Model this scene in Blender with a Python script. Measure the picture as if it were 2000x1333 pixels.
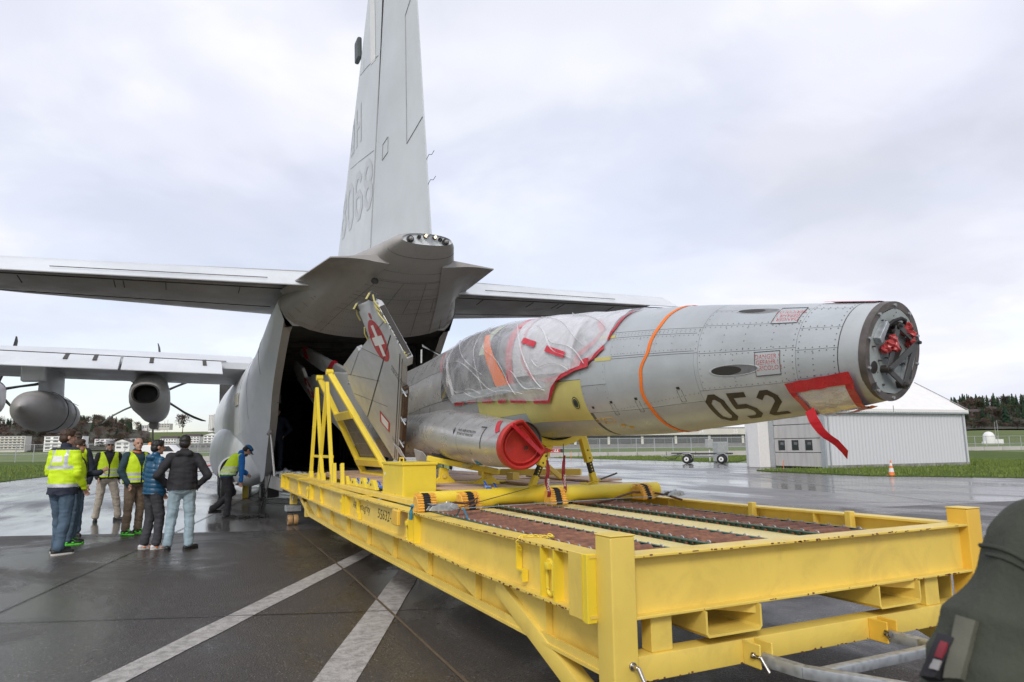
import bpy, bmesh, math, random
from mathutils import Vector, Matrix, noise, Euler
for o in list(bpy.data.objects): bpy.data.objects.remove(o)
scene = bpy.context.scene
COL = scene.collection
random.seed(7)
R = math.radians

# ------------------------------------------------------------------ camera
# world axes: +Y runs along the loading frame towards the cargo aircraft, +X across it, Z up, metres
EYE = 1.56
PITCH = math.atan(205.5 / 1333.3); ROLL = R(0.6); AZ = R(25.8008)
sA, cA = math.sin(AZ), math.cos(AZ)
Rt = Vector((cA, -sA, 0)); Fh = Vector((sA, cA, 0)); Up = Vector((0, 0, 1))
Fw = Fh * math.cos(PITCH) + Up * math.sin(PITCH)
Uc = -Fh * math.sin(PITCH) + Up * math.cos(PITCH)
camx = Rt * math.cos(ROLL) - Uc * math.sin(ROLL)
camy = Rt * math.sin(ROLL) + Uc * math.cos(ROLL)
cd = bpy.data.cameras.new('camera'); cam = bpy.data.objects.new('camera', cd); COL.objects.link(cam)
cam.matrix_world = Matrix(((camx.x, camy.x, -Fw.x, 0), (camx.y, camy.y, -Fw.y, 0), (camx.z, camy.z, -Fw.z, EYE), (0, 0, 0, 1)))
cd.sensor_width = 36; cd.lens = 24; cd.clip_end = 12000; cd.clip_start = .05
cd.dof.use_dof = True; cd.dof.focus_distance = 9.0; cd.dof.aperture_fstop = 7.1
scene.camera = cam
scene.render.resolution_x = 1024; scene.render.resolution_y = 682
def camf(xc, yc, z=0.0):            # metres right of / ahead of the photographer -> world
    return Vector((xc * cA + yc * sA, -xc * sA + yc * cA, z))

# ------------------------------------------------------------------ sky and light
SUN_EL, SUN_AZ = 38, 215            # azimuth clockwise from +Y
w = bpy.data.worlds.new('World'); scene.world = w; w.use_nodes = True
nt = w.node_tree; N = nt.nodes; Lk = nt.links; N.clear()
def wn(t, **k):
    n = N.new(t)
    for a, b in k.items(): setattr(n, a, b)
    return n
out = wn('ShaderNodeOutputWorld')
sky = wn('ShaderNodeTexSky', sky_type='NISHITA', sun_disc=False, sun_elevation=R(SUN_EL), sun_rotation=R(SUN_AZ))
bg1 = wn('ShaderNodeBackground'); bg1.inputs[1].default_value = 0.15
Lk.new(sky.outputs[0], bg1.inputs[0])
tc = wn('ShaderNodeTexCoord'); sep = wn('ShaderNodeSeparateXYZ'); Lk.new(tc.outputs['Generated'], sep.inputs[0])
def wmath(op, a, b=None, clamp=False):
    m = wn('ShaderNodeMath', operation=op, use_clamp=clamp)
    for i, v in enumerate((a, b)):
        if v is None: continue
        if isinstance(v, (int, float)): m.inputs[i].default_value = v
        else: Lk.new(v, m.inputs[i])
    return m.outputs[0]
zc = wmath('MAXIMUM', sep.outputs[2], 0.0)
den = wmath('ADD', zc, 0.22)
cx_, cy_ = wmath('DIVIDE', sep.outputs[0], den), wmath('DIVIDE', sep.outputs[1], den)
comb = wn('ShaderNodeCombineXYZ'); Lk.new(cx_, comb.inputs[0]); Lk.new(cy_, comb.inputs[1])
def wnoise(sc, det, rough, off, dist=0.0):
    mp = wn('ShaderNodeMapping'); mp.inputs['Location'].default_value = off; Lk.new(comb.outputs[0], mp.inputs[0])
    n = wn('ShaderNodeTexNoise'); n.inputs['Scale'].default_value = sc; n.inputs['Detail'].default_value = det
    n.inputs['Roughness'].default_value = rough; n.inputs['Distortion'].default_value = dist
    Lk.new(mp.outputs[0], n.inputs['Vector']); return n.outputs['Fac']
def wramp(v, stops):
    r = wn('ShaderNodeValToRGB'); Lk.new(v, r.inputs[0]); e = r.color_ramp.elements
    while len(e) < len(stops): e.new(.5)
    for el, (p, c) in zip(e, stops): el.position = p; el.color = (*c, 1)
    r.color_ramp.interpolation = 'EASE'
    return r.outputs[0]
n1 = wnoise(.62, 5, .52, (3.1, 1.7, 0), .25)
n2 = wnoise(1.9, 7, .55, (8.4, 2.2, 3), .3)
mixn = wmath('ADD', wmath('MULTIPLY', n1, .68), wmath('MULTIPLY', n2, .32))
ccol = wramp(mixn, [(.36, (.61, .63, .72)), (.45, (.69, .70, .80)), (.52, (.77, .78, .88)), (.60, (.90, .90, .95))])
# brighter cloud deck towards the horizon
lowf = wmath('SUBTRACT', 1.0, wmath('MULTIPLY', zc, 2.6), True)
mixl = wn('ShaderNodeMixRGB'); mixl.inputs[2].default_value = (.86, .88, .94, 1)
Lk.new(wmath('MULTIPLY', lowf, .38), mixl.inputs[0]); Lk.new(ccol, mixl.inputs[1])
bg2 = wn('ShaderNodeBackground'); bg2.inputs[1].default_value = 1.0; Lk.new(mixl.outputs[0], bg2.inputs[0])
n3 = wnoise(.8, 4, .5, (1.3, 7.6, 0))
lowl = wmath('MULTIPLY', wmath('SUBTRACT', 1.0, wmath('MULTIPLY', zc, 4.0), True), wmath('MULTIPLY', wmath('SUBTRACT', wmath('MULTIPLY', sep.outputs[1], 1.0), sep.outputs[0]), .9), True)
holes = wmath('SUBTRACT', wramp(n3, [(.42, (.78,) * 3), (.56, (1,) * 3)]), wmath('MULTIPLY', lowl, .50), True)
mxs = wn('ShaderNodeMixShader'); Lk.new(holes, mxs.inputs[0]); Lk.new(bg1.outputs[0], mxs.inputs[1]); Lk.new(bg2.outputs[0], mxs.inputs[2])
Lk.new(mxs.outputs[0], out.inputs[0])
sd = bpy.data.lights.new('sun', 'SUN'); sun = bpy.data.objects.new('sun', sd); COL.objects.link(sun)
sd.energy = 1.5; sd.angle = R(16); sd.color = (1, .94, .86)
dv = Vector((math.sin(R(SUN_AZ)) * math.cos(R(SUN_EL)), math.cos(R(SUN_AZ)) * math.cos(R(SUN_EL)), math.sin(R(SUN_EL))))
sun.rotation_euler = dv.to_track_quat('Z', 'Y').to_euler(); sun.location = (0, 0, 30)
vs = scene.view_settings; vs.view_transform = 'Standard'; vs.look = 'None'; vs.exposure = 0.22; vs.gamma = 1; vs.use_curve_mapping = False

# ------------------------------------------------------------------ helpers
def tag(o, label=None, cat=None, group=None, kind=None):
    if label: o['label'] = label
    if cat: o['category'] = cat
    if group: o['group'] = group
    if kind: o['kind'] = kind
    return o
def thing(name, label, cat, loc=(0, 0, 0), group=None, rot=None):
    o = bpy.data.objects.new(name, None); COL.objects.link(o); o.location = loc; o.empty_display_size = .2
    if rot: o.rotation_euler = rot
    o['org'] = (0.0, 0.0, 0.0) if rot else tuple(float(v) for v in loc)
    return tag(o, label, cat, group)
def org(p):
    while p is not None:
        if 'org' in p: return Vector(p['org'])
        p = p.parent
    return Vector((0, 0, 0))
def link(name, me, mats, parent=None):
    o = bpy.data.objects.new(name, me); COL.objects.link(o)
    if mats is not None:
        for m in (mats if isinstance(mats, (list, tuple)) else [mats]): me.materials.append(m)
    if parent is not None: o.parent = parent
    return o
def copy_tree(o, parent=None, off=None):
    c = o.copy(); COL.objects.link(c); c.parent = parent
    if off is not None: c.location = Vector(o.location) + Vector(off)
    for ch in list(o.children): copy_tree(ch, c)
    return c
class MB:
    def __init__(s): s.v = []; s.f = []; s.m = []; s.mi = 0
    def add(s, vs, fs):
        b = len(s.v); s.v += [Vector(p) for p in vs]
        for f in fs: s.f.append([b + i for i in f]); s.m.append(s.mi)
        return s
    def box(s, c, d, rot=None):
        M = rot.to_matrix() if rot else Matrix.Identity(3); c = Vector(c)
        P = [c + M @ Vector((sx * d[0] / 2, sy * d[1] / 2, sz * d[2] / 2)) for sz in (-1, 1) for sy in (-1, 1) for sx in (-1, 1)]
        return s.add(P, [(0, 2, 3, 1), (4, 5, 7, 6), (0, 1, 5, 4), (2, 6, 7, 3), (1, 3, 7, 5), (0, 4, 6, 2)])
    def bb(s, x0, x1, y0, y1, z0, z1): return s.box(((x0+x1)/2, (y0+y1)/2, (z0+z1)/2), (abs(x1-x0), abs(y1-y0), abs(z1-z0)))
    def beam(s, p0, p1, w, h, up=(0, 0, 1)):
        p0, p1 = Vector(p0), Vector(p1); d = (p1 - p0).normalized(); u = Vector(up)
        sd_ = d.cross(u).normalized(); u = sd_.cross(d).normalized()
        P = []
        for p in (p0, p1):
            for a, b in ((-1, -1), (1, -1), (1, 1), (-1, 1)): P.append(p + sd_ * a * w / 2 + u * b * h / 2)
        return s.add(P, [(0, 1, 2, 3), (7, 6, 5, 4), (0, 4, 5, 1), (1, 5, 6, 2), (2, 6, 7, 3), (3, 7, 4, 0)])
    def cyl(s, p0, p1, r0, r1=None, n=12, caps=True):
        r1 = r0 if r1 is None else r1; p0, p1 = Vector(p0), Vector(p1); d = (p1 - p0).normalized()
        a = d.orthogonal().normalized(); b = d.cross(a)
        P = [p + (a * math.cos(2*math.pi*i/n) + b * math.sin(2*math.pi*i/n)) * r for p, r in ((p0, r0), (p1, r1)) for i in range(n)]
        F = [(i, (i+1) % n, n + (i+1) % n, n + i) for i in range(n)]
        if caps: F += [tuple(range(n))[::-1], tuple(range(n, 2*n))]
        return s.add(P, F)
    def tube(s, pts, r, n=6, closed=False):
        pts = [Vector(p) for p in pts]; m = len(pts); rows = []
        for i, p in enumerate(pts):
            a = pts[(i-1) % m] if (closed or i) else p; b = pts[(i+1) % m] if (closed or i < m-1) else p
            d = (b - a).normalized()
            ref = Vector((0, 0, 1)) if abs(d.z) < .9 else Vector((1, 0, 0))
            u = d.cross(ref).normalized(); v = u.cross(d)
            rr = r[i] if isinstance(r, (list, tuple)) else r
            rows.append([p + (u * math.cos(2*math.pi*k/n) + v * math.sin(2*math.pi*k/n)) * rr for k in range(n)])
        if closed: rows.append(rows[0])
        s.grid(rows, closed_u=True)
        if not closed:
            s.add(rows[0], [tuple(range(n))]); s.add(rows[-1], [tuple(range(n))[::-1]])
        return s
    def grid(s, rows, closed_u=False, flip=False):
        n = len(rows[0]); P = [p for r in rows for p in r]; F = []
        for i in range(len(rows) - 1):
            for j in range(n if closed_u else n - 1):
                a, b, c, d = i*n + j, i*n + (j+1) % n, (i+1)*n + (j+1) % n, (i+1)*n + j
                F.append((a, d, c, b) if flip else (a, b, c, d))
        return s.add(P, F)
    def prism(s, poly, vec):
        vec = Vector(vec); P = [Vector(p) for p in poly]; n = len(P)
        return s.add(P + [p + vec for p in P], [tuple(range(n))[::-1], tuple(range(n, 2*n))] + [(i, (i+1) % n, n + (i+1) % n, n + i) for i in range(n)])
    def lathe(s, prof, c, axis=(0, 0, 1), n=20):
        ax = Vector(axis).normalized(); a = ax.orthogonal().normalized(); b = ax.cross(a); c = Vector(c)
        return s.grid([[c + ax * h + (a * math.cos(2*math.pi*k/n) + b * math.sin(2*math.pi*k/n)) * max(r, 1e-4) for k in range(n)] for r, h in prof], closed_u=True)
    def mesh(s, name, o=Vector((0, 0, 0)), bevel=0.0, smooth=False, recalc=True, seg=1):
        me = bpy.data.meshes.new(name)
        me.from_pydata([tuple(p - o) for p in s.v], [], s.f)
        me.polygons.foreach_set('material_index', s.m)
        if recalc or bevel:
            bm = bmesh.new(); bm.from_mesh(me)
            if recalc: bmesh.ops.recalc_face_normals(bm, faces=bm.faces)
            if bevel:
                ed = [e for e in bm.edges if len(e.link_faces) == 2 and e.calc_face_angle(0) > .5]
                bmesh.ops.bevel(bm, geom=ed, offset=bevel, segments=seg, affect='EDGES', profile=.6, clamp_overlap=True)
            bm.to_mesh(me); bm.free()
        if smooth:
            me.polygons.foreach_set('use_smooth', [True] * len(me.polygons))
            me.set_sharp_from_angle(angle=R(smooth if smooth is not True else 40))
        me.update(); return me
    def build(s, name, mats, parent=None, bevel=0.0, smooth=False, kind=None, label=None, recalc=True, seg=1):
        me = s.mesh(name, org(parent), bevel, smooth, recalc, seg)
        o = link(name, me, mats, parent)
        if kind: o['kind'] = kind
        if label: o['label'] = label
        return o

# ---- stencil figures drawn as ribbons
def _glyph(ch):
    l, r, b, t, c = .08, .52, .07, .93, .15; m = .5
    G = {'0': [([(l+c, b), (r-c, b), (r, b+c), (r, t-c), (r-c, t), (l+c, t), (l, t-c), (l, b+c)], 1)],
         '5': [([(r, t), (l, t), (l, .56), (r-c, .56), (r, .56-c), (r, b+c), (r-c, b), (l, b)], 0)],
         '2': [([(l, t-c*1.2), (l+c, t), (r-c, t), (r, t-c), (r, .60), (l, b+.06), (l+.02, b), (r, b)], 0)],
         '6': [([(r, t-c), (r-c, t), (l+c, t), (l, t-c), (l, b+c), (l+c, b), (r-c, b), (r, b+c), (r, .54-c), (r-c, .54), (l+.05, .54)], 0)],
         '8': [([(l+c, m), (r-c, m), (r, m+c*.8), (r, t-c), (r-c, t), (l+c, t), (l, t-c), (l, m+c*.8)], 1), ([(l+c, m), (r-c, m), (r, m-c*.8), (r, b+c), (r-c, b), (l+c, b), (l, b+c), (l, m-c*.8)], 1)],
         'Q': [([(l+c, b), (r-c, b), (r, b+c), (r, t-c), (r-c, t), (l+c, t), (l, t-c), (l, b+c)], 1), ([(.36, .26), (.56, .0)], 0)],
         'H': [([(l, 0), (l, 1)], 0), ([(r, 0), (r, 1)], 0), ([(l, m), (r, m)], 0)]}
    return G[ch]
def stencil(mb, text, size, fn, th=.13, sub=4, pitch=.74):
    """ribbon figures; fn maps (u, v) in metres to a 3-D point"""
    x0 = 0
    for ch in text:
        for pts, closed in (_glyph(ch) if ch != ' ' else []):
            n = len(pts); L_, R_ = [], []
            for i in range(n):
                p = Vector((*pts[i], 0))
                a = Vector((*pts[(i-1) % n], 0)) if (closed or i) else None
                b = Vector((*pts[(i+1) % n], 0)) if (closed or i < n-1) else None
                d1 = (p - a).normalized() if a is not None else (b - p).normalized()
                d2 = (b - p).normalized() if b is not None else d1
                nn = (Vector((-d1.y, d1.x, 0)) + Vector((-d2.y, d2.x, 0))).normalized()
                k = th / 2 / max(.4, nn.dot(Vector((-d1.y, d1.x, 0))))
                L_.append(p + nn * k); R_.append(p - nn * k)
            if closed: L_.append(L_[0]); R_.append(R_[0])
            for i in range(len(L_) - 1):
                rows = [[fn(*((x0 + (A.lerp(B, j / sub)).x) * size, (A.lerp(B, j / sub)).y * size)) for A, B in ((L_[i], L_[i+1]), (R_[i], R_[i+1]))] for j in range(sub + 1)]
                mb.grid(rows)
        x0 += pitch
def text_verts(body, size, bold=0.0, shear=0.0, align='LEFT'):
    cu = bpy.data.curves.new('lettering', 'FONT'); cu.body = body; cu.size = size; cu.offset = bold; cu.shear = shear; cu.align_x = align
    cu.resolution_u = 2
    o = bpy.data.objects.new('lettering', cu); COL.objects.link(o)
    dg = bpy.context.evaluated_depsgraph_get(); me = o.evaluated_get(dg).to_mesh()
    V = [tuple(v.co) for v in me.vertices]; Fc = [tuple(p.vertices) for p in me.polygons]
    o.evaluated_get(dg).to_mesh_clear(); bpy.data.objects.remove(o); bpy.data.curves.remove(cu)
    return V, Fc
def lettering(body, size, fn, m, parent, name='lettering', **k):
    V, Fc = text_verts(body, size, **k); mb = MB(); mb.add([fn(v[0], v[1]) for v in V], Fc)
    return mb.build(name, m, parent, recalc=False)
def lerp_tab(tab, y):
    """piecewise cubic-ish (catmull) interpolation of a table of (y, v1, v2, ...)"""
    n = len(tab)
    if y <= tab[0][0]: return tab[0][1:]
    if y >= tab[-1][0]: return tab[-1][1:]
    for i in range(n - 1):
        if tab[i][0] <= y <= tab[i + 1][0]: break
    y0, y1 = tab[i][0], tab[i + 1][0]
    t = (y - y0) / (y1 - y0)
    out = []
    for k in range(1, len(tab[0])):
        p0, p1 = tab[i][k], tab[i + 1][k]
        m0 = (p1 - tab[i - 1][k]) / (y1 - tab[i - 1][0]) * (y1 - y0) if i > 0 else (p1 - p0)
        m1 = (tab[i + 2][k] - p0) / (tab[i + 2][0] - y0) * (y1 - y0) if i + 2 < n else (p1 - p0)
        t2, t3 = t * t, t * t * t
        out.append((2*t3 - 3*t2 + 1)*p0 + (t3 - 2*t2 + t)*m0 + (-2*t3 + 3*t2)*p1 + (t3 - t2)*m1)
    return out

BODY = [(2.60, 2.365, 1.80, .283), (2.76, 2.395, 1.78, .302), (3.1, 2.46, 1.75, .342), (3.53, 2.54, 1.72, .385),
        (4.04, 2.64, 1.69, .425), (4.67, 2.735, 1.655, .46), (5.45, 2.82, 1.65, .49), (6.45, 2.91, 1.655, .51),
        (7.75, 2.99, 1.60, .52), (8.4, 3.03, 1.57, .53), (9.54, 3.03, 1.50, .53), (10.45, 2.97, 1.42, .53),
        (12.4, 2.88, 1.38, .55), (13.6, 2.80, 1.42, .50)]
def body_c(y):                      # fighter centreline, bends slightly towards the nose
    k = max(0.0, min(1.0, (6.0 - y) / 3.4))
    return 3.76 - .06 * k * k
def body_pt(y, th, off=0.0):
    """point of the fighter fuselage skin; th in degrees: 0 right side, 90 top, 180 left side, 270 belly"""
    top, bot, w = lerp_tab(BODY, y)
    a = math.radians(th)
    zc = (top + bot) / 2; h = (top - bot) / 2
    n = 2.0 + .35 * max(0, min(1, (y - 4) / 3))
    ca, sa = math.cos(a), math.sin(a)
    dx = (w + off) * math.copysign(abs(ca) ** (2 / n), ca)
    dz = (h + off) * math.copysign(abs(sa) ** (2 / n), sa)
    k = max(0.0, min(1.0, (3.9 - y) / 1.3))
    return (body_c(y) + dx, y + k * (.122 * dx - .18 * dz), zc + dz)
CAN_T = 148
def film_pt(y, th, off=0.0):
    """outer envelope over canopy and nose, for the plastic sheet (the fighter lies rolled towards its right side)"""
    x, yy, z = body_pt(y, th, off)
    t = (y - 5.2) / (9.0 - 5.2)
    if 0 < t < 1:
        hump = math.sin(math.pi * t ** 1.15) ** .8
        s = max(0.0, math.cos(math.radians(th - CAN_T))) ** 3
        z += .16 * hump * s * math.sin(math.radians(th)); x += .16 * hump * s * math.cos(math.radians(th))
    return (x, yy, z)

# ------------------------------------------------------------------ materials
class NT:
    def __init__(s, name):
        s.m = bpy.data.materials.new(name); s.m.use_nodes = True; s.t = s.m.node_tree; s.n = s.t.nodes; s.l = s.t.links
        s.p = s.n['Principled BSDF']; s.tc = s.n.new('ShaderNodeTexCoord')
    def inp(s, sock, v):
        if hasattr(v, 'is_linked') or hasattr(v, 'links'): s.l.new(v, sock)
        elif isinstance(v, (tuple, list)) and len(v) == 3 and sock.type == 'RGBA': sock.default_value = (*v, 1)
        else: sock.default_value = v
    def set(s, **k):
        al = {'color': 'Base Color', 'rough': 'Roughness', 'metal': 'Metallic', 'spec': 'Specular IOR Level', 'normal': 'Normal', 'alpha': 'Alpha', 'coat': 'Coat Weight', 'trans': 'Transmission Weight', 'emis': 'Emission Color', 'emstr': 'Emission Strength'}
        for a, v in k.items(): s.inp(s.p.inputs[al[a]], v)
        return s
    def noise(s, scale, detail=3, rough=.5, dist=0, stretch=(1, 1, 1), coord='Object', rot=(0, 0, 0), off=(0, 0, 0)):
        mp = s.n.new('ShaderNodeMapping'); mp.inputs['Scale'].default_value = stretch; mp.inputs['Rotation'].default_value = rot; mp.inputs['Location'].default_value = off
        s.l.new(s.tc.outputs[coord], mp.inputs[0])
        n = s.n.new('ShaderNodeTexNoise'); n.inputs['Scale'].default_value = scale; n.inputs['Detail'].default_value = detail
        n.inputs['Roughness'].default_value = rough; n.inputs['Distortion'].default_value = dist
        s.l.new(mp.outputs[0], n.inputs['Vector']); return n.outputs['Fac']
    def voro(s, scale, feat='F1', coord='Object', out='Distance', stretch=(1, 1, 1)):
        mp = s.n.new('ShaderNodeMapping'); mp.inputs['Scale'].default_value = stretch; s.l.new(s.tc.outputs[coord], mp.inputs[0])
        n = s.n.new('ShaderNodeTexVoronoi'); n.feature = feat; n.inputs['Scale'].default_value = scale; s.l.new(mp.outputs[0], n.inputs['Vector']); return n.outputs[out]
    def wave(s, scale, dist=0, direction='X', coord='Object', profile='SIN', rot=(0, 0, 0)):
        mp = s.n.new('ShaderNodeMapping'); mp.inputs['Rotation'].default_value = rot; s.l.new(s.tc.outputs[coord], mp.inputs[0])
        n = s.n.new('ShaderNodeTexWave'); n.bands_direction = direction; n.wave_profile = profile
        n.inputs['Scale'].default_value = scale; n.inputs['Distortion'].default_value = dist; s.l.new(mp.outputs[0], n.inputs['Vector']); return n.outputs['Fac']
    def math(s, op, a, b=0.0, clamp=False):
        n = s.n.new('ShaderNodeMath'); n.operation = op; n.use_clamp = clamp; s.inp(n.inputs[0], a); s.inp(n.inputs[1], b); return n.outputs[0]
    def ramp(s, v, stops, interp='LINEAR'):
        r = s.n.new('ShaderNodeValToRGB'); s.l.new(v, r.inputs[0]); e = r.color_ramp.elements; r.color_ramp.interpolation = interp
        while len(e) < len(stops): e.new(.5)
        for el, (p, c) in zip(e, stops):
            el.position = p; c = (c, c, c) if isinstance(c, (int, float)) else c; el.color = (*c, 1)
        return r.outputs[0]
    def mix(s, f, a, b, mode='MIX'):
        n = s.n.new('ShaderNodeMixRGB'); n.blend_type = mode; s.inp(n.inputs[0], f); s.inp(n.inputs[1], a); s.inp(n.inputs[2], b); return n.outputs[0]
    def bump(s, h, strength=.3, dist=.01):
        n = s.n.new('ShaderNodeBump'); n.inputs['Strength'].default_value = strength; n.inputs['Distance'].default_value = dist; s.inp(n.inputs['Height'], h); return n.outputs[0]
    def attr(s, node, out): return s.n.new(node).outputs[out]

def sc(c, k): return tuple(min(1, v * k) for v in c)
def simple(name, c, rough=.5, metal=0.0, var=.12, scale=6, bump=0.0, bscale=None, spec=None, detail=4):
    n = NT(name); f = n.noise(scale, detail, .6)
    n.set(color=n.ramp(f, [(.3, sc(c, 1 - var)), (.7, sc(c, 1 + var))]), rough=n.ramp(n.noise(scale * 1.7, 3), [(.3, max(.03, rough - .08)), (.7, min(1, rough + .08))]), metal=metal)
    if spec is not None: n.set(spec=spec)
    if bump: n.set(normal=n.bump(n.noise(bscale or scale * 6, 4), .5, bump))
    return n.m
def paint(name, c, rough=.42, chips=.0, dirt=.35, dirtc=(.10, .07, .03)):
    n = NT(name)
    a = n.ramp(n.noise(1.3, 4, .6), [(.3, sc(c, .90)), (.7, sc(c, 1.06))])
    d = n.math('MULTIPLY', n.ramp(n.noise(2.6, 9, .68, .8), [(.50, 0.0), (.82, 1.0)]), dirt)
    a = n.mix(d, a, dirtc)
    st = n.math('MULTIPLY', n.ramp(n.noise(9, 5, .6, stretch=(1, 1, .08)), [(.56, 0.0), (.75, 1.0)]), dirt * .5)
    a = n.mix(st, a, sc(dirtc, 1.6))
    if chips:
        sp = n.ramp(n.noise(70, 3, .5), [(.80, 0.0), (.81, 1.0)])
        a = n.mix(n.math('MULTIPLY', sp, chips), a, (.10, .028, .012))
    n.set(color=a, rough=n.ramp(n.noise(7, 4), [(.3, rough - .1), (.7, rough + .12)]), normal=n.bump(n.noise(28, 4, .6), .12, .004))
    return n.m
M = {}
M['yellow'] = paint('yellow_paint', (.82, .61, .12), .40, .9, .48, (.40, .26, .08))
M['yellow_clean'] = paint('yellow_paint_clean', (.86, .66, .05), .35, .4, .15, (.45, .30, .05))
M['yellow_orange'] = paint('yellow_paint_warm_lit', (.84, .52, .06), .42, .6, .2, (.4, .2, .04))  # warm light on right post and lugs put into the paint; wear pad shares it
M['f5seam'] = simple('fighter_seam', (.13, .13, .13), .7, 0, .2)
M['walkway'] = (lambda n: (n.set(color=n.mix(n.ramp(n.voro(75), [(.20, .35), (.34, 0.0)]), n.ramp(n.noise(3, 4), [(.3, (.76, .64, .27)), (.7, (.86, .74, .35))]), (.25, .18, .05)), rough=.6), n.m)[1])(NT('perforated_walkway'))
M['rust'] = (lambda n: (n.set(color=n.mix(n.math('MULTIPLY', n.attr('ShaderNodeObjectInfo', 'Random'), .5), n.ramp(n.noise(14, 8, .75), [(.28, (.09, .042, .028)), (.48, (.21, .098, .062)), (.68, (.40, .18, .09))]), (.14, .058, .04)), rough=.82, normal=n.bump(n.noise(60, 6, .7), .5, .003)), n.m)[1])(NT('rusty_steel'))
M['green'] = paint('green_paint', (.045, .115, .085), .45, .5, .35, (.06, .04, .02))
M['galv'] = (lambda n: (n.set(color=n.ramp(n.voro(26, out='Distance'), [(.0, (.33, .36, .38)), (.6, (.52, .55, .57))]), metal=.75, rough=n.ramp(n.noise(9), [(.3, .35), (.7, .6)])), n.m)[1])(NT('galvanised_steel'))
M['steel'] = simple('bright_steel', (.42, .40, .37), .32, 1.0, .1, 20)
M['darksteel'] = simple('dark_steel', (.09, .09, .09), .45, .6, .2, 20)
M['black'] = simple('black_rubber', (.018, .018, .018), .7, 0, .2, 30, .002)
M['blackpaint'] = simple('black_paint', (.03, .026, .022), .5)
M['wood'] = (lambda n: (n.set(color=n.ramp(n.noise(3, 6, .6, .8, stretch=(9, .8, 9)), [(.25, (.46, .29, .17)), (.55, (.60, .42, .28)), (.8, (.68, .52, .38))]), rough=.7, normal=n.bump(n.noise(30, 4, .6, stretch=(5, .5, 5)), .3, .002)), n.m)[1])(NT('plywood'))
M['white'] = simple('white_paint', (.78, .78, .76), .5, 0, .05, 4)
M['redtape'] = simple('red_tape', (.55, .018, .035), .32, 0, .15, 12, .004, 40)
M['redcover'] = simple('red_cover', (.50, .035, .030), .45, 0, .18, 5, .003, 30)
M['redribbon'] = simple('red_ribbon', (.52, .012, .02), .6, 0, .1, 12)
M['orange'] = simple('orange_webbing', (.90, .20, .015), .6, 0, .1, 60, .002, 200)
M['orange2'] = simple('orange_plastic', (.85, .22, .05), .5, 0, .1, 8)
M['chock'] = simple('chock_orange', (.88, .47, .07), .5, 0, .2, 25, .002, 60)
M['bluestrap'] = simple('blue_strap', (.015, .12, .55), .5, 0, .1, 40)
M['tealstrap'] = simple('teal_strap', (.05, .26, .38), .6, 0, .15, 40)
M['rope'] = simple('brown_rope', (.12, .055, .03), .8, 0, .3, 60, .003, 150)
M['tan'] = simple('tan_wheel', (.46, .28, .12), .45, 0, .1, 20)
M['glassdark'] = simple('dark_glass', (.03, .035, .04), .08, 0, .2, 3)
def skin(name, c, rough, metal, streak, dark=.55, sc_=1.0):
    n = NT(name)
    a = n.ramp(n.noise(.8 * sc_, 5, .6), [(.3, sc(c, .86)), (.7, sc(c, 1.08))])
    st = n.ramp(n.noise(2.4 * sc_, 8, .68, .5, stretch=(1, .35, 1)), [(.48, 0.0), (.78, 1.0)])
    a = n.mix(n.math('MULTIPLY', st, streak), a, sc(c, dark))
    v = n.ramp(n.noise(5 * sc_, 6, .7, stretch=(1.2, .5, .35)), [(.55, 0.0), (.8, 1.0)])
    a = n.mix(n.math('MULTIPLY', v, streak * .6), a, (c[0] * .5, c[1] * .46, c[2] * .4))
    n.set(color=a, metal=metal, rough=n.ramp(n.noise(4 * sc_, 5, .6), [(.3, rough - .1), (.7, rough + .12)]), normal=n.bump(n.noise(3.5, 3, .5), .10, .02))
    return n.m
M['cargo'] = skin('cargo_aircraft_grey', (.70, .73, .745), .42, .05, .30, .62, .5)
M['cargo_under'] = skin('cargo_aircraft_shaded', (.40, .385, .365), .5, .1, .6, .55, .6)  # aircraft grey darkened: shade of tailplane and undersides put into the colour
M['fin'] = skin('fin_grey', (.62, .66, .68), .45, .0, .12, .85, .4)
M['finmark'] = simple('fin_marking', (.53, .56, .58), .5, 0, .04)
M['seam'] = simple('panel_seam', (.06, .055, .05), .8, 0, .2)
M['seamlight'] = simple('panel_seam_light', (.30, .30, .295), .7, 0, .2)
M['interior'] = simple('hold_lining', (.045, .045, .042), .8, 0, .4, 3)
M['f5'] = skin('fighter_grey', (.48, .515, .525), .36, .2, .34, .60, 1.6)
M['f5b'] = skin('fighter_bare_metal', (.52, .52, .51), .32, .5, .42, .5, 1.4)
M['f5under'] = skin('fighter_panel', (.49, .52, .525), .38, .15, .45, .62, 2.2)
M['primer'] = simple('yellow_primer', (.58, .52, .17), .5, 0, .08, 3)
M['wing'] = skin('wing_grey', (.52, .53, .535), .38, .2, .40, .65, 1.2)
M['black_num'] = simple('number_paint', (.045, .036, .022), .5, 0, .2)
M['redprint'] = simple('red_print', (.50, .05, .05), .6)
M['redround'] = simple('roundel_red', (.47, .045, .05), .5, 0, .08)
M['whiteround'] = simple('roundel_white', (.80, .79, .77), .5, 0, .04)
M['film'] = None
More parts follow.
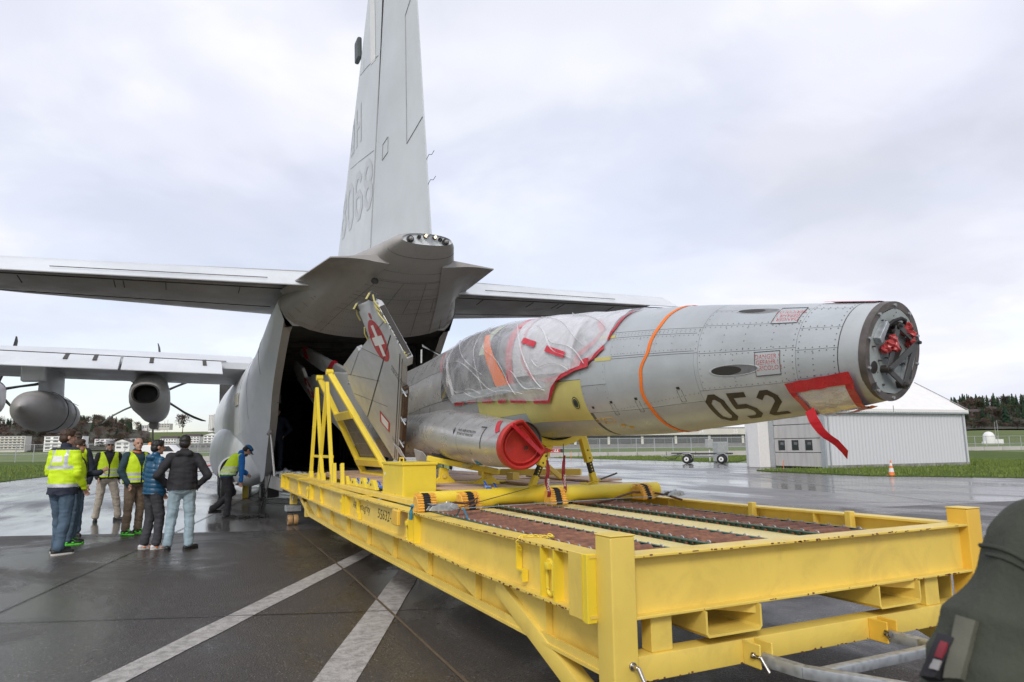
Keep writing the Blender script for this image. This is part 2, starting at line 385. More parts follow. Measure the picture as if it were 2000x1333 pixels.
def film_mat():
    n = NT('plastic_sheet'); n.set(color=(.93, .93, .95), rough=.14, spec=1.0)
    wr = n.math('ABSOLUTE', n.math('SUBTRACT', n.noise(4.5, 5, .55, 2.2, stretch=(1, .7, 1.6)), .5)); n.set(normal=n.bump(wr, .6, .03))
    tr = n.n.new('ShaderNodeBsdfTransparent'); tr.inputs[0].default_value = (.95, .95, .96, 1)
    tl = n.n.new('ShaderNodeBsdfTranslucent'); tl.inputs[0].default_value = (.85, .85, .87, 1)
    mx0 = n.n.new('ShaderNodeMixShader'); mx0.inputs[0].default_value = .15; n.l.new(n.p.outputs[0], mx0.inputs[1]); n.l.new(tl.outputs[0], mx0.inputs[2])
    mx = n.n.new('ShaderNodeMixShader')
    lw = n.n.new('ShaderNodeLayerWeight'); lw.inputs[0].default_value = .35
    sx = n.n.new('ShaderNodeSeparateXYZ'); n.l.new(n.tc.outputs['Object'], sx.inputs[0])
    yy = n.ramp(n.math('MULTIPLY', sx.outputs[1], .1), [(.60, .24), (.70, .0)])
    dens = n.math('ADD', yy, n.ramp(n.noise(2.6, 6, .6, 1.4, off=(3, 1, 0)), [(.40, .04), (.62, .26)]))
    f = n.math('ADD', dens, n.math('MULTIPLY', lw.outputs['Facing'], .35), True)
    n.l.new(f, mx.inputs[0]); n.l.new(tr.outputs[0], mx.inputs[1]); n.l.new(mx0.outputs[0], mx.inputs[2])
    n.l.new(mx.outputs[0], n.n['Material Output'].inputs[0]); return n.m
M['film'] = film_mat()
def bubble_mat():
    n = NT('bubble_wrap'); v = n.voro(95)
    n.set(color=n.ramp(n.noise(6, 5), [(.3, (.66, .64, .60)), (.7, (.90, .89, .87))]), rough=.10, normal=n.bump(n.ramp(v, [(0.0, 1.0), (.5, 0.0)]), .5, .008), coat=.6); return n.m
M['bubble'] = bubble_mat()
def lens_mat(name, c, e):
    n = NT(name); n.set(color=c, rough=.1, emis=c, emstr=e); return n.m
M['lens_on'] = lens_mat('lit_lens', (1.0, .78, .42), 2.2)
M['lens'] = simple('clear_lens', (.35, .34, .33), .1, .6)
M['beacon'] = simple('amber_beacon', (.9, .25, .02), .25)

# ------------------------------------------------------------------ ground
def ground_mats():
    n = NT('wet_concrete')
    streak = n.noise(.42, 6, .62, .8, stretch=(1.0, .32, 1), rot=(0, 0, R(60)))
    big = n.noise(.09, 4, .5)
    wet = n.ramp(n.math('ADD', n.math('MULTIPLY', streak, .6), n.math('MULTIPLY', big, .4)), [(.40, 0.0), (.58, 1.0)])
    c = n.mix(n.noise(1.2, 6, .6), (.105, .10, .098), (.17, .165, .16))
    c = n.mix(n.ramp(n.noise(45, 3, .7), [(.35, .25), (.65, 0.0)]), c, (.05, .05, .05))
    c = n.mix(n.math('MULTIPLY', wet, .55), c, (.06, .058, .06))
    n.set(color=c, rough=n.ramp(wet, [(0.0, .42), (.6, .17), (1.0, .10)]), spec=.55,
          normal=n.bump(n.math('MULTIPLY', n.noise(3.5, 5, .6), n.ramp(wet, [(0.0, 1.0), (1.0, .25)])), .25, .012))
    a = n.m
    n = NT('wet_asphalt')
    big = n.noise(.42, 7, .62, .9, stretch=(1, .55, 1), rot=(0, 0, R(40)))
    wet = n.ramp(big, [(.44, 0.0), (.58, 1.0)])
    g = n.noise(110, 3, .7)
    c = n.mix(n.noise(.7, 7, .65), (.032, .026, .022), (.110, .094, .081))
    c = n.mix(n.math('MULTIPLY', n.ramp(n.noise(.55, 5, .65, 1.0, off=(4, 4, 0)), [(.46, 0.0), (.70, 1.0)]), .6), c, (.085, .062, .040))
    c = n.mix(n.ramp(g, [(.40, .55), (.60, 0.0)]), c, (.014, .013, .012))
    c = n.mix(n.ramp(n.noise(34, 4, .75), [(.36, .75), (.60, 0.0)]), c, (.018, .017, .016))
    c = n.mix(n.ramp(n.noise(55, 3, .7, off=(2, 5, 0)), [(.56, 0.0), (.70, .55)]), c, (.17, .155, .14))
    sp = n.math('MULTIPLY', n.ramp(n.voro(34), [(.13, 1.0), (.22, 0.0)]), n.ramp(n.noise(23, 2, .5), [(.50, 0.0), (.56, 1.0)]))
    c = n.mix(n.math('MULTIPLY', sp, .8), c, (.40, .34, .28))
    n.set(color=c, rough=n.math('ADD', n.ramp(wet, [(0.0, .42), (1.0, .10)]), n.math('MULTIPLY', g, .12)), spec=.5,
          normal=n.bump(n.math('MULTIPLY', n.math('ADD', n.noise(60, 4, .7), n.voro(75)), n.ramp(wet, [(0.0, 1.0), (1.0, .35)])), .6, .010))
    b = n.m
    n = NT('worn_marking')
    wv = n.ramp(n.noise(11, 8, .78, .5), [(.40, 0.0), (.56, 1.0)])
    fine = n.ramp(n.noise(130, 3, .7), [(.34, 0.0), (.50, 1.0)])
    c = n.mix(n.noise(2, 5), (.42, .40, .37), (.56, .54, .51))
    c = n.mix(n.math('SUBTRACT', 1.0, n.math('MULTIPLY', n.math('ADD', n.math('MULTIPLY', wv, .6), .4), fine)), c, (.11, .10, .088))
    n.set(color=c, rough=.55, normal=n.bump(n.noise(150, 3), .4, .005)); m_ = n.m
    n = NT('grass_ground')
    c = n.ramp(n.noise(.35, 7, .65), [(.3, (.075, .11, .022)), (.55, (.11, .155, .035)), (.75, (.16, .185, .055))])
    c = n.mix(n.ramp(n.noise(6, 6, .7), [(.35, .5), (.7, 0.0)]), c, (.025, .055, .008))
    n.set(color=c, rough=.9, spec=.15, normal=n.bump(n.noise(9, 6, .7), .9, .08)); g1 = n.m
    n = NT('far_field')
    c = n.ramp(n.noise(.012, 6, .6, 1, stretch=(1, .25, 1), rot=(0, 0, AZ)), [(.3, (.13, .17, .07)), (.55, (.16, .20, .09)), (.75, (.20, .20, .11))])
    n.set(color=c, rough=.95, spec=.1); g2 = n.m
    return a, b, m_, g1, g2
M['concrete'], M['asphalt'], M['marking'], M['grass'], M['field'] = ground_mats()
M['blade'] = (lambda n: (n.set(color=n.ramp(n.noise(.8, 4), [(.3, (.10, .15, .025)), (.7, (.20, .26, .055))]), rough=.6, spec=.3), n.m)[1])(NT('grass_blade'))
M['forest'] = simple('forest_floor', (.050, .048, .032), .9, 0, .4, .05)

def flat(name, poly, z, m, kind='structure', hgt=0.0, parent=None):
    mb = MB()
    if hgt: mb.prism([(p[0], p[1], z) for p in poly], (0, 0, hgt))
    else: mb.add([(p[0], p[1], z) for p in poly], [tuple(range(len(poly)))])
    o = mb.build(name, m, parent, recalc=bool(hgt))
    if not hgt and o.data.polygons[0].normal.z < 0:
        o.data.flip_normals()
    if parent is None: o['kind'] = kind
    return o
def cpoly(pts): return [tuple(camf(x, y))[:2] for x, y in pts]
flat('airfield_ground', cpoly([(-9000, -500), (9000, -500), (9000, 9000), (-9000, 9000)]), -.05, M['field'])
apron = [(-30, -30), (-16, -8), (-12, 18), (-8.3, 44), (-4.8, 70.3), (-3.2, 104), tuple(camf(5, 94.3))[:2], (44, 78), (42.0, 45.2), (42.4, 41.0), (36.0, 36.6), (35.0, 29.3), (33.6, 30.6), (30.6, 29.7), (29.8, 25.5), (29.5, 22.2), (32.5, 17.2), (38, 6), (50, -30)]
flat('apron_concrete', apron, 0.0, M['concrete'])
flat('apron_asphalt', [(-16, 18.9), (-6, 16.7), (-2.9, 15.95), (2.7, 13.8), (13.6, 14.0), (15.2, 11.5), (19.5, 10.9), (36.5, 8.3), (49, -29), (-29, -29)], .004, M['asphalt'])
def strip(name, a, b, wd, z, m, cat=None, label=None):
    a, b = Vector((*a, 0)), Vector((*b, 0)); d = (b - a).normalized(); nn = Vector((-d.y, d.x, 0)) * wd / 2
    mb = MB(); k = max(2, int((b - a).length / .5)); rows = []
    rnd = random.Random(len(name) + int(a.x * 10))
    for i in range(k + 1):
        p = a.lerp(b, i / k); j = 1 + .05 * rnd.uniform(-1, 1)
        rows.append([p + nn * j + Vector((0, 0, z)), p - nn * j + Vector((0, 0, z))])
    mb.grid(rows, flip=False)
    o = mb.build(name, m, None, recalc=False)
    if o.data.polygons[0].normal.z < 0: o.data.flip_normals()
    o['kind'] = 'structure'; return o
strip('painted_line', (-1.55, 3.66), (3.55, 12.05), .245, .008, M['marking'])
strip('painted_line', (-.45, 1.64), (3.65, 10.75), .30, .008, M['marking'])
M['stain'] = simple('brown_stain_line', (.12, .092, .058), .5, 0, .25, 9)
strip('rust_stain_line', (2.13, 14.6), (1.99, 8.6), .030, .0115, M['stain']); strip('rust_stain_line', (1.99, 8.6), (1.80, 4.2), .026, .0115, M['stain'])
M['tar'] = simple('tar_joint', (.012, .011, .010), .35, 0, .2)
for a, b, wd in (((-9, 10.8), (6, 5.2), .018), ((-2.6, 3.9), (-.85, 11.12), .022), ((-.85, 11.12), (-.43, 12.9), .022), ((-.43, 12.9), (1.4, 21), .022), ((1.4, 21), (6, 42), .03), ((-6, 13.0), (7, 8.9), .012), ((-16, 19.0), (2.7, 13.83), .035),
                 ((2.7, 13.83), (13.6, 14.05), .035), ((-8, 15.6), (4.5, 10.6), .014), ((13.6, 14.0), (19.5, 10.95), .035), ((5.5, 26), (12, 40), .03), ((-10, 24.2), (30, 13.5), .03), ((-9, 34), (34, 22), .03), ((-8, 46), (34, 34), .03), ((16, 8), (30, 34), .03), ((-5, 62), (40, 50), .03)):
    strip('tar_joint', a, b, wd, .0095, M['tar'])
# grass strips with blades
def grass_area(name, poly, m, count, seed, hmin, hmax, box):
    flat(name + '_ground' if False else 'grass_verge', poly, -.02, m, hgt=.055)
    rnd = random.Random(seed); mb = MB()
    def inside(x, y):
        c = False; j = len(poly) - 1
        for i in range(len(poly)):
            if (poly[i][1] > y) != (poly[j][1] > y) and x < (poly[j][0]-poly[i][0]) * (y-poly[i][1]) / (poly[j][1]-poly[i][1]) + poly[i][0]: c = not c
            j = i
        return c
    k = 0; tries = 0
    while k < count and tries < count * 6:
        tries += 1
        x, y = rnd.uniform(box[0], box[1]), rnd.uniform(box[2], box[3])
        if not inside(x, y): continue
        k += 1
        hh = rnd.uniform(hmin, hmax) * (1 + .5 * noise.noise(Vector((x * .5, y * .5, 0)))); a = rnd.uniform(0, 6.28); wd = rnd.uniform(.015, .04) * (1 + hh)
        dx, dy = math.cos(a) * wd, math.sin(a) * wd
        lx, ly = rnd.uniform(-.05, .05), rnd.uniform(-.05, .05)
        mb.add([(x - dx, y - dy, .03), (x + dx, y + dy, .03), (x + lx, y + ly, .03 + hh)], [(0, 1, 2)])
    o = mb.build('grass', M['blade'], None, recalc=False); o['kind'] = 'stuff'
    tag(o, 'short green grass blades growing on the verge', 'grass')
def right_poly(): return [(30.0, 29.35), (29.6, 25.5), (29.3, 22.2), (32.3, 17.2), (37.8, 6), (58, -8), (75, 0), (90, 40), (128, 78), (118, 82), (60, 60), (47, 45), (48.5, 31), (47.6, 26.9), (35.2, 29.45), (34.2, 30.6), (32, 30.9), (30.4, 30.3)]
grass_area('verge_r', right_poly(), M['grass'], 26000, 3, .08, .17, (29, 62, 4, 42))
grass_area('verge_l', [(-8.15, 44), (-4.65, 70.3), (-3.2, 108), (-30, 132), (-70, 130), (-60, 40), (-12, 18)], M['grass'], 9000, 4, .12, .25, (-30, -3, 40, 90))
grass_area('verge_c', [(43.9, 78), (42.0, 46.6), (44, 46), (60, 60), (80, 74), tuple(camf(5, 94.0))[:2]], M['grass'], 6000, 5, .10, .25, (41, 62, 46, 80))

# ------------------------------------------------------------------ far terrain
def prof(tab, x):
    if x <= tab[0][0]: return tab[0][1]
    for (a, ha), (b, hb) in zip(tab, tab[1:]):
        if a <= x <= b:
            t = (x - a) / (b - a); t = t * t * (3 - 2 * t); return ha + (hb - ha) * t
    return tab[-1][1]
def sstep(a, b, x): t = max(0, min(1, (x - a) / (b - a))); return t * t * (3 - 2 * t)
HL = [(-400, 46), (0, 46), (120, 52), (210, 47), (262, 36), (300, 33), (440, 31), (560, 20), (760, 6)]
HR = [(1380, 0), (1500, 18), (1700, 30), (1850, 38), (1920, 41), (2010, 40), (2300, 42)]
def px_at(xc, yc): return 1000 + 1333.3 * 1.0119 * xc / yc
def z_left(xc, yc): return prof(HL, px_at(xc, yc)) * sstep(880, 1230, yc) + 1.2 * noise.noise(Vector((xc * .01, yc * .01, 0)))
def z_right(xc, yc): return prof(HR, px_at(xc, yc)) * (.28 * sstep(380, 620, yc) + .72 * sstep(600, 800, yc))
def hill(name, x0, x1, y0, y1, nx, ny, fn, m):
    mb = MB(); mb.grid([[camf(xc := (x0 + (x1-x0)*i/nx) * ((y0 + (y1-y0)*j/ny) / y0), yc := y0 + (y1-y0)*j/ny, fn(xc, yc)) for i in range(nx+1)] for j in range(ny+1)])
    o = mb.build(name, m, None, smooth=True); o['kind'] = 'structure'
    return o
def hill_mat():
    n = NT('hillside')
    c = n.ramp(n.noise(.012, 6, .62, .6), [(.3, (.10, .135, .045)), (.55, (.13, .16, .06)), (.72, (.15, .14, .08))])
    n.set(color=c, rough=.95, spec=.1); return n.m
M['hill'] = hill_mat()
hill('left_hill', -1100, -150, 860, 1500, 60, 26, z_left, M['hill'])
hill('right_hill', 90, 520, 380, 1000, 50, 24, z_right, M['hill'])
hill('wood_floor', -760, -465, 905, 1360, 40, 20, lambda a, b: z_left(a, b) + (1.5 if px_at(a, b) < 288 else -3), M['forest'])
hill('wood_floor', 375, 520, 585, 990, 30, 18, lambda a, b: z_right(a, b) + (1.2 if px_at(a, b) > 1845 else -3), M['forest'])
M['farhill'] = simple('far_hill', (.10, .13, .13), .95, 0, .15, .004)
hill('far_hills', -2600, 1500, 2100, 3200, 60, 10, lambda xc, yc: (58 + 26 * noise.noise(Vector((xc * .0013, 3.1, 0))) + 10 * noise.noise(Vector((xc * .005, 1.1, 0)))) * sstep(2050, 2700, yc), M['farhill'])

# ------------------------------------------------------------------ trees (each one a thing sharing meshes)
M['bark'] = simple('bark', (.075, .060, .048), .9, 0, .3, 3)
def folmat(name, c0, c1):
    n = NT(name); n.set(color=n.mix(n.attr('ShaderNodeObjectInfo', 'Random'), c0, c1), rough=.85, spec=.15); return n.m
M['conifer'] = folmat('conifer_needles', (.018, .040, .024), (.040, .064, .032))
M['twigs'] = folmat('bare_twigs', (.070, .052, .042), (.16, .115, .092))
M['shrub'] = folmat('olive_foliage', (.040, .045, .024), (.085, .082, .048))
def conifer_mesh(seed):
    rnd = random.Random(seed); mb = MB(); L_ = 9
    for k in range(L_):
        z = .12 + .86 * k / L_; r = .20 * (1 - k / L_) ** .8 + .015
        for j in range(13):
            a = 2 * math.pi * (j + rnd.random() * .7) / 13; rr = r * rnd.uniform(.65, 1.15); zz = z - rnd.uniform(.02, .08)
            d = Vector((math.cos(a), math.sin(a), 0)); s_ = Vector((-d.y, d.x, 0)) * r * .36
            mb.add([(0, 0, z + .09), d * rr * .6 + s_ + Vector((0, 0, zz + .03)), d * rr + Vector((0, 0, zz - .02)), d * rr * .6 - s_ + Vector((0, 0, zz + .02))], [(0, 1, 2), (0, 2, 3)])
    return mb.mesh('conifer_crown', recalc=False)
def bare_mesh(seed, dens=520, flatk=1.0):
    rnd = random.Random(seed); mb = MB()
    lobes = [(Vector((rnd.uniform(-.2, .2), rnd.uniform(-.2, .2), rnd.uniform(.45, .8))), rnd.uniform(.16, .27)) for _ in range(7)]
    for c, r in lobes:
        for _ in range(dens // 7):
            d = Vector((rnd.gauss(0, 1), rnd.gauss(0, 1), rnd.gauss(.2, 1))).normalized(); p = c + d * r * rnd.uniform(.35, 1.05)
            e = (d + Vector((rnd.uniform(-.5, .5), rnd.uniform(-.5, .5), rnd.uniform(.0, .9)))).normalized() * rnd.uniform(.05, .11)
            s_ = e.orthogonal().normalized() * rnd.uniform(.010, .026)
            mb.add([p - s_, p + s_, p + e], [(0, 1, 2)])
    return mb.mesh('bare_crown', recalc=False)
def trunk_mesh(seed, branches):
    rnd = random.Random(seed); mb = MB(); mb.cyl((0, 0, 0), (0, 0, .6), .024, .012, 6)
    for _ in range(branches):
        a = rnd.uniform(0, 6.28); z = rnd.uniform(.25, .5); l = rnd.uniform(.2, .36)
        mb.cyl((0, 0, z), (math.cos(a) * l * .6, math.sin(a) * l * .6, z + l), .012, .004, 4)
    return mb.mesh('trunk', recalc=False)
CM = [conifer_mesh(i) for i in range(4)]; BMs = [bare_mesh(i + 20) for i in range(5)]; SM = [bare_mesh(i + 50, 420) for i in range(3)]
TM = [trunk_mesh(1, 0), trunk_mesh(2, 6), trunk_mesh(3, 7)]
for m_ in CM: m_.materials.append(M['conifer'])
for m_ in BMs: m_.materials.append(M['twigs'])
for m_ in SM: m_.materials.append(M['shrub'])
for m_ in TM: m_.materials.append(M['bark'])
def tree(kind, p, h, wk, group, label, rnd):
    nm = {'c': 'conifer_tree', 'b': 'bare_tree', 's': 'bushy_tree'}[kind]
    if '%' in label: label = label.replace('%HT', 'tall ' if h > 15 else 'small ' if h < 12 else '')
    t = thing(nm, label, 'tree', p, group); t['org'] = (0.0, 0.0, 0.0)
    t.scale = (h * wk, h * wk, h); t.rotation_euler = (0, 0, rnd.uniform(0, 6.28))
    a = bpy.data.objects.new('crown', rnd.choice({'c': CM, 'b': BMs, 's': SM}[kind])); COL.objects.link(a); a.parent = t
    b = bpy.data.objects.new('trunk', TM[0] if kind == 'c' else rnd.choice(TM[1:])); COL.objects.link(b); b.parent = t
    return t
LAB = {'c': 'dark green conifer', 'b': 'bare brown tree', 's': 'olive bushy tree'}
def tlabel(k, h, px, pxr, row, side):
    f = (px - pxr[0]) / (pxr[1] - pxr[0]); pos = ['at the far left', 'near the left end', 'left third', 'left of middle', 'in the middle', 'right of middle', 'right third', 'near the right end', 'at the far right'][min(8, max(0, int(f * 9)))]
    return '%s%s, %s row, %s of %s woodland' % ('tall ' if h > 15.5 else 'short ' if h < 11.5 else '', LAB[k], row, pos, side)
rnd = random.Random(11)
def wood(n, pxr, ycr, zf, kinds, hr, side, row='back'):
    for _ in range(n):
        px = rnd.uniform(*pxr); yc = rnd.uniform(*ycr) if not callable(ycr) else ycr(px, rnd); xc = (px - 1000) / 1333.3 / 1.0119 * yc
        k = rnd.choice(kinds); h = rnd.uniform(*hr) * (1.15 if k == 'c' else 1)
        tree(k, tuple(camf(xc, yc, zf(xc, yc) - .5)), h, rnd.uniform(.95, 1.35) * (1.0 if k == 'c' else 1.15), 'trees of the %s woodland' % side, tlabel(k, h, px, pxr, row, side), rnd)
wood(75, (-30, 262), (1180, 1300), z_left, 'ccbs', (13, 19), 'left')
wood(95, (-30, 275), (1040, 1180), z_left, 'cbbs', (12, 17), 'left', 'second')
wood(75, (-30, 288), (940, 1050), z_left, 'bbss', (9, 15), 'left', 'third')
wood(24, (225, 285), (905, 1000), z_left, 'bbsc', (9, 14), 'left', 'front')
wood(70, (1865, 2025), (735, 830), z_right, 'ccccb', (11, 16), 'right')
wood(40, (1865, 2025), (660, 735), z_right, 'ccbs', (9, 14), 'right', 'middle')
wood(40, (1868, 2025), (600, 660), z_right, 'bssc', (6, 10), 'right', 'front')
wood(30, (1390, 1475), (600, 660), z_right, 'bbs', (5, 9), 'right', 'low')
def lone(kind, px, yc, h, wk, label, zf=z_left):
    xc = (px - 1000) / 1333.3 / 1.0119 * yc
    return tree(kind, tuple(camf(xc, yc, zf(xc, yc) - .5)), h, wk, None, label, rnd)
lone('b', 352, 1150, 33, .95, 'large bare tree standing alone on the grassy hillside left of the cargo aircraft')
lone('b', 262, 1230, 17, 1.1, 'bare tree on the hilltop beside the pale hilltop houses')
lone('b', 243, 1230, 19, 1.0, 'tall thin bare tree at the right end of the left woodland')
lone('b', 413, 1280, 12, 1.6, 'low bare tree in front of the white tower blocks')
lone('b', 425, 1280, 10, 1.5, 'small bare tree at the foot of the right tower block')
lone('b', 188, 960, 30, .62, 'tall pale brown bare tree standing behind the chalet houses')
lone('c', 1968, 640, 22, 1.5, 'broad dark conifer standing in front of the white tower on the right hill', z_right)
lone('c', 1932, 650, 12, 1.5, 'dark conifer right beside the brown chalet on the right hill', z_right)

# ------------------------------------------------------------------ far buildings
M['facade'] = simple('pale_facade', (.62, .60, .55), .8, 0, .06, .2)
M['facade_w'] = simple('white_facade', (.84, .83, .82), .8, 0, .04, .2)
M['fwin'] = simple('far_window', (.11, .115, .12), .3, 0, .3, .5)
M['roofd'] = simple('dark_roof', (.07, .055, .05), .8, 0, .2, .3)
M['roofg'] = simple('grey_roof', (.26, .26, .26), .8, 0, .1, .3)
M['chalet'] = simple('brown_timber', (.09, .055, .038), .8, 0, .2, .5)
UN = {}
def unit_box(mname):
    if mname not in UN: me = MB().box((0, 0, 0), (1, 1, 1)).mesh('window'); me.materials.append(M[mname]); UN[mname] = me
    return UN[mname]
def place(name, me, parent, c, d):
    o = bpy.data.objects.new(name, me); COL.objects.link(o); o.parent = parent; o.location = c; o.scale = d; return o
def block(name, label, cat, px0, px1, ytop, ybase, yc, floors, cols, facade='facade_w', roof='flat', depth=12, balcony=True, yaw=0, group=None, z_off=0):
    hz = lambda px: 882.6 - .0105 * px
    pxm = (px0 + px1) / 2; k = yc * 1.0 / 1347
    zb = EYE + (hz(pxm) - ybase) * k; zt = EYE + (hz(pxm) - ytop) * k; wd = (px1 - px0) * yc / 1349; H_ = zt - zb
    t = thing(name, label, cat, tuple(camf((pxm - 1000) / 1349 * yc, yc, zb)), group, rot=(0, 0, -AZ + R(yaw)))
    mb = MB().bb(-wd/2, wd/2, 0, depth, -4, H_); mb.build('wall', M[facade], t)
    if roof == 'flat': MB().bb(-wd/2-.3, wd/2+.3, -.3, depth+.3, H_, H_+.5).build('roof', M['roofg'], t)
    else:
        e, rh = .8, min(wd, depth) * .28
        rm = MB()
        if roof == 'gable_x': rm.prism([(-wd/2-e, -e, H_), (-wd/2-e, depth+e, H_), (-wd/2-e, depth/2, H_+rh)], (wd+2*e, 0, 0))
        else: rm.prism([(-wd/2-e, -e, H_), (wd/2+e, -e, H_), (0, -e, H_+rh)], (0, depth+2*e, 0))
        rm.build('roof', M['roofd'], t)
        if roof == 'gable_y': MB().prism([(-wd/2+.2, -.95, H_), (wd/2-.2, -.95, H_), (0, -.95, H_+rh*.86)], (0, .1, 0)).build('gable', M[facade], t)
    fh = H_ / floors
    for i in range(floors):
        for j in range(cols):
            x = -wd/2 + wd * (j + .5) / cols
            place('window', unit_box('fwin'), t, (x, -.02, fh * (i + .5)), (wd / cols * .62, .2, fh * .46))
        if balcony: place('balcony', unit_box(facade), t, (0, -.7, fh * i + .45), (wd * .94, 1.3, fh * .34))
    return t
block('apartment_block', 'cream six storey apartment block at the far left behind the airfield', 'apartment block', -12, 45, 853, 878, 900, 5, 7, 'facade')
block('apartment_block', 'white apartment block with long balconies partly behind the man in the hi-vis jacket', 'apartment block', 82, 158, 853, 879, 900, 4, 5)
block('chalet_house', 'white chalet house with dark gable roof between the grey haired and the bald man', 'house', 222, 250, 864, 878, 860, 2, 2, roof='gable_y', balcony=False)
block('apartment_block', 'low white terraced block behind the grey haired man', 'apartment block', 181, 262, 858, 874, 960, 3, 8)
block('flat_block', 'long white three storey flats at the foot of the grassy hill', 'apartment block', 309, 341, 857, 869, 980, 2, 6, roof='gable_x')
block('flat_block', 'white flats with brown roof behind the man in the black jacket', 'apartment block', 356, 386, 853, 866, 990, 3, 5, roof='gable_x')
block('flat_block', 'white gabled flats with balconies just left of the cargo aircraft', 'apartment block', 394, 426, 851, 866, 990, 3, 4, roof='gable_y')
block('low_hall', 'long low grey hall beyond the airfield fence', 'hall', 262, 431, 869, 877, 640, 1, 16, 'roofg', balcony=False, depth=20)
block('hilltop_house', 'pale yellow house on the grassy hilltop', 'house', 304, 326, 829, 836, 1240, 2, 4, 'facade', balcony=False)
block('hilltop_house', 'low white house among the trees on the hilltop', 'house', 263, 282, 832, 838, 1240, 1, 4, 'facade_w', balcony=False)
block('hilltop_house', 'small brown roofed house between two others on the hilltop', 'house', 284, 302, 831, 837, 1240, 1, 3, 'facade', roof='gable_x', balcony=False)
for i, (a, b, yt, lab) in enumerate(((402, 411, 812, 'leftmost and lowest of the three white tower blocks'), (411.6, 419, 810, 'middle white tower block on the horizon'), (419.6, 434, 808, 'tallest and rightmost white tower block on the horizon'))):
    block('tower_block', lab, 'tower block', a, b, yt, 842, 2050, 16, 3, balcony=False, depth=18, group='white tower blocks on the horizon')
block('chalet', 'brown timber chalet with wide roof on the right hill', 'house', 1900, 1935, 805, 813, 690, 2, 6, 'chalet', roof='gable_x', balcony=False, depth=10)
block('silo_tower', 'white tower with rounded top among the trees of the right hill', 'tower', 1966.5, 1976, 783, 806, 800, 4, 2, balcony=False, depth=5)
ab = block('airfield_building', 'long grey airfield building with dark glazing behind the fence', 'building', 1056, 1580, 838, 869, 400, 1, 1, 'roofg', balcony=False, depth=18)
for ch in [c for c in ab.children if c.name.startswith('window')]: bpy.data.objects.remove(ch)
bw_ = 524 * 400 / 1349
for i in range(24):
    x = -bw_/2 + bw_ * (i + .5) / 24
    g_ = place('glazing', unit_box('fwin'), ab, (x, -.05, 3.0), (bw_/24 * .94, .3, 4.2))
    if i % 3 == 0: place('pillar', unit_box('facade'), ab, (x - bw_/48, -.25, 3.0), (1.4, .5, 5.2))
MB().bb(-bw_/2 - 1, bw_/2 + 1, -1.6, 0, 5.6, 9.0).build('fascia', M['facade'], ab)
MB().bb(-bw_/2 - 1, bw_/2 + 1, -1.62, -1.6, 5.4, 5.6).build('fascia_edge', M['fwin'], ab)
for i, tx in enumerate(('20', '21', '22', '23', '24', '25', '26')):
    V, Fc = text_verts(tx, 3.0, bold=.05); x0 = (1094 + i * 67 - 1318) * 400 / 1349
    MB().add([(x0 + v[0], -1.66, 6.3 + v[1]) for v in V], Fc).build('bay_number', M['white'], ab, recalc=False)

# ------------------------------------------------------------------ cargo aircraft (local axes: x right, y forward, z up)
AC = thing('cargo_aircraft', 'huge grey four engined cargo aircraft with its rear ramp open', 'aircraft', (3.66, 11.0, 0), rot=(0, -R(2.0), 0))
FT = [  # a : centre z, half width, top z, edge b, edge z
    (3.05, 4.52, 1.90, 5.02, 1.77, 4.20), (3.8, 4.25, 1.97, 5.05, 1.79, 3.62), (4.9, 3.85, 2.03, 5.06, 1.78, 2.86), (5.7, 3.55, 2.07, 5.06, 1.73, 2.22),
    (6.8, 3.22, 2.11, 5.06, 1.68, 1.54), (7.9, 2.98, 2.14, 5.06, 1.62, .90), (9.5, 2.92, 2.15, 5.06, 1.55, .70), (12, 2.9, 2.15, 5.06, 1.5, .62), (24, 2.9, 2.15, 5.06, 1.5, .62)]
def hull_pt(a, q, off=0.0):
    """q: 0 top centre .. 1 widest .. 2 lower edge ; left side negative"""
    zc, w, top, be, ze = lerp_tab(FT, a); sgn = -1 if q < 0 else 1; q = abs(q); w += off
    if q <= 1:
        t = q * math.pi / 2; x, z = w * math.sin(t), zc + (top + off - zc) * math.cos(t)
    else:
        kx, kz = w - .05, zc + (ze - zc) * .42; q -= 1
        x, z = (w + (kx - w) * (q / .5) ** 1.6, zc + (kz - zc) * q / .5) if q <= .5 else (kx + (be + off - kx) * (q - .5) / .5, kz + (ze - kz) * (q - .5) / .5)
    return Vector((sgn * x, a, z))
def frange(a, b, n): return [a + (b - a) * i / n for i in range(n + 1)]
As = frange(3.05, 9.5, 20) + frange(10, 24, 10)
mb = MB(); mb.grid([[hull_pt(a, q) for q in frange(-2, 2, 44)] for a in As]); mb.build('fuselage', M['cargo'], AC, smooth=9)
# inner lining of the hold
mb = MB()
def inner(a, q):
    p = hull_pt(a, q, -.16); zc, w, top, be, ze = lerp_tab(FT, a)
    x = max(-1.66, min(1.66, p.x)) if a > 4.2 else p.x
    return Vector((x, a, min(p.z, 4.05)))
mb.grid([[inner(a, q) for q in frange(-2, 2, 32)] for a in As], flip=True)
mb.build('hold_lining', M['interior'], AC, smooth=30)
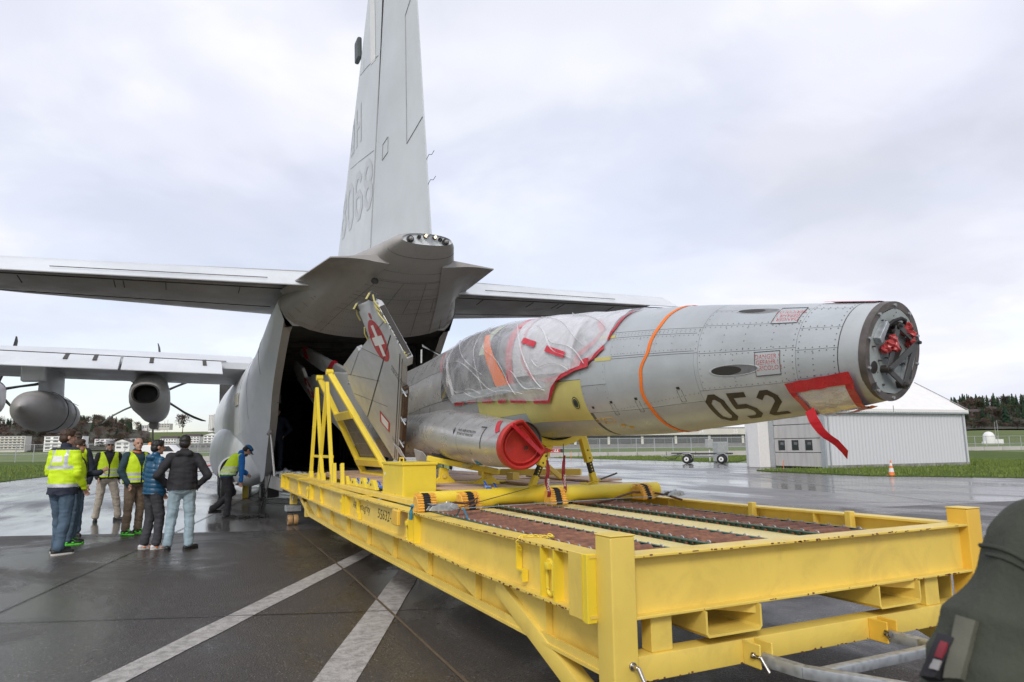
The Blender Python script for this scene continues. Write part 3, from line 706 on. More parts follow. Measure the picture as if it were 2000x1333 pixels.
# rim closing the wall between outer skin and lining
mb = MB()
for sg in (-1, 1):
    mb.grid([[hull_pt(a, 2 * sg), inner(a, 2 * sg)] for a in As])
mb.grid([[hull_pt(3.05, q), inner(3.05, q)] for q in frange(-2, 2, 32)])
mb.build('opening_rim', M['cargo_under'], AC)
mb = MB()
for a in frange(5.2, 14, 16):
    for sg in (-1, 1):
        mb.beam((sg * 1.60, a, .96 + max(0, (7.9 - a)) * .62), (sg * 1.60, a, 3.95), .07, .08, up=(1, 0, 0))
    mb.beam((-1.6, a, 3.97), (1.6, a, 3.97), .06, .10)
mb.build('frame_rib', M['interior'], AC, kind='stuff')
M['holdlight'] = simple('hold_fitting', (.22, .22, .21), .5, 0, .3)
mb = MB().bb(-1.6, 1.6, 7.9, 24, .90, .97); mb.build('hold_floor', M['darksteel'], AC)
mb = MB()
for x in (-1.15, -.4, .4, 1.15): mb.bb(x - .07, x + .07, 4.9, 16, .985, 1.03)
mb.build('roller_rail', M['steel'], AC, bevel=.008)
MB().bb(-2.0, 2.0, 22.9, 23.0, .7, 4.9).build('forward_bulkhead', M['interior'], AC)
mb = MB()
for i in range(9): mb.bb(-1.60, -1.45, 8.6 + i * .9, 9.1 + i * .9, 1.3, 1.35); mb.bb(-1.60, -1.56, 8.5 + i * .9, 8.53 + i * .9, 1.3, 2.6)
mb.build('troop_seat', M['holdlight'], AC, kind='stuff')
# belly forward of the ramp
mb = MB(); mb.grid([[Vector((x, a, .64 + .05 * abs(x) - (.0 if a > 8 else 0))) for x in frange(-1.58, 1.58, 8)] for a in (7.9, 9.5, 12, 24)])
mb.build('belly', M['cargo_under'], AC)
MB().bb(-1.6, 1.6, 7.85, 7.9, .62, .96).build('hinge_sill', M['cargo_under'], AC)
# ramp
mb = MB(); mb.prism([(-1.53, 7.86, .96), (-1.53, 4.80, .93), (-1.53, 4.62, .84), (-1.53, 5.2, .66), (-1.53, 7.86, .62)], (3.06, 0, 0))
rp = mb.build('cargo_ramp', M['cargo_under'], AC, bevel=.02)
mb = MB(); rr = random.Random(5)
for i in range(26):
    x = -1.5 + rr.random() * .5; y = 4.75 + rr.random() * 2.6
    mb.box((x, y, .99 + rr.random() * .04), (rr.uniform(.05, .14), rr.uniform(.05, .3), rr.uniform(.03, .13)), Euler((0, 0, rr.uniform(-.4, .4))))
for i in range(9): mb.cyl((-1.5 + .03 * i, 4.9 + i * .28, 1.03), (-1.42 + .03 * i, 5.0 + i * .28, 1.10), .035, n=8)
mb.build('ramp_fitting', M['galv'], rp, bevel=.006, kind='stuff')
MB().cyl((-1.60, 5.95, .98), (-1.66, 6.15, 1.98), .028, n=12).build('ramp_strut', M['steel'], AC, smooth=True)
MB().tube([(-1.75, 5.9, 1.95), (-1.70, 5.95, 2.02), (-1.66, 6.1, 2.0), (-1.70, 6.3, 2.06), (-1.74, 6.45, 2.2)], .045, 8).build('strut_bracket', M['cargo_under'], AC, smooth=True)

# tail cone and swept-up underside
TT = [  # a : z mid, half width, top z, bottom z
    (-.62, 4.93, .43, 5.04, 4.85), (-.45, 4.92, .53, 5.10, 4.75), (-.1, 4.85, .66, 5.13, 4.64), (.4, 4.78, .86, 5.14, 4.50), (1.0, 4.70, 1.12, 5.15, 4.36),
    (2.0, 4.62, 1.50, 5.10, 4.13), (3.05, 4.52, 1.86, 5.02, 3.84)]
def tail_pt(a, th, off=0.0):
    zm, w, top, bot = lerp_tab(TT, a); c, s = math.cos(th), math.sin(th); n = 2.3
    x = (w + off) * math.copysign(abs(c) ** (2 / n), c); h = (top - zm) if s > 0 else (zm - bot)
    return Vector((x, a, zm + (h + off) * math.copysign(abs(s) ** (2 / n), s)))
mb = MB(); mb.grid([[tail_pt(a, 2 * math.pi * k / 48) for k in range(48)] for a in frange(-.62, 3.05, 18)], closed_u=True)
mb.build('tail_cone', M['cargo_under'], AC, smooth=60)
# flat slanting end face with lights
mb = MB(); ring = [tail_pt(-.62, 2 * math.pi * k / 48) for k in range(48)]
mb.grid([ring, [p * .94 + Vector((0, -.62, 4.95)) * .06 + Vector((0, .03, 0)) for p in ring]], closed_u=True); mb.add([p * .94 + Vector((0, -.62, 4.95)) * .06 + Vector((0, .03, 0)) for p in ring], [tuple(range(48))])
ef = mb.build('tail_end_face', M['cargo'], AC)
for x, z, r, kind in ((-.29, 4.93, .048, 'lamp'), (-.14, 4.975, .026, 'dark'), (-.03, 4.995, .025, 'lit'), (.13, 4.99, .025, 'lit'), (.225, 4.965, .028, 'dark'), (.32, 4.93, .045, 'lamp')):
    m_ = {'lamp': M['lens'], 'dark': M['glassdark'], 'lit': M['lens_on']}[kind]
    o = MB().lathe([(0, .055), (r * .6, .045), (r * .95, .0), (r, -.03)], (x, -.635, z), (0, -1, 0), 16).build('tail_lamp', m_, AC, smooth=True)
    if kind == 'lit': o['label'] = 'small lit warm white tail lamp'
    MB().lathe([(r * 1.02, .02), (r * 1.25, .0), (r * 1.25, -.06)], (x, -.63, z), (0, -1, 0), 16).build('lamp_rim', M['darksteel'], o)
MB().lathe([(0, -.02), (.035, -.02), (.055, .0), (.055, -.1)], (-.62, .35, 4.42), (0, -1, -.3), 14).build('drain_pipe', M['seam'], AC, smooth=True)
# strakes: flared root fairings of the tailplane
for sg in (-1, 1):
    mb = MB()
    def st_up(s, t):   # s: along a, t: out
        a = -.02 + s * 3.07; inner_ = tail_pt(min(a, 3.05), 0).x * .86; outx = 1.46 + .40 * s
        x = inner_ + (outx - inner_) * t
        return Vector((sg * x, a, 4.80 - .10 * t + .06 * s))
    def st_dn(s, t):
        a = -.02 + s * 3.07; p = tail_pt(min(a, 3.05), -.85); u = st_up(s, t)
        zlow = p.z; zz = u.z - .02 - (u.z - zlow) * (1 - t) ** 1.5
        return Vector((u.x if t > 0 else sg * abs(p.x) * .97, a, zz))
    mb.grid([[st_up(s, t) for t in frange(0, 1, 8)] for s in frange(0, 1, 14)])
    mb.grid([[st_dn(s, t) for t in frange(0, 1, 8)] for s in frange(0, 1, 14)])
    mb.grid([[st_up(s, 1), st_dn(s, 1)] for s in frange(0, 1, 14)]); mb.grid([[st_up(0, t), st_dn(0, t)] for t in frange(0, 1, 8)])
    mb.build('tailplane_fairing', M['cargo_under'], AC, smooth=50)
def airfoil(n=14, t=.12):
    """closed section, chord 0 (nose) .. 1 (trailing edge)"""
    up, dn = [], []
    for i in range(n + 1):
        x = .5 - .5 * math.cos(math.pi * i / n)
        y = 5 * t * (.2969 * math.sqrt(x) - .126 * x - .3516 * x**2 + .2843 * x**3 - .1036 * x**4)
        up.append((x, y)); dn.append((x, -y))
    return up[::-1] + dn[1:]
def lofted(mb, secs, foil, cap=True):
    """secs: list of (span point Vector of nose, chord, direction vec of chord, up vec, thickness scale)"""
    rows = [[P + d * (c * x) + u * (c * y * k) for x, y in foil] for P, c, d, u, k in secs]
    mb.grid(rows, closed_u=True)
    if cap: mb.add(rows[0], [tuple(range(len(foil)))]); mb.add(rows[-1], [tuple(range(len(foil)))[::-1]])
    return mb
B = Vector((0, -1, 0)); UPV = Vector((0, 0, 1))
foil = airfoil()
# tailplane + elevators
for sg in (-1, 1):
    secs = []
    for t in frange(0, 1, 6):
        b = 1.1 + t * 6.45; le = 6.65 - 1.55 * t; hg = 2.62 + .22 * t; secs.append((Vector((sg * b, le, 4.98)), le - hg, B, UPV, (.85 - .2 * t) * (1 if t < 1 else .5)))
    f2 = [(x, y) for x, y in airfoil(12, .16)]; f2 = [(x * 1.0, y + (.012 if y < 0 and x > .98 else 0)) for x, y in f2]
    f3 = [(x * 1.25, y) for x, y in airfoil(16, .13) if x * 1.25 <= 1.0] ; f3 = f3 if len(f3) > 5 else f2
    up = [p for p in f3 if p[1] >= 0]; dn = [p for p in f3 if p[1] < 0]
    f3 = [(1.0, .035)] + [p for p in up if p[0] < .97] + [p for p in dn if p[0] < .97] + [(1.0, -.035)]
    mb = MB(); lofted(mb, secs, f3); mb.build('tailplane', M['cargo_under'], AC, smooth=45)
    secs = []; dr = R(25)
    for t in frange(0, 1, 6):
        b = 1.42 + t * 6.05; hg = 2.60 + .22 * t; ch = .86 - .12 * t
        b2 = b if t > 0 else 1.30
        secs.append((Vector((sg * b, hg, 4.985)), ch, Vector((0, -math.cos(dr), -math.sin(dr))), Vector((0, -math.sin(dr), math.cos(dr))), .9))
    el = [(0, .0), (0, .07), (.06, .115), (.3, .09), (1, .012), (1, -.012), (.3, -.08), (.06, -.10), (0, -.06)]
    mb = MB(); lofted(mb, secs, el); ev = mb.build('elevator', M['cargo'], AC, smooth=45)
    mb = MB()
    tb = [(Vector((sg * b, 2.60 + .22 * (b - 1.42) / 6.5, 4.985)) + secs[0][2] * .60 + secs[0][3] * .055) for b in (2.2, 5.6)]
    mb.beam(tb[0], tb[1], .012, .012); mb.build('trim_tab_seam', M['seam'], ev)
    mb = MB(); mb.beam((sg * 1.6, 3.05, 4.80), (sg * 7.9, 3.2, 4.86), .05, .012); mb.beam((sg * 1.9, 4.3, 4.665), (sg * 7.8, 4.0, 4.74), .02, .012)
    for b in (2.6, 3.9, 4.6, 4.75, 6.2): mb.beam((sg * b, 3.1, 4.80), (sg * b, 3.5, 4.76), .015, .012)
    mb.build('tailplane_seam', M['seam'], AC)
M['seamfin'] = simple('fin_seam', (.50, .53, .54), .7)
M['gunmetal_'] = simple('antenna_green', (.06, .075, .075), .5)
M['tabseam'] = simple('tab_seam', (.36, .38, .39), .7)
# fin and rudder
def fin_le(z): return 5.95 - (z - 5.9) * .655
def fin_te(z): return -.82 + (z - 4.9) * .093
def fin_hg(z): return 2.18 - (z - 5.3) * .212
fsec = [(0, 0), (.03, .42), (.12, .75), (.3, 1.0), (.6, .98), (1, .80)]
mb = MB(); rows = []
for z in frange(4.9, 12.6, 12):
    le, hg = fin_le(z), fin_hg(z) + .02; th = .33 - .018 * (z - 4.9) 
    rows.append([Vector((-th * w_, le - (le - hg) * x, z)) for x, w_ in fsec] + [Vector((th * w_, le - (le - hg) * x, z)) for x, w_ in fsec[::-1]])
mb.grid(rows, closed_u=True); mb.add(rows[-1], [tuple(range(len(rows[-1])))]); mb.build('fin', M['fin'], AC, smooth=40)
rows = []
for z in frange(4.98, 12.5, 12):
    hg, te = fin_hg(z) - .02, fin_te(z); th = (.33 - .018 * (z - 4.9)) * .80
    rows.append([Vector((x * th, hg - (hg - te) * t, z)) for x, t in ((-.93, 0), (-1, .04), (-.5, .55), (-.05, 1))] + [Vector((x * th, hg - (hg - te) * t, z)) for x, t in ((.05, 1), (.5, .55), (1, .04), (.93, 0))])
mb = MB(); mb.grid(rows, closed_u=True); mb.add(rows[-1], [tuple(range(8))]); mb.add(rows[0], [tuple(range(8))]); rud = mb.build('rudder', M['fin'], AC, smooth=40)
mb = MB()
for z0, z1 in ((4.95, 12.5),): mb.beam((0, fin_hg(z0), z0), (0, fin_hg(z1), z1), .40, .02, up=(0, 1, 0))
mb.build('rudder_hinge_gap', M['seam'], AC)
def rud_pt(u, z):   # left face of rudder, u 0 hinge .. 1 trailing
    hg, te = fin_hg(z), fin_te(z); th = (.33 - .018 * (z - 4.9)) * .80
    t = u; x = -1 + (t - .04) / .51 * .5 if t < .55 else -.5 + (t - .55) / .45 * .45
    return Vector((x * th - .006, hg - (hg - te) * t, z))
mb = MB()
for a, b in (((.72, 9.35), (.70, 6.9)), ((.70, 6.9), (.99, 7.1)), ((.72, 9.35), (.99, 9.7)), ((.2, 7.05), (.2, 7.35)), ((.2, 7.35), (.32, 7.4)), ((.32, 7.4), (.32, 7.1)), ((.32, 7.1), (.2, 7.05))):
    mb.tube([rud_pt(a[0] + (b[0]-a[0]) * t, a[1] + (b[1]-a[1]) * t) for t in frange(0, 1, 5)], .007, 4)
mb.build('tab_seam', M['tabseam'], rud)
for z in (5.85, 6.3):
    MB().tube([Vector((0, fin_te(z) + .02, z)), Vector((0, fin_te(z) - .12, z + .04)), Vector((.02, fin_te(z) - .2, z + .01)), Vector((.02, fin_te(z) - .32, z + .03))], .005, 4).build('static_wick', M['seam'], rud)
def fin_pt(a, z, off=.006):
    le, hg = fin_le(z), fin_hg(z); th = .33 - .018 * (z - 4.9); x = (le - a) / (le - hg)
    for (x0, w0), (x1, w1) in zip(fsec, fsec[1:]):
        if x <= x1: w_ = w0 + (w1 - w0) * max(0, (x - x0)) / (x1 - x0); break
    else: w_ = .8
    return Vector((-th * w_ - off, a, z))
mb = MB(); stencil(mb, '8068', 1.05, lambda u, v: fin_pt(4.70 - u * .98 , 6.36 + v), th=.15, sub=3, pitch=.70)
mb.build('fin_number', M['finmark'], AC, recalc=False); mb = MB()
stencil(mb, 'QH', .86, lambda u, v: fin_pt(3.80 - u * .95, 8.03 + v), th=.15, sub=3, pitch=.78)
mb.build('fin_letters', M['finmark'], AC, recalc=False)
mb = MB()
for a0, z0, a1, z1 in ((3.9, 7.8, 1.80, 7.45), (3.0, 9.6, 1.45, 9.3), (2.5, 9.5, 2.5, 9.8)):
    mb.tube([fin_pt(a0 + (a1-a0)*t, z0 + (z1-z0)*t, .003) for t in frange(0, 1, 6)], .006, 4)
mb.build('fin_seam', M['seamfin'], AC)
mb = MB(); mb.grid([[fin_pt(1.95 - .1 * 0, 9.35 + k * .4), fin_pt(1.62, 9.30 + k * .4)] for k in range(8)]); mb.build('fin_light_strip', M['white'], AC, recalc=False)
mb = MB(); mb.box((-.20, fin_le(10.35) + .12, 10.35), (.10, .34, .50)); mb.build('fin_antenna', M['gunmetal_'], AC, bevel=.045, seg=3)

# wings with drooped flaps, dihedral, dark hinge gaps
def wing_sec(b, dz=0): return 4.02 + .045 * abs(b)
for sg in (-1, 1):
    secs = []
    for t in frange(0, 1, 8):
        b = 1.6 + 18.4 * t; ch = 4.65 - 1.9 * max(0, (b - 6) / 14); z = wing_sec(b)
        secs.append((Vector((sg * b, 15.5 - .3 * max(0, b - 6) / 14, z - .02)), ch, Vector((0, -1, -.0)), Vector((0, 0, 1)), 1.0))
    wf = [(1.0, .02), (.9, .055), (.75, .095), (.5, .12), (.3, .125), (.12, .10), (.03, .05), (0, 0), (.03, -.03), (.15, -.05), (.5, -.055), (.9, -.035), (1.0, -.02)]
    mb = MB(); lofted(mb, secs, wf); mb.build('wing', M['cargo'], AC, smooth=45)
    fb = [(2.55, 5.05), (5.12, 9.3), (9.37, 14.0)]
    for b0, b1 in fb:
        mb = MB(); dr = R(20); s2 = []
        for b in (b0, b1):
            z = wing_sec(b) - .01; s2.append((Vector((sg * b, 10.78, z)), 1.12, Vector((0, -math.cos(dr), -math.sin(dr))), Vector((0, -math.sin(dr), math.cos(dr))), 1))
        lofted(mb, s2, [(0, .03), (.05, .09), (.3, .085), (1, .01), (1, -.01), (.3, -.06), (.05, -.05)]); fl = mb.build('flap', M['cargo'], AC, smooth=40)
        for k in range(2 if b1 - b0 < 3 else 3):
            mb = MB()
            b = b0 + (b1 - b0) * ((.18, .72, .5)[k] if b1 - b0 < 3 else (.14, .30, .78)[k]); z = wing_sec(b)
            P = Vector((sg * b, 10.78, z)); mb.beam(P + Vector((0, .02, .105)), P + s2[0][2] * .55 + s2[0][3] * .082, .10, .02, up=s2[0][3])
            mb.build('flap_hinge_slot', M['seam'], fl)
    MB().beam((sg * 2.4, 10.83, wing_sec(2.4) + .10), (sg * 14, 10.83, wing_sec(14) + .10), .04, .02).build('flap_gap', M['seam'], AC)
# wing centre fairing
mb = MB(); mb.bb(-1.75, 1.75, 10.6, 16.2, 4.2, 5.1); pass

# engines with six-blade scimitar propellers
def blade_mesh():
    mb = MB(); rows = []
    for r, ch, tw, sw, th in ((.30, .16, 88, 0, .07), (.7, .25, 84, .01, .05), (1.2, .33, 79, .03, .035), (1.6, .31, 75, .0, .022), (1.9, .22, 72, -.05, .015), (2.05, .10, 70, -.10, .01)):
        a = R(tw); d = Vector((math.cos(a), math.sin(a), 0)); n_ = Vector((-math.sin(a), math.cos(a), 0))
        rows.append([Vector((sw, 0, r)) + d * ch * x + n_ * th * y for x, y in ((-.5, 0), (-.25, .9), (.1, 1), (.5, 0), (.1, -.5), (-.25, -.6))])
    mb.grid(rows, closed_u=True); mb.add(rows[-1], [tuple(range(6))]); me = mb.mesh('blade', smooth=50); me.materials.append(M['blackpaint']); return me
BLM = blade_mesh()
tipm = MB().bb(-.33, -.0, -.03, .03, 1.86, 1.93).mesh('blade_tip_band'); tipm.materials.append(M['white'])
def engine(b, ang, scale=1.0):
    zc = wing_sec(b) - .72
    root = bpy.data.objects.new('engine_nacelle', None)
    mb = MB(); rows = []
    for a, hw, zt, zb, dx in ((9.75, .34, -.02, -.55, 0), (10.3, .42, .12, -.66, 0), (11.5, .50, .34, -.78, 0), (13, .53, .62, -.80, 0), (15, .54, .66, -.78, 0), (17, .52, .55, -.82, 0), (18.2, .46, .62, -.62, 0), (18.6, .38, .60, -.30, 0)):
        rows.append([Vector((b + hw * math.copysign(abs(math.cos(t)) ** .85, math.cos(t)), a, zc + (zt + zb) / 2 + (zt - zb) / 2 * math.copysign(abs(math.sin(t)) ** .85, math.sin(t)))) for t in [2 * math.pi * k / 24 for k in range(24)]])
    mb.grid(rows, closed_u=True); mb.add(rows[-1], [tuple(range(24))])
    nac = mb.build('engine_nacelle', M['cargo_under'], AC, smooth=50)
    inn = [Vector((b + (p.x - b) * .86, p.y - .03, zc - .27 + (p.z - zc + .27) * .86)) for p in rows[0]]
    mb = MB(); mb.grid([rows[0], inn], closed_u=True); mb.grid([inn, [Vector((b + (p.x-b)*.85, p.y + .9, p.z)) for p in inn]], closed_u=True)
    mb.add([Vector((b + (p.x-b)*.85, p.y + .9, p.z)) for p in inn], [tuple(range(24))]); mb.build('exhaust_pipe', M['blackpaint'], nac, smooth=40)
    mb = MB(); mb.bb(b - .16, b + .16, 16.8, 18.3, zc - 1.02, zc - .75); mb.build('chin_intake', M['cargo_under'], nac, bevel=.1, smooth=40, seg=2)
    MB().lathe([(0, .75), (.12, .68), (.26, .45), (.34, .1), (.36, -.15)], (b, 18.75, zc + .30), (0, 1, 0), 24).build('spinner', M['cargo_under'], nac, smooth=50)
    for k in range(6):
        o = bpy.data.objects.new('propeller_blade', BLM); COL.objects.link(o); o.parent = nac
        o.location = (b, 18.85, zc + .30); o.rotation_euler = (0, ang + k * math.pi / 3, 0)
    return nac
for b, an in ((-4.45, R(3)), (-9.55, R(18)), (4.45, R(10)), (9.55, R(25))): engine(b, an)
for o in [o for o in bpy.data.objects if o.name.startswith('propeller_blade')][:6]:
    pass
# external fuel tank and pylon
for sg in (-1, 1):
    bt = sg * 7.02
    prof_ = [(0, 0), (.05, .03), (.14, .25), (.30, .8), (.46, 1.6), (.545, 2.6), (.565, 3.4), (.565, 6.2), (.5, 7.6), (.33, 8.6), (0, 9.3)]
    tk = MB().lathe([(r, h) for r, h in prof_], (bt, 8.6, 2.86), (.015 * sg, 1, .012), 36).build('fuel_tank', M['cargo_under'], AC, smooth=50)
    mb = MB()
    for h in (3.35, 3.42, 5.0): mb.tube([Vector((bt + .57 * math.cos(t), 8.6 + h, 2.9 + .57 * math.sin(t))) for t in [2*math.pi*k/32 for k in range(32)]], .008, 4, closed=True)
    for t in (.6, 1.5, 2.6, 3.4): mb.tube([Vector((bt + .572 * math.cos(t), 8.6 + h, 2.9 + .572 * math.sin(t))) for h in (3.4, 5, 6.2)], .008, 4)
    mb.build('tank_seam', M['seam'], tk)
    mb = MB(); lofted(mb, [(Vector((bt, 14.4, 3.35)), 3.6, B, Vector((1, 0, 0)), 1.0), (Vector((bt, 14.4, 4.25)), 3.4, B, Vector((1, 0, 0)), 1.0)], airfoil(10, .13)); mb.build('pylon', M['cargo'], AC, smooth=45)
    MB().bb(bt - .42, bt + .12, 10.9, 11.2, 3.66, 4.12).build('flap_track_box', M['cargo'], AC, bevel=.03)
# landing gear pods and wheels
for sg in (-1, 1):
    mb = MB(); rows = []
    for a, k in ((7.6, 0), (8.3, 0), (9.1, 0), (9.9, .02), (10.8, .22), (11.6, .36), (12.4, .50), (13.4, .62), (14.6, .74), (16, .95), (17, 1), (19, 1), (21, .7), (22.5, .1)):
        kk = max(0, min(1, (a - 9.6) / 7.4)) ** 1.25 * (1 if a < 19.5 else k)
        st_ = sstep(7.4, 10.4, a); rows.append([Vector((sg * (1.50 + (.08 + .52 * st_ + .42 * kk) * max(0, math.cos(t)) ** .5), a, 1.45 + (.40 + .42 * st_ + .2 * min(1, kk * 3)) * math.sin(t))) for t in frange(-math.pi/2, math.pi/2, 14)])
    mb.grid(rows); mb.build('gear_pod', M['cargo'], AC, smooth=50)
    for a in (12.6, 14.2):
        wmb = MB().lathe([(.20, -.16), (.40, -.17), (.52, -.12), (.56, 0), (.52, .12), (.40, .17), (.20, .16)], (sg * 2.25, a, .57), (1, 0, 0), 28)
        wh = wmb.build('main_wheel', M['black'], AC, smooth=50)
        MB().cyl((sg * 2.25 - .15, a, .57), (sg * 2.25 + .15, a, .57), .2, n=16).build('wheel_hub', M['galv'], wh)
    # curved gear door, seen as a pale ring
    mb = MB(); C0 = Vector((sg * 2.12, 11.9, 1.0))
    for t0 in (0,):
        arc = [R(x) for x in frange(62, 250, 16)]
        pass
    TC = [2*math.pi*k/36 for k in range(36)]; E_ = lambda rx, rz, dy: [Vector((C0.x + sg * rx * math.cos(t), C0.y + dy, C0.z + rz * math.sin(t))) for t in TC]
    mb.grid([E_(.41, .42, .12), E_(.40, .43, 0), E_(.355, .385, -.01), E_(.35, .38, .10)], closed_u=True); gd_ = mb.build('gear_door_ring', M['cargo'], AC, smooth=45)
    mb = MB(); mb.add(E_(.36, .39, .08), [tuple(range(36))]); mb.build('wheel_well', M['blackpaint'], gd_)
    mb = MB(); mb.bb(sg * 1.2, sg * 1.5, 8.3, 8.8, .34, .62); mb.bb(sg * 1.55, sg * 1.6, 8.9, 9.3, .30, .62); mb.build('belly_fitting', M['blackpaint'], AC, bevel=.01)
for x in (-.35, .35):
    MB().lathe([(.16, -.14), (.34, -.15), (.45, -.1), (.48, 0), (.45, .1), (.34, .15), (.16, .14)], (x, 27, .52), (1, 0, 0), 24).build('nose_wheel', M['black'], AC, smooth=50)
# forward fuselage (closed)
mb = MB(); rows = []
for a, k, zc in ((23.9, 1, 2.85), (26, .97, 2.83), (28, .82, 2.7), (29.6, .5, 2.5), (30.3, .12, 2.35)):
    rows.append([Vector((2.15 * k * math.cos(t), a, zc + 2.2 * k * math.sin(t))) for t in [2*math.pi*i/32 for i in range(32)]])
mb.grid(rows, closed_u=True); mb.build('nose_section', M['cargo'], AC, smooth=60)
M['undseam'] = simple('belly_seam', (.17, .16, .15), .7)
# panel seams on tail cone, fairing and fuselage flank
mb = MB()
def seam_tail(th0, a0, th1, a1, n=12): mb.tube([tail_pt(a0 + (a1-a0)*t, th0 + (th1-th0)*t, .002) for t in frange(0, 1, n)], .0045, 4)
for a in (.55, 1.25, 1.9): seam_tail(R(200), a, R(340), a, 24)
for th in (215, 240, 268, 290, 318): seam_tail(R(th), .55, R(th + (3 if th > 270 else -3)), 3.0, 8)
for th in (228, 255, 280, 305): seam_tail(R(th), 1.25, R(th), 1.9, 6)
seam_tail(R(190), -.3, R(350), -.3, 20)
mb.build('tail_panel_seam', M['undseam'], AC, kind='stuff')
mb = MB()
def seam_h(q0, a0, q1, a1, n=14): mb.tube([hull_pt(a0 + (a1-a0)*t, q0 + (q1-q0)*t, .002) for t in frange(0, 1, n)], .005, 4)
for sg in (-1, 1):
    for a in (5.2, 7.2, 9.3): seam_h(sg * .3, a, sg * 1.48, a, 16)
mb.build('hull_panel_seam', M['seamlight'], AC, kind='stuff')
MB().box((-2.17, 9.9, 3.02), (.02, 1.1, .34)).build('side_mark', simple('pale_mark', (.46, .44, .36), .6), AC)
# rivet lines on the belly of the tail
mb = MB()
for a in frange(.2, 2.9, 9):
    for k in range(70):
        p = tail_pt(a, R(200 + k * 2), .001); mb.box(p, (.011, .011, .011))
mb.build('tail_rivets', M['undseam'], AC, kind='stuff', recalc=False)

# ------------------------------------------------------------------ yellow loading frame
def cloc(x, y, z=0): return (x, y, z)
FR = thing('loading_frame', 'long yellow steel loading frame with rusty roller tracks reaching to the aircraft ramp', 'loading frame', (3.6, 9, 0))
RT = [(3.12, .98, .655), (4.2, .972, .652), (5.0, .962, .645), (6.4, .958, .668), (9.3, .965, .675), (12.0, .99, .70), (14.2, 1.01, .715), (15.75, 1.032, .735)]
def rail(xc, sgn, name):
    mb = MB(); rows = []
    ys = frange(3.22, 15.7, 26)
    fl, fh, wt = .075, .016, .008
    for y in ys:
        zt, zb = lerp_tab(RT, y)
        prof_ = [(-fl, zt - fh), (-fl, zt), (fl, zt), (fl, zt - fh), (wt, zt - fh), (wt, zb + fh), (fl, zb + fh), (fl, zb), (-fl, zb), (-fl, zb + fh), (-wt, zb + fh), (-wt, zt - fh)]
        rows.append([Vector((xc + a, y, z)) for a, z in prof_])
    mb.grid(rows, closed_u=True); mb.add(rows[0], [tuple(range(12))]); mb.add(rows[-1], [tuple(range(12))[::-1]])
    return mb.build(name, M['yellow'], FR)
XL, XR = 2.075, 5.12
lr = rail(XL, -1, 'side_rail'); rr_ = rail(XR, 1, 'side_rail')
def ibeam(p0, p1, h, fl, name, m, parent, ft=.016, wt=.012):
    p0, p1 = Vector(p0), Vector(p1); d = (p1 - p0).normalized(); s_ = d.cross(Vector((0, 0, 1))).normalized(); u = s_.cross(d)
    pr_ = [(-fl/2, h/2), (fl/2, h/2), (fl/2, h/2 - ft), (wt/2, h/2 - ft), (wt/2, -h/2 + ft), (fl/2, -h/2 + ft), (fl/2, -h/2), (-fl/2, -h/2), (-fl/2, -h/2 + ft), (-wt/2, -h/2 + ft), (-wt/2, h/2 - ft), (-fl/2, h/2 - ft)]
    mb = MB(); r0 = [p0 + s_ * a + u * b for a, b in pr_]; r1 = [p1 + s_ * a + u * b for a, b in pr_]
    mb.grid([r0, r1], closed_u=True); mb.add(r0, [tuple(range(12))]); mb.add(r1, [tuple(range(12))[::-1]])
    return mb.build(name, m, parent)
# corner posts
MB().bb(2.045, 2.20, 3.08, 3.235, -.0 + .02, 1.085).build('corner_post', M['yellow'], FR, bevel=.016, seg=3, smooth=30)
MB().bb(5.06, 5.215, 3.08, 3.235, .02, 1.085).build('corner_post', M['yellow_orange'], FR, bevel=.016, seg=3, smooth=30)
for x0, x1 in ((2.043, 2.202), (5.058, 5.217)): MB().bb(x0, x1, 3.078, 3.237, 1.084, 1.092).build('post_cap', M['yellow'], FR, bevel=.003)
# front beam: deep channel
mb = MB(); mb.bb(2.2, 5.06, 3.150, 3.165, .672, .966); mb.build('front_beam', M['yellow'], FR)
MB().bb(2.2, 5.06, 3.085, 3.235, .966, .982).build('beam_flange', M['yellow'], FR, bevel=.003)
MB().bb(2.2, 5.06, 3.085, 3.235, .656, .672).build('beam_flange', M['yellow'], FR, bevel=.003)
mb = MB(); mb.bb(2.2, 5.06, 3.115, 3.235, .335, .467); mb.build('lower_beam', M['yellow'], FR, bevel=.008, seg=2, smooth=30)
for x in (2.32, 4.60): MB().bb(x, x + .14, 3.13, 3.225, .467, .656).build('stub_post', M['yellow'], FR, bevel=.006)
# plated overlap on the left rail end
MB().bb(1.985, 2.0, 3.27, 3.42, .64, .985).build('splice_plate', M['yellow'], FR, bevel=.003)
MB().bb(1.985, 2.045, 3.225, 3.27, .63, .985).build('splice_plate', M['yellow_clean'], FR, bevel=.003)
mb = MB()
rz = random.Random(3)
for k in range(46): mb.box((1.984, 3.268, .645 + k * .0073), (.007, .008 + .003 * rz.random(), .0066)); mb.box((2.046, 3.226, .645 + k * .0073), (.006, .007, .0066))
mb.build('weld_bead', M['yellow_clean'], FR, kind='stuff')
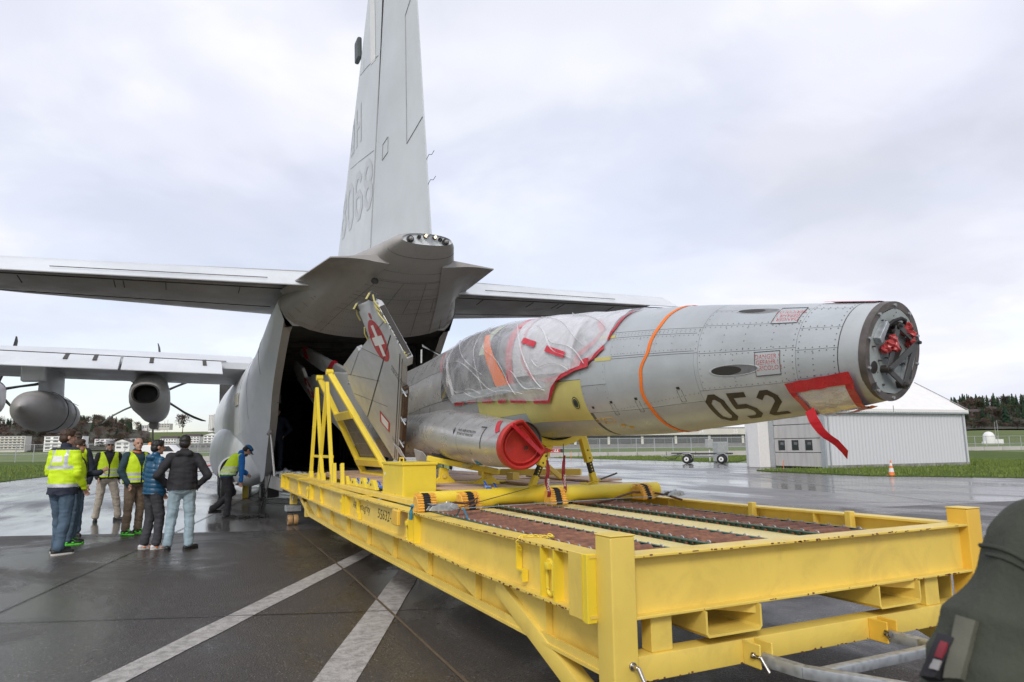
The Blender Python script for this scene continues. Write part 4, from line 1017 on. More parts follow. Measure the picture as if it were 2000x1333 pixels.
# fork pockets
for x0, x1 in ((2.64, 3.05), (4.05, 4.46)):
    mb = MB(); t = .014; y0, y1 = 3.07, 4.3; za, zb = .515, .654
    pts_o = [(x0, zb), (x0, za + .02), (x0 + .02, za), (x1 - .02, za), (x1, za + .02), (x1, zb)]
    pts_i = [(x0 + t, zb), (x0 + t, za + t + .012), (x0 + t + .012, za + t), (x1 - t - .012, za + t), (x1 - t, za + t + .012), (x1 - t, zb)]
    mb.grid([[Vector((p[0], y, p[1])) for p in pts_o + pts_i[::-1]] for y in (y0, y1)], closed_u=True)
    mb.add([Vector((p[0], y0, p[1])) for p in pts_o + pts_i[::-1]], [(0, 1, 10, 11), (1, 2, 9, 10), (2, 3, 8, 9), (3, 4, 7, 8), (4, 5, 6, 7)])
    mb.build('fork_pocket', M['yellow'], FR)
    MB().prism([(x0 + .05, y0 + .45, .655), (x1 - .015, y0 + .03, .655), (x1 - .015, y0 + .03, .60), (x0 + .05, y0 + .45, .60)], (0, .012, 0)).build('pocket_gusset', M['yellow'], FR)
# lower longitudinal trusses
for xs, nm in ((2.14, 'lower_truss'), (5.04, 'lower_truss')):
    mb = MB(); rows = []
    for y in frange(3.24, 12.4, 12):
        zt = lerp_tab(RT, y)[1] - .002; zb = .385 + .012 * max(0, y - 9) + (.12 if y > 12.2 else 0)
        rows.append([Vector((xs, y, zt)), Vector((xs, y, zb)), Vector((xs + .012, y, zb)), Vector((xs + .012, y, zt))])
    mb.grid(rows, closed_u=True); mb.add(rows[0], [(0, 1, 2, 3)]); mb.add(rows[-1], [(3, 2, 1, 0)])
    tr = mb.build(nm, M['yellow'], FR)
    mb = MB()
    for y0, y1 in ((3.24, 9), (9, 12.4), (12.4, 13.6)):
        z0 = .385 + .012 * max(0, y0 - 9); z1 = .385 + .012 * max(0, y1 - 9)
        if y0 > 12: z0, z1 = .426, .70
        mb.beam((xs - .01, y0, z0 - .012), (xs - .01, y1, z1 - .012), .13, .018)
        mb.beam((xs - .06 if xs < 3 else xs + .05, y0, z0 + .02), (xs - .06 if xs < 3 else xs + .05, y1, z1 + .02), .012, .05)
    mb.build('truss_chord', M['yellow'], tr)
    for i in range(8):
        y = 3.9 + i * 1.12; s_ = -1 if xs < 3 else 1
        g = MB().prism([(xs + s_ * .002, y, .655), (xs + s_ * .002, y + 1.05, .655), (xs + s_ * .002, y, .42), ], (s_ * .045, 0, 0))
        g.build('truss_gusset', M['yellow_orange'] if False else M['yellow'], tr)
        MB().bb(xs + s_ * .002, xs + s_ * .05, y - .012, y, .41, .655).build('truss_stiffener', M['yellow'], tr)
MB().beam((2.10, 4.55, .60), (2.13, 3.25, .10), .10, .12).build('diagonal_brace', M['yellow'], FR, bevel=.012, seg=2, smooth=30)
MB().beam((5.14, 4.55, .60), (5.14, 3.25, .10), .10, .12).build('diagonal_brace', M['yellow'], FR, bevel=.012, seg=2, smooth=30)
for y in (4.6, 6.4, 8.4, 10.4, 12.3, 14.2): MB().bb(2.16, 5.04, y, y + .12, .66, .78).build('cross_member', M['yellow'], FR, bevel=.006)
MB().bb(2.10, 5.10, 15.5, 15.62, .74, 1.02).build('rear_beam', M['yellow'], FR, bevel=.005)
# rail stiffeners and lashing rings
def ring(parent, x, y, z, r=.045, ln=.11, wr=.011, m=None, side=-1):
    m = m or M['yellow_clean']
    pts = [Vector((x + side * .03, y + r * .8 * math.cos(t), z + (ln if math.sin(t) > 0 else 0) + r * math.sin(t) - ln)) for t in [2*math.pi*k/20 for k in range(20)]]
    o = MB().tube(pts, wr, 8, closed=True).build('lashing_ring', m, parent, smooth=True)
    MB().bb(x + side * .062, x, y - .026, y + .026, z - .01, z + .035).build('ring_clamp', m, o, bevel=.01, seg=2, smooth=40)
for y in (3.62, 3.78, 6.28, 6.45, 9.25, 9.45, 12.0, 14.9, 15.6):
    zt, zb = lerp_tab(RT, y)
    MB().bb(XL - .073, XL - .008, y - .007, y + .007, zb + .016, zt - .016).build('rail_stiffener', M['yellow_clean'], lr)
for y in (4.4, 5.1, 6.4, 9.5, 12.0):
    zt, zb = lerp_tab(RT, y); MB().bb(XR - .073, XR - .008, y - .007, y + .007, zb + .016, zt - .016).build('rail_stiffener', M['yellow'], rr_)
for y in (3.70, 6.52, 9.52, 12.3, 15.0):
    zt, zb = lerp_tab(RT, y)
    MB().bb(XL - .012, XL - .022, y - .07, y + .08, zb + .02, zt - .02).build('ring_plate', M['yellow'], lr, bevel=.002)
    ring(FR, XL - .02, y, zt - .13)
MB().bb(XL - .0125, XL - .075, 4.93, 4.936, .66, .94).build('weld_seam', M['yellow'], lr) if False else None
MB().cyl((XL - .012, 3.46, .83), (XL - .026, 3.46, .83), .042, n=24).build('white_disc', M['white'], lr)
# stake hooks with chains
def chain(parent, pts, m, r=.0035, link=.02, name='chain'):
    pts = [Vector(p) for p in pts]; out = []; mb = MB(); tot = 0
    for a, b in zip(pts, pts[1:]):
        L_ = (b - a).length; k = max(1, int(L_ / (link * 1.3)))
        for i in range(k): out.append((a.lerp(b, (i + .5) / k), (b - a).normalized()))
    for i, (c, d) in enumerate(out):
        s_ = d.orthogonal().normalized() if i % 2 else d.cross(d.orthogonal()).normalized()
        mb.tube([c + d * link * .9 * math.cos(t) + s_ * link * .45 * math.sin(t) for t in [2*math.pi*k/8 for k in range(8)]], r, 4, closed=True)
    return mb.build(name, m, parent, kind='stuff', recalc=False)
for y in (4.12, 8.62, 11.1, 13.3, 15.3):
    zt, zb = lerp_tab(RT, y); x = XL - .02
    hk = MB(); hk.bb(x - .035, x + .008, y + .028, y + .034, zt - .20, zt - .05); hk.bb(x - .035, x + .008, y - .05, y + .034, zt - .206, zt - .198); hk.bb(x - .035, x + .008, y - .056, y - .05, zt - .27, zt - .198)
    hk.prism([(x, y - .05, zt - .26), (x, y - .01, zt - .24), (x, y - .05, zt - .21)], (-.03, 0, 0))
    h_ = hk.build('stake_hook', M['yellow_clean'], FR)
    chain(h_, [(x - .03, y - .03, zt - .075), (x - .065, y - .035, zt - .02), (x - .02, y - .03, zt + .012), (x + .05, y - .06, zt + .012), (x + .11, y - .13, zt + .010), (x + .13, y - .18, zt + .014), (x + .10, y - .15, zt + .03)], M['yellow_clean'])
for y in (5.1, 4.02):
    mb = MB(); mb.bb(XR - .06, XR - .12, y - .03, y + .03, .84, 1.0); mb.bb(XR - .06, XR - .16, y - .05, y + .05, .78, .86); mb.build('winch_socket', M['yellow'], rr_, bevel=.006)
# end stop bracket on left rail at the ratchet
MB().bb(1.955, 1.995, 6.66, 6.86, .80, .95).build('wear_pad', M['yellow_orange'], FR, bevel=.01)
# rust chips along the flange edges
mb = MB(); rc = random.Random(21)
def chips(a, b, n, out):
    a, b = Vector(a), Vector(b); d = (b - a).normalized()
    for _ in range(n):
        p = a.lerp(b, rc.random()); l = rc.uniform(.004, .02) * rc.choice((1, 1, 1, 2.2)); mb.box(p + Vector((0, 0, rc.uniform(-.004, .004))), (l if abs(d.x) > .5 else .0035, l if abs(d.y) > .5 else .0035, rc.uniform(.003, .009)))
for y0, y1 in ((3.3, 4.2), (4.2, 5.0), (5.0, 6.4), (6.4, 9.3)):
    z0, z1 = lerp_tab(RT, y0), lerp_tab(RT, y1)
    chips((XL - .0755, y0, z0[0] - .006), (XL - .0755, y1, z1[0] - .006), 26, -1); chips((XL - .0755, y0, z0[1] + .006), (XL - .0755, y1, z1[1] + .006), 22, -1)
chips((2.25, 3.0845, .975), (5.0, 3.0845, .975), 46, -1); chips((2.25, 3.0845, .664), (5.0, 3.0845, .664), 22, -1); chips((2.25, 3.1145, .34), (5.0, 3.1145, .34), 24, -1)
mb.build('rust_chip', simple('rust_chip', (.13, .035, .02), .8), FR, kind='stuff')
# roller tracks
rm_ = MB().cyl((-.195, 0, 0), (.195, 0, 0), .046, n=14).mesh('roller', smooth=40); rm_.materials.append(M['rust'])
for xt in (2.40, 3.18, 4.12):
    tr = thing('roller_track', None, None, (0, 0, 0)); tr.parent = FR; tr.location = (-3.6, -9, 0)
    for sd_ in (-1, 1):
        x = xt + sd_ * .21
        mb = MB(); mb.bb(x - .003, x + .003, 3.28, 7.4, .86, .962); mb.bb(x - .003, x + sd_ * .028, 3.28, 7.4, .957, .963); mb.bb(x - .003, x + sd_ * .028, 3.28, 7.4, .86, .866)
        o = mb.build('track_channel', M['green'], tr); o.location = (0, 0, 0)
        for p in ():
            pass
        mb = MB()
        for i in range(62):
            y = 3.33 + i * .0625
            mb.cyl((x, y, .946 if i % 2 else .934), (x + sd_ * .018, y, .946 if i % 2 else .934), .015 if i % 2 == 0 else .006, n=6)
        mb.build('axle_bolt', M['rust'], tr, kind='stuff')
        mb = MB()
        for i in range(32):
            y = 3.39 + i * .125
            mb.tube([(x - .0, y - .018, .963), (x, y - .009, .973), (x, y + .009, .973), (x, y + .018, .963)], .0035, 4)
        mb.build('axle_clip', M['galv'], tr, kind='stuff')
    for i in range(32):
        o = bpy.data.objects.new('roller', rm_); COL.objects.link(o); o.parent = tr
        o.location = (xt, 3.36 + i * .125,   .922 + .003 * rz.uniform(-1, 1)); o.rotation_euler = (rz.uniform(0, 6), 0, 0)
for o in list(bpy.data.objects):
    if o.name.startswith('roller_track'): o.location = (0 - 3.6, 0 - 9, 0); o['org'] = (0.0, 0.0, 0.0)
for x0, x1 in ((2.645, 2.945), (3.425, 3.885)):
    MB().bb(x0, x1, 3.26, 7.4, .922, .932).build('walkway_plate', M['walkway'], FR)
MB().bb(4.36, 5.04, 3.26, 7.4, .80, .81).build('deck_plate', M['yellow'], FR)
MB().bb(2.15, 5.05, 3.24, 3.30, .80, .86).build('deck_ledger', M['yellow'], FR)
# caster legs at the far end
def caster(x, y):
    c = thing('caster_leg', None, None, (0, 0, 0)); c.parent = FR; c.location = (-3.6, -9, 0); c['org'] = (0.0, 0.0, 0.0)
    MB().bb(x - .07, x + .07, y - .07, y + .07, .42, .75).build('leg', M['yellow'], c, bevel=.008)
    MB().bb(x - .16, x + .14, y - .12, y + .12, .28, .40).build('weight_block', M['galv'], c, bevel=.01)
    MB().bb(x - .13, x + .11, y - .08, y + .08, .245, .28).build('fork_plate', M['darksteel'], c)
    for dx in (-.06, .05):
        MB().lathe([(.03, -.045), (.10, -.045), (.108, -.03), (.108, .03), (.10, .045), (.03, .045)], (x + dx, y - .02, .108), (1, 0, 0), 24).build('caster_wheel', M['tan'], c, smooth=40)
    MB().cyl((x - .13, y - .02, .108), (x + .12, y - .02, .108), .02, n=10).build('axle', M['steel'], c)
    MB().cyl((x - .02, y - .07, .60), (x - .02, y - .12, .60), .012, n=8).cyl((x - .02, y - .12, .60), (x - .05, y - .13, .50), .012, n=8).build('locking_pin', M['steel'], c)
caster(2.2, 15.05); caster(5.0, 15.05)
MB().bb(2.07, 2.18, 12.75, 12.85, .36, .62).build('stub_post', M['yellow'], FR, bevel=.006)
# locking pin on the corner post
def pin(parent, x, y, z, s_=1.0):
    mb = MB().cyl((x, y + .01, z), (x, y - .012, z), .022 * s_, n=20).cyl((x, y, z), (x, y - .05, z), .012 * s_, n=16).cyl((x, y - .05, z + .005), (x + .012, y - .10, z - .085 * s_), .012 * s_, n=16)
    return mb.build('locking_pin', M['steel'], parent, bevel=.002, smooth=40)
pin(FR, 2.155, 3.08, .44, .95)
# towing lugs and galvanised tow bar
for x in (2.985, 4.035):
    for dx in (-.045, .045):
        MB().bb(x + dx - .006, x + dx + .006, 2.985, 3.115, .335, .465).build('towing_lug', M['yellow_orange'] if x > 3.5 else M['yellow'], FR, bevel=.004)
pin(FR, 2.93, 3.03, .40, .8)
MB().tube([(4.0 - .02 + .016 * math.cos(t), 2.975, .39 + .02 * math.sin(t)) for t in [2*math.pi*k/12 for k in range(12)]], .003, 5, closed=True).build('split_ring', M['steel'], FR)
MB().cyl((3.985, 3.0, .40), (3.985, 2.965, .40), .018, n=14).build('locking_pin', M['steel'], FR)
TB = thing('tow_bar', 'galvanised steel A shaped tow bar pinned to the front of the loading frame', 'tow bar', (3.5, 2.6, .2))
zt_ = .375
for a, b in (((2.99, 3.04), (3.02, 2.76)), ((3.02, 2.77), (3.62, 1.65)), ((4.035, 3.04), (4.04, 2.80)), ((4.04, 2.81), (3.72, 1.65))):
    MB().beam((*a, zt_), (*b, zt_), .06, .06).build('bar_tube', M['galv'], TB, bevel=.006, seg=2, smooth=30)
MB().beam((3.06, 2.70, zt_ + .002), (4.0, 2.70, zt_ + .002), .055, .05).build('cross_tube', M['galv'], TB, bevel=.006, seg=2, smooth=30)
MB().cyl((3.67, 1.7, zt_), (3.67, 1.45, zt_), .04, n=16).build('tow_eye', M['galv'], TB)
# handwriting on the rail
def hand(body, size, y0, z0, dy):
    M['marker'] = simple('marker_ink', (.035, .022, .01), .6)
    V, Fc = text_verts(body, size, shear=.15); mb = MB()
    mb.add([(XL - .0095, y0 - v[0] * dy, z0 + v[1] * 1.7 + .006 * math.sin(v[0] * 60)) for v in V], Fc)
    mb.build('handwriting', M['marker'], lr, recalc=False)
hand('ARC Integrity', .075, 9.05, .80, 2.1); hand('55632-3', .09, 7.82, .775, 2.2)
lettering('FMS-USA', .035, lambda u, v: (3.3 + u, 3.1485, .915 + v), M['yellow_clean'], FR, 'embossed_mark')

# ------------------------------------------------------------------ inner transport skid under the fighter
SK = thing('transport_skid', 'yellow steel skid with plywood deck carrying the dismantled fighter', 'transport skid', (3.6, 10, .95))
for x0, x1 in ((2.17, 2.27), (4.92, 5.02)):
    mb = MB()
    rows = []
    for y in frange(6.62, 14.6, 10):
        zt = 1.025 + .004 * max(0, y - 9); rows.append([Vector((x0, y, .965)), Vector((x0, y, zt)), Vector((x1, y, zt)), Vector((x1, y, .965))])
    mb.grid(rows, closed_u=True); mb.add(rows[0], [(0, 1, 2, 3)]); mb.add(rows[-1], [(3, 2, 1, 0)]); mb.build('skid_beam', M['yellow'], SK, bevel=.006)
for y in (8.35, 9.3, 10.6, 12.0, 13.4, 14.5): MB().bb(2.27, 4.92, y, y + .10, .97, 1.03).build('skid_cross_beam', M['yellow'], SK, bevel=.005)
MB().cyl((2.14, 6.55, 1.045), (5.06, 6.62, 1.045), .085, n=28).build('front_tube', M['yellow_clean'], SK, smooth=40, bevel=.004)
o = MB().lathe([(.0858, 0), (.0865, .004), (.0858, .008)], (4.72, 6.61, 1.045), (1, .024, 0), 28).build('tube_joint', M['whiteround'], SK, smooth=True)
# low trapezoid plate that carries the nose trestle
mb = MB(); mb.prism([(2.86, 6.74, 1.03), (3.0, 6.74, 1.125), (4.52, 6.74, 1.125), (4.66, 6.74, 1.03)], (0, .11, 0)); mb.build('trestle_base', M['yellow_clean'], SK, bevel=.006)
for x in (3.60, 4.30): MB().cyl((x, 6.735, 1.08), (x, 6.72, 1.08), .022, n=6).build('base_bolt', M['yellow_clean'], SK)
# deck boards (plywood sheets on battens)
rb = random.Random(9)
def board(x0, x1, y0, y1, z, th=.022, yaw=0):
    c = ((x0+x1)/2, (y0+y1)/2, z); MB().box(c, (abs(x1-x0), abs(y1-y0), th), Euler((0, rb.uniform(-.003, .003), yaw))).build('deck_board', M['wood'], SK, bevel=.003)
for y0, y1 in ((7.0, 8.45),): board(2.62, 3.28, y0, y1, 1.10)
for i, (x0, x1) in enumerate(((2.62, 3.2), (3.22, 3.8), (3.82, 4.4), (4.42, 4.9))):
    for y0, y1 in ((9.0, 11.4), (11.42, 13.8)): board(x0, x1, y0, y1, 1.088 + .004 * (i % 2))
for x0, x1, y0, y1, z in ((2.35, 3.0, 10.2, 12.0, 1.075), (3.9, 4.95, 7.15, 8.7, 1.10), (4.1, 5.1, 6.95, 7.12, 1.095), (3.4, 3.85, 7.2, 8.5, 1.06), (4.55, 5.05, 7.3, 9.0, 1.13), (2.3, 2.62, 8.7, 10.6, 1.06), (2.29, 2.9, 12.2, 14.0, 1.07), (3.0, 4.9, 13.9, 15.2, 1.06)): board(x0, x1, y0, y1, z)
for x, y in ((2.75, 7.1), (3.1, 7.1), (3.0, 8.3), (4.1, 7.05), (4.8, 7.05), (4.4, 8.4)): MB().bb(x - .06, x + .12, y, y + .10, 1.03, 1.088).build('batten', M['wood'], SK, bevel=.003)
# blue lashing lines over the boards
for a, b in (((2.36, 9.3, 1.118), (3.3, 9.25, 1.108)), ((2.62, 7.7, 1.114), (3.28, 7.35, 1.114)), ((2.5, 10.7, 1.10), (4.4, 10.6, 1.108)), ((3.9, 7.5, 1.114), (4.95, 7.42, 1.114)), ((2.36, 11.4, 1.09), (4.4, 11.3, 1.108)), ((3.1, 7.16, 1.10), (3.55, 6.95, 1.115))):
    MB().beam(a, b, .022, .003).build('lashing_strap', M['bluestrap'], SK)
def bracket(x, y, w_, h_, m=M['yellow']):
    b = MB().prism([(x - w_/2, y, 1.02), (x + w_/2, y, 1.02), (x + w_/2, y, 1.02 + h_ * .55), (x + w_*.2, y, 1.02 + h_), (x - w_*.2, y, 1.02 + h_)], (0, .05, 0))
    o = b.build('lug_bracket', m, SK, bevel=.005); MB().cyl((x, y - .004, 1.02 + h_ * .55), (x, y + .054, 1.02 + h_ * .55), h_ * .17, n=14).build('lug_hole', M['blackpaint'], o)
# lug brackets and blue ratchets along the left beam
for y, hh in ((10.45, .12), (9.9, .10), (9.35, .13), (8.85, .12), (12.6, .10)):
    mb = MB(); mb.prism([(2.25, y - .22, 1.03), (2.25, y + .22, 1.03), (2.25, y + .10, 1.03 + hh), (2.25, y - .06, 1.03 + hh)], (.05, 0, 0)); o = mb.build('lug_bracket', M['yellow_clean'], SK, bevel=.004)
    MB().cyl((2.245, y + .02, 1.03 + hh * .5), (2.305, y + .02, 1.03 + hh * .5), .018, n=12).build('lug_hole', M['blackpaint'], o)
for x, y, z in ((2.30, 9.1, 1.09), (2.31, 9.75, 1.07), (2.33, 12.9, 1.10), (3.10, 6.80, 1.10), (2.95, 6.72, 1.13), (2.30, 8.55, 1.07)):
    rt = thing('blue_ratchet', 'small blue ratchet buckle on the strap at %s' % {2.30: 'the left edge of the plywood deck', 2.31: 'the left skid beam below the ladder', 2.33: 'the foot of the yellow ladder stand', 3.10: 'the trestle base plate', 2.95: 'the front edge of the near plywood sheet'}.get(x, 'the skid'), 'ratchet', (x, y, z), 'blue ratchet buckles on the skid')
    MB().box((x, y, z), (.05, .09, .028), Euler((.3, .2, .5))).build('buckle', M['bluestrap'], rt, bevel=.006)
    MB().cyl((x - .03, y, z + .01), (x + .03, y + .01, z + .01), .016, n=10).build('spool', M['galv'], rt)
    MB().beam((x, y, z), (x - .02, y + .06, z + .07), .024, .004).build('strap_end', M['bluestrap'], rt)
# toolbox
TX = thing('tool_box', 'plain yellow sheet steel box standing on the left skid beam', 'box', (2.42, 7.82, 1.0))
MB().bb(2.235, 2.625, 7.42, 8.25, 1.0, 1.365).build('body', M['yellow_clean'], TX, bevel=.006)
MB().bb(2.222, 2.638, 7.405, 8.265, 1.362, 1.392).build('lid', M['yellow_clean'], TX, bevel=.005)
MB().bb(2.20, 2.66, 7.39, 8.3, .985, 1.0).build('base_flange', M['yellow'], TX)
MB().tube([(2.40, 7.95, 1.39), (2.40, 7.95, 1.435), (2.40, 8.10, 1.435), (2.40, 8.10, 1.39)], .008, 8).build('handle', M['yellow_clean'], TX)
MB().cyl((2.2345, 8.15, 1.25), (2.231, 8.15, 1.25), .018, n=16).build('label_disc', M['white'], TX)
# nose trestle
NTb = thing('nose_trestle', 'yellow nose trestle with padded saddle and two telescopic legs', 'trestle', (3.9, 6.8, 1.12))
mb = MB(); rows_o, rows_i = [], []
for t in frange(205, 322, 16):
    a = R(t); c = (3.80, 2.17); rw_, rh_ = .535, .560
    rows_o.append((c[0] + rw_ * math.cos(a), c[1] + rh_ * math.sin(a) )); 
pts = []
for (x, z) in [(3.80 + .50 * math.cos(R(t)), 2.17 + .545 * math.sin(R(t))) for t in frange(222, 306, 12)]: pts.append((x, 6.74, z))
low = [(4.16, 6.74, 1.66), (4.02, 6.74, 1.585), (3.88, 6.74, 1.555), (3.66, 6.74, 1.56), (3.56, 6.74, 1.62), (3.40, 6.74, 1.74)]
mb.prism(pts + low, (0, .12, 0)); mb.build('saddle', M['yellow_clean'], NTb, bevel=.004)
mb = MB(); rr2 = [[Vector((3.80 + r * math.cos(R(t)), y, 2.17 + r * 1.09 * math.sin(R(t)))) for r, y in ((.505, 6.72), (.488, 6.72), (.488, 6.90), (.505, 6.90))] for t in frange(220, 308, 14)]
mb.grid(rr2, closed_u=True); mb.build('rubber_pad', M['black'], NTb)
for (xt, zt2), (xb, zb2), s_ in (((3.735, 1.58), (3.505, 1.11), 1), ((4.17, 1.66), (4.33, 1.11), 1)):
    T_, B_ = Vector((xt, 6.80, zt2)), Vector((xb, 6.80, zb2)); d = B_ - T_
    o = MB().beam(T_, T_ + d * .52, .082, .082, up=(0, 1, 0)).build('outer_tube', M['yellow_clean'], NTb, bevel=.006)
    for k in (.28, .44): MB().cyl(T_ + d * k + Vector((0, -.042, 0)), T_ + d * k + Vector((0, -.045, 0)), .010, n=10).build('pin_hole', M['blackpaint'], o)
    o = MB().beam(T_ + d * .5, T_ + d * .86, .056, .056, up=(0, 1, 0)).build('inner_tube', M['blackpaint'], NTb, bevel=.004)
    for k in (.56, .62, .68, .74): MB().cyl(T_ + d * k + Vector((0, -.029, 0)), T_ + d * k + Vector((0, -.0305, 0)), .009, n=10).build('pin_hole', M['yellow_clean'], o)
    MB().beam(T_ + d * .74, B_, .066, .066, up=(0, 1, 0)).build('foot_tube', M['yellow_clean'], NTb, bevel=.006)
MB().cyl((4.36, 6.76, 1.17), (4.58, 6.72, 1.24), .010, n=8).build('hand_lever', M['darksteel'], NTb)
for a, b in (((3.50, 6.75, 1.13), (3.66, 6.72, 1.155)), ((4.10, 6.75, 1.14), (4.36, 6.74, 1.17))): chain(NTb, [a, ((a[0]+b[0])/2, 6.73, 1.135), b], M['yellow_clean'], .005, .028)
# rear yellow brace standing behind the trestle
MB().beam((3.92, 7.9, 1.60), (4.62, 8.0, 1.10), .06, .06, up=(0, 1, 0)).build('rear_brace', M['yellow'], NTb, bevel=.006)
# main cradle arms under the fuselage
CRD = thing('main_cradle', 'yellow hinged cradle arm supporting the fighter belly behind the intake', 'cradle', (3.3, 8.4, 1.1))
for x, y in ((3.02, 8.3), (3.42, 7.85)):
    MB().prism([(x - .18, y, 1.10), (x + .20, y, 1.10), (x + .09, y, 1.20), (x + .06, y, 1.30), (x - .03, y, 1.30), (x - .04, y, 1.18)], (0, .06, 0)).build('cradle_foot', M['yellow_clean'], CRD, bevel=.004)
    MB().cyl((x + .02, y - .02, 1.20), (x + .02, y + .08, 1.20), .03, n=14).build('hinge_pin', M['yellow'], CRD)
MB().beam((2.86, 8.4, 1.42), (3.55, 7.75, 1.25), .10, .07).build('cradle_arm', M['yellow_clean'], CRD, bevel=.006)
MB().beam((2.90, 8.35, 1.47), (3.30, 8.0, 1.36), .06, .03).build('cradle_pad', M['black'], CRD)
MB().bb(2.9, 3.9, 8.3, 8.5, 1.095, 1.115).build('base_plate', M['yellow_clean'], CRD)
MB().box((3.22, 7.95, 1.33), (.12, .10, .05), Euler((0, 0, .6))).build('clamp', M['primer'], CRD, bevel=.01)
MB().beam((3.9, 9.2, 1.20), (5.0, 8.2, 1.20), .09, .09).build('cross_tube', M['yellow'], CRD, bevel=.005)
MB().bb(4.1, 4.2, 8.5, 8.7, 1.1, 1.2).build('tube_support', M['yellow'], CRD)

# ------------------------------------------------------------------ wheel chocks on the roller tracks
CH = [(2.13, 6.33, 0, 'orange and black wheel chock at the left end of the yellow tube'), (2.56, 6.30, .06, 'orange and black wheel chock second from the left before the yellow tube'),
      (3.56, 6.36, -.03, 'orange and black wheel chock between the middle and right roller tracks'), (4.72, 6.42, .25, 'orange and black rounded wheel chock nearest the right side rail')]
for x, y, a, lab in CH:
    t = thing('wheel_chock', lab, 'wheel chock', (x, y, .96), 'wheel chocks on the roller tracks', rot=(0, 0, a))
    prof_ = [(-.085, 0), (-.075, .05), (-.035, .135), (.03, .15), (.085, .14), (.09, 0)]
    MB().prism([(-.095, p[0], p[1]) for p in prof_], (.19, 0, 0)).build('chock_body', M['chock'], t, bevel=.008)
    mb = MB()
    mk = MB()
    path = [(-.090, .004), (-.080, .05), (-.04, .138), (.03, .156), (.085, .146)]
    for (a0, b0), (a1, b1) in zip(path, path[1:]):
        L_ = math.hypot(a1 - a0, b1 - b0); k = max(2, int(L_ / .021))
        for i in range(k):
            f = (i + .5) / k; [q_.box((xx, (a0 + (a1-a0)*f) * 1.05, (b0 + (b1-b0)*f) * 1.05 + .002), (ww, .009, .009)) for q_, xx, ww in ((mb, -.066, .062), (mb, .066, .062), (mk, 0, .068))]
    mb.build('tread_rib', M['chock'], t, kind='stuff'); mk.build('black_rib', M['black'], t, kind='stuff')
    mb = MB()
    mb.prism([(-.033, p[0] * 1.06 - .003, p[1] * 1.06) for p in prof_], (.066, 0, 0)); mb.build('black_band', M['black'], t, bevel=.004)
tag(MB().tube([(2.28, 6.1, 1.04), (2.36, 6.13, 1.045), (2.46, 6.15, 1.03), (2.55, 6.16, 1.05), (2.60, 6.18, 1.075), (2.575, 6.14, 1.03), (2.5, 6.12, 1.0)], .011, 8).build('rope', M['rope'], None, smooth=True), 'short brown rope looped between the left ratchet and the second chock', 'rope')
tag(MB().tube([(3.70, 6.25, .985), (3.85, 6.15, .975), (4.05, 6.1, .985), (4.25, 6.2, 1.02), (4.5, 6.3, 1.05), (4.65, 6.38, 1.04), (4.82, 6.4, 1.03), (4.95, 6.3, 1.0), (5.0, 6.1, .96)], .012, 8).build('rope', M['rope'], None, smooth=True), 'long brown rope curving over the right roller track to the rounded chock', 'rope')
# winch strap across
WS = thing('tension_strap', 'thin grey blue tension strap stretched across the frame between two ratchets', 'strap', (3.4, 5.8, 1.06))
MB().beam((1.99, 5.72, 1.025), (5.06, 6.28, 1.0), .028, .004).build('webbing', simple('grey_webbing', (.26, .33, .38), .6), WS)
MB().tube([(2.22, 5.74, 1.03), (2.9, 6.2, 1.09), (3.3, 6.45, 1.13)], .004, 5).build('steel_cable', M['darksteel'], WS)
MB().grid([[(1.985, 5.9 - .0 + k * .03, 1.01 - .0 * k), (1.985, 5.93 + k * .03, 1.01)] for k in range(2)]).build('strap_patch', M['tealstrap'], WS)
MB().tube([(1.97, 6.22, 1.03), (1.965, 6.25, .97), (1.97, 6.27, .90)], .018, 6).build('strap_loop', M['tealstrap'], WS)
mb = MB(); mb.grid([[Vector((2.12 + .05 * t, 5.5 - .10 * t, .985 + .07 * math.sin(t * 3.1))) + Vector((k * .03, k * .035, 0)) for k in (0, 1)] for t in frange(0, 1.6, 12)]); mb.build('strap_loop', M['tealstrap'], WS)
def ratchet(x, y, z, ang, lab):
    t = thing('ratchet_buckle', lab, 'ratchet', (x, y, z), 'galvanised ratchets at the strap ends', rot=(0, 0, ang))
    for s_ in (-.035, .035):
        MB().prism([(-.15, s_, -.01), (-.12, s_, .028), (-.02, s_, .045), (.06, s_, .05), (.12, s_, .03), (.13, s_, -.005), (.05, s_, -.02)], (0, .006, 0)).build('side_plate', M['galv'], t, bevel=.002)
    MB().cyl((.07, -.05, .02), (.07, .055, .02), .022, n=14).build('spool', M['galv'], t, smooth=True)
    MB().box((-.06, 0, .04), (.16, .06, .006), Euler((0, .08, 0))).build('handle_plate', M['galv'], t, bevel=.002)
    MB().lathe([(.035, 0), (.04, .004), (.035, .008)], (.07, .05, .02), (0, 1, 0), 14).build('ratchet_wheel', M['steel'], t)
ratchet(2.10, 5.74, 1.03, .05, 'grey steel ratchet lying on the left side rail')
ratchet(5.06, 6.3, 1.0, .15, 'grey steel ratchet on top of the right side rail')

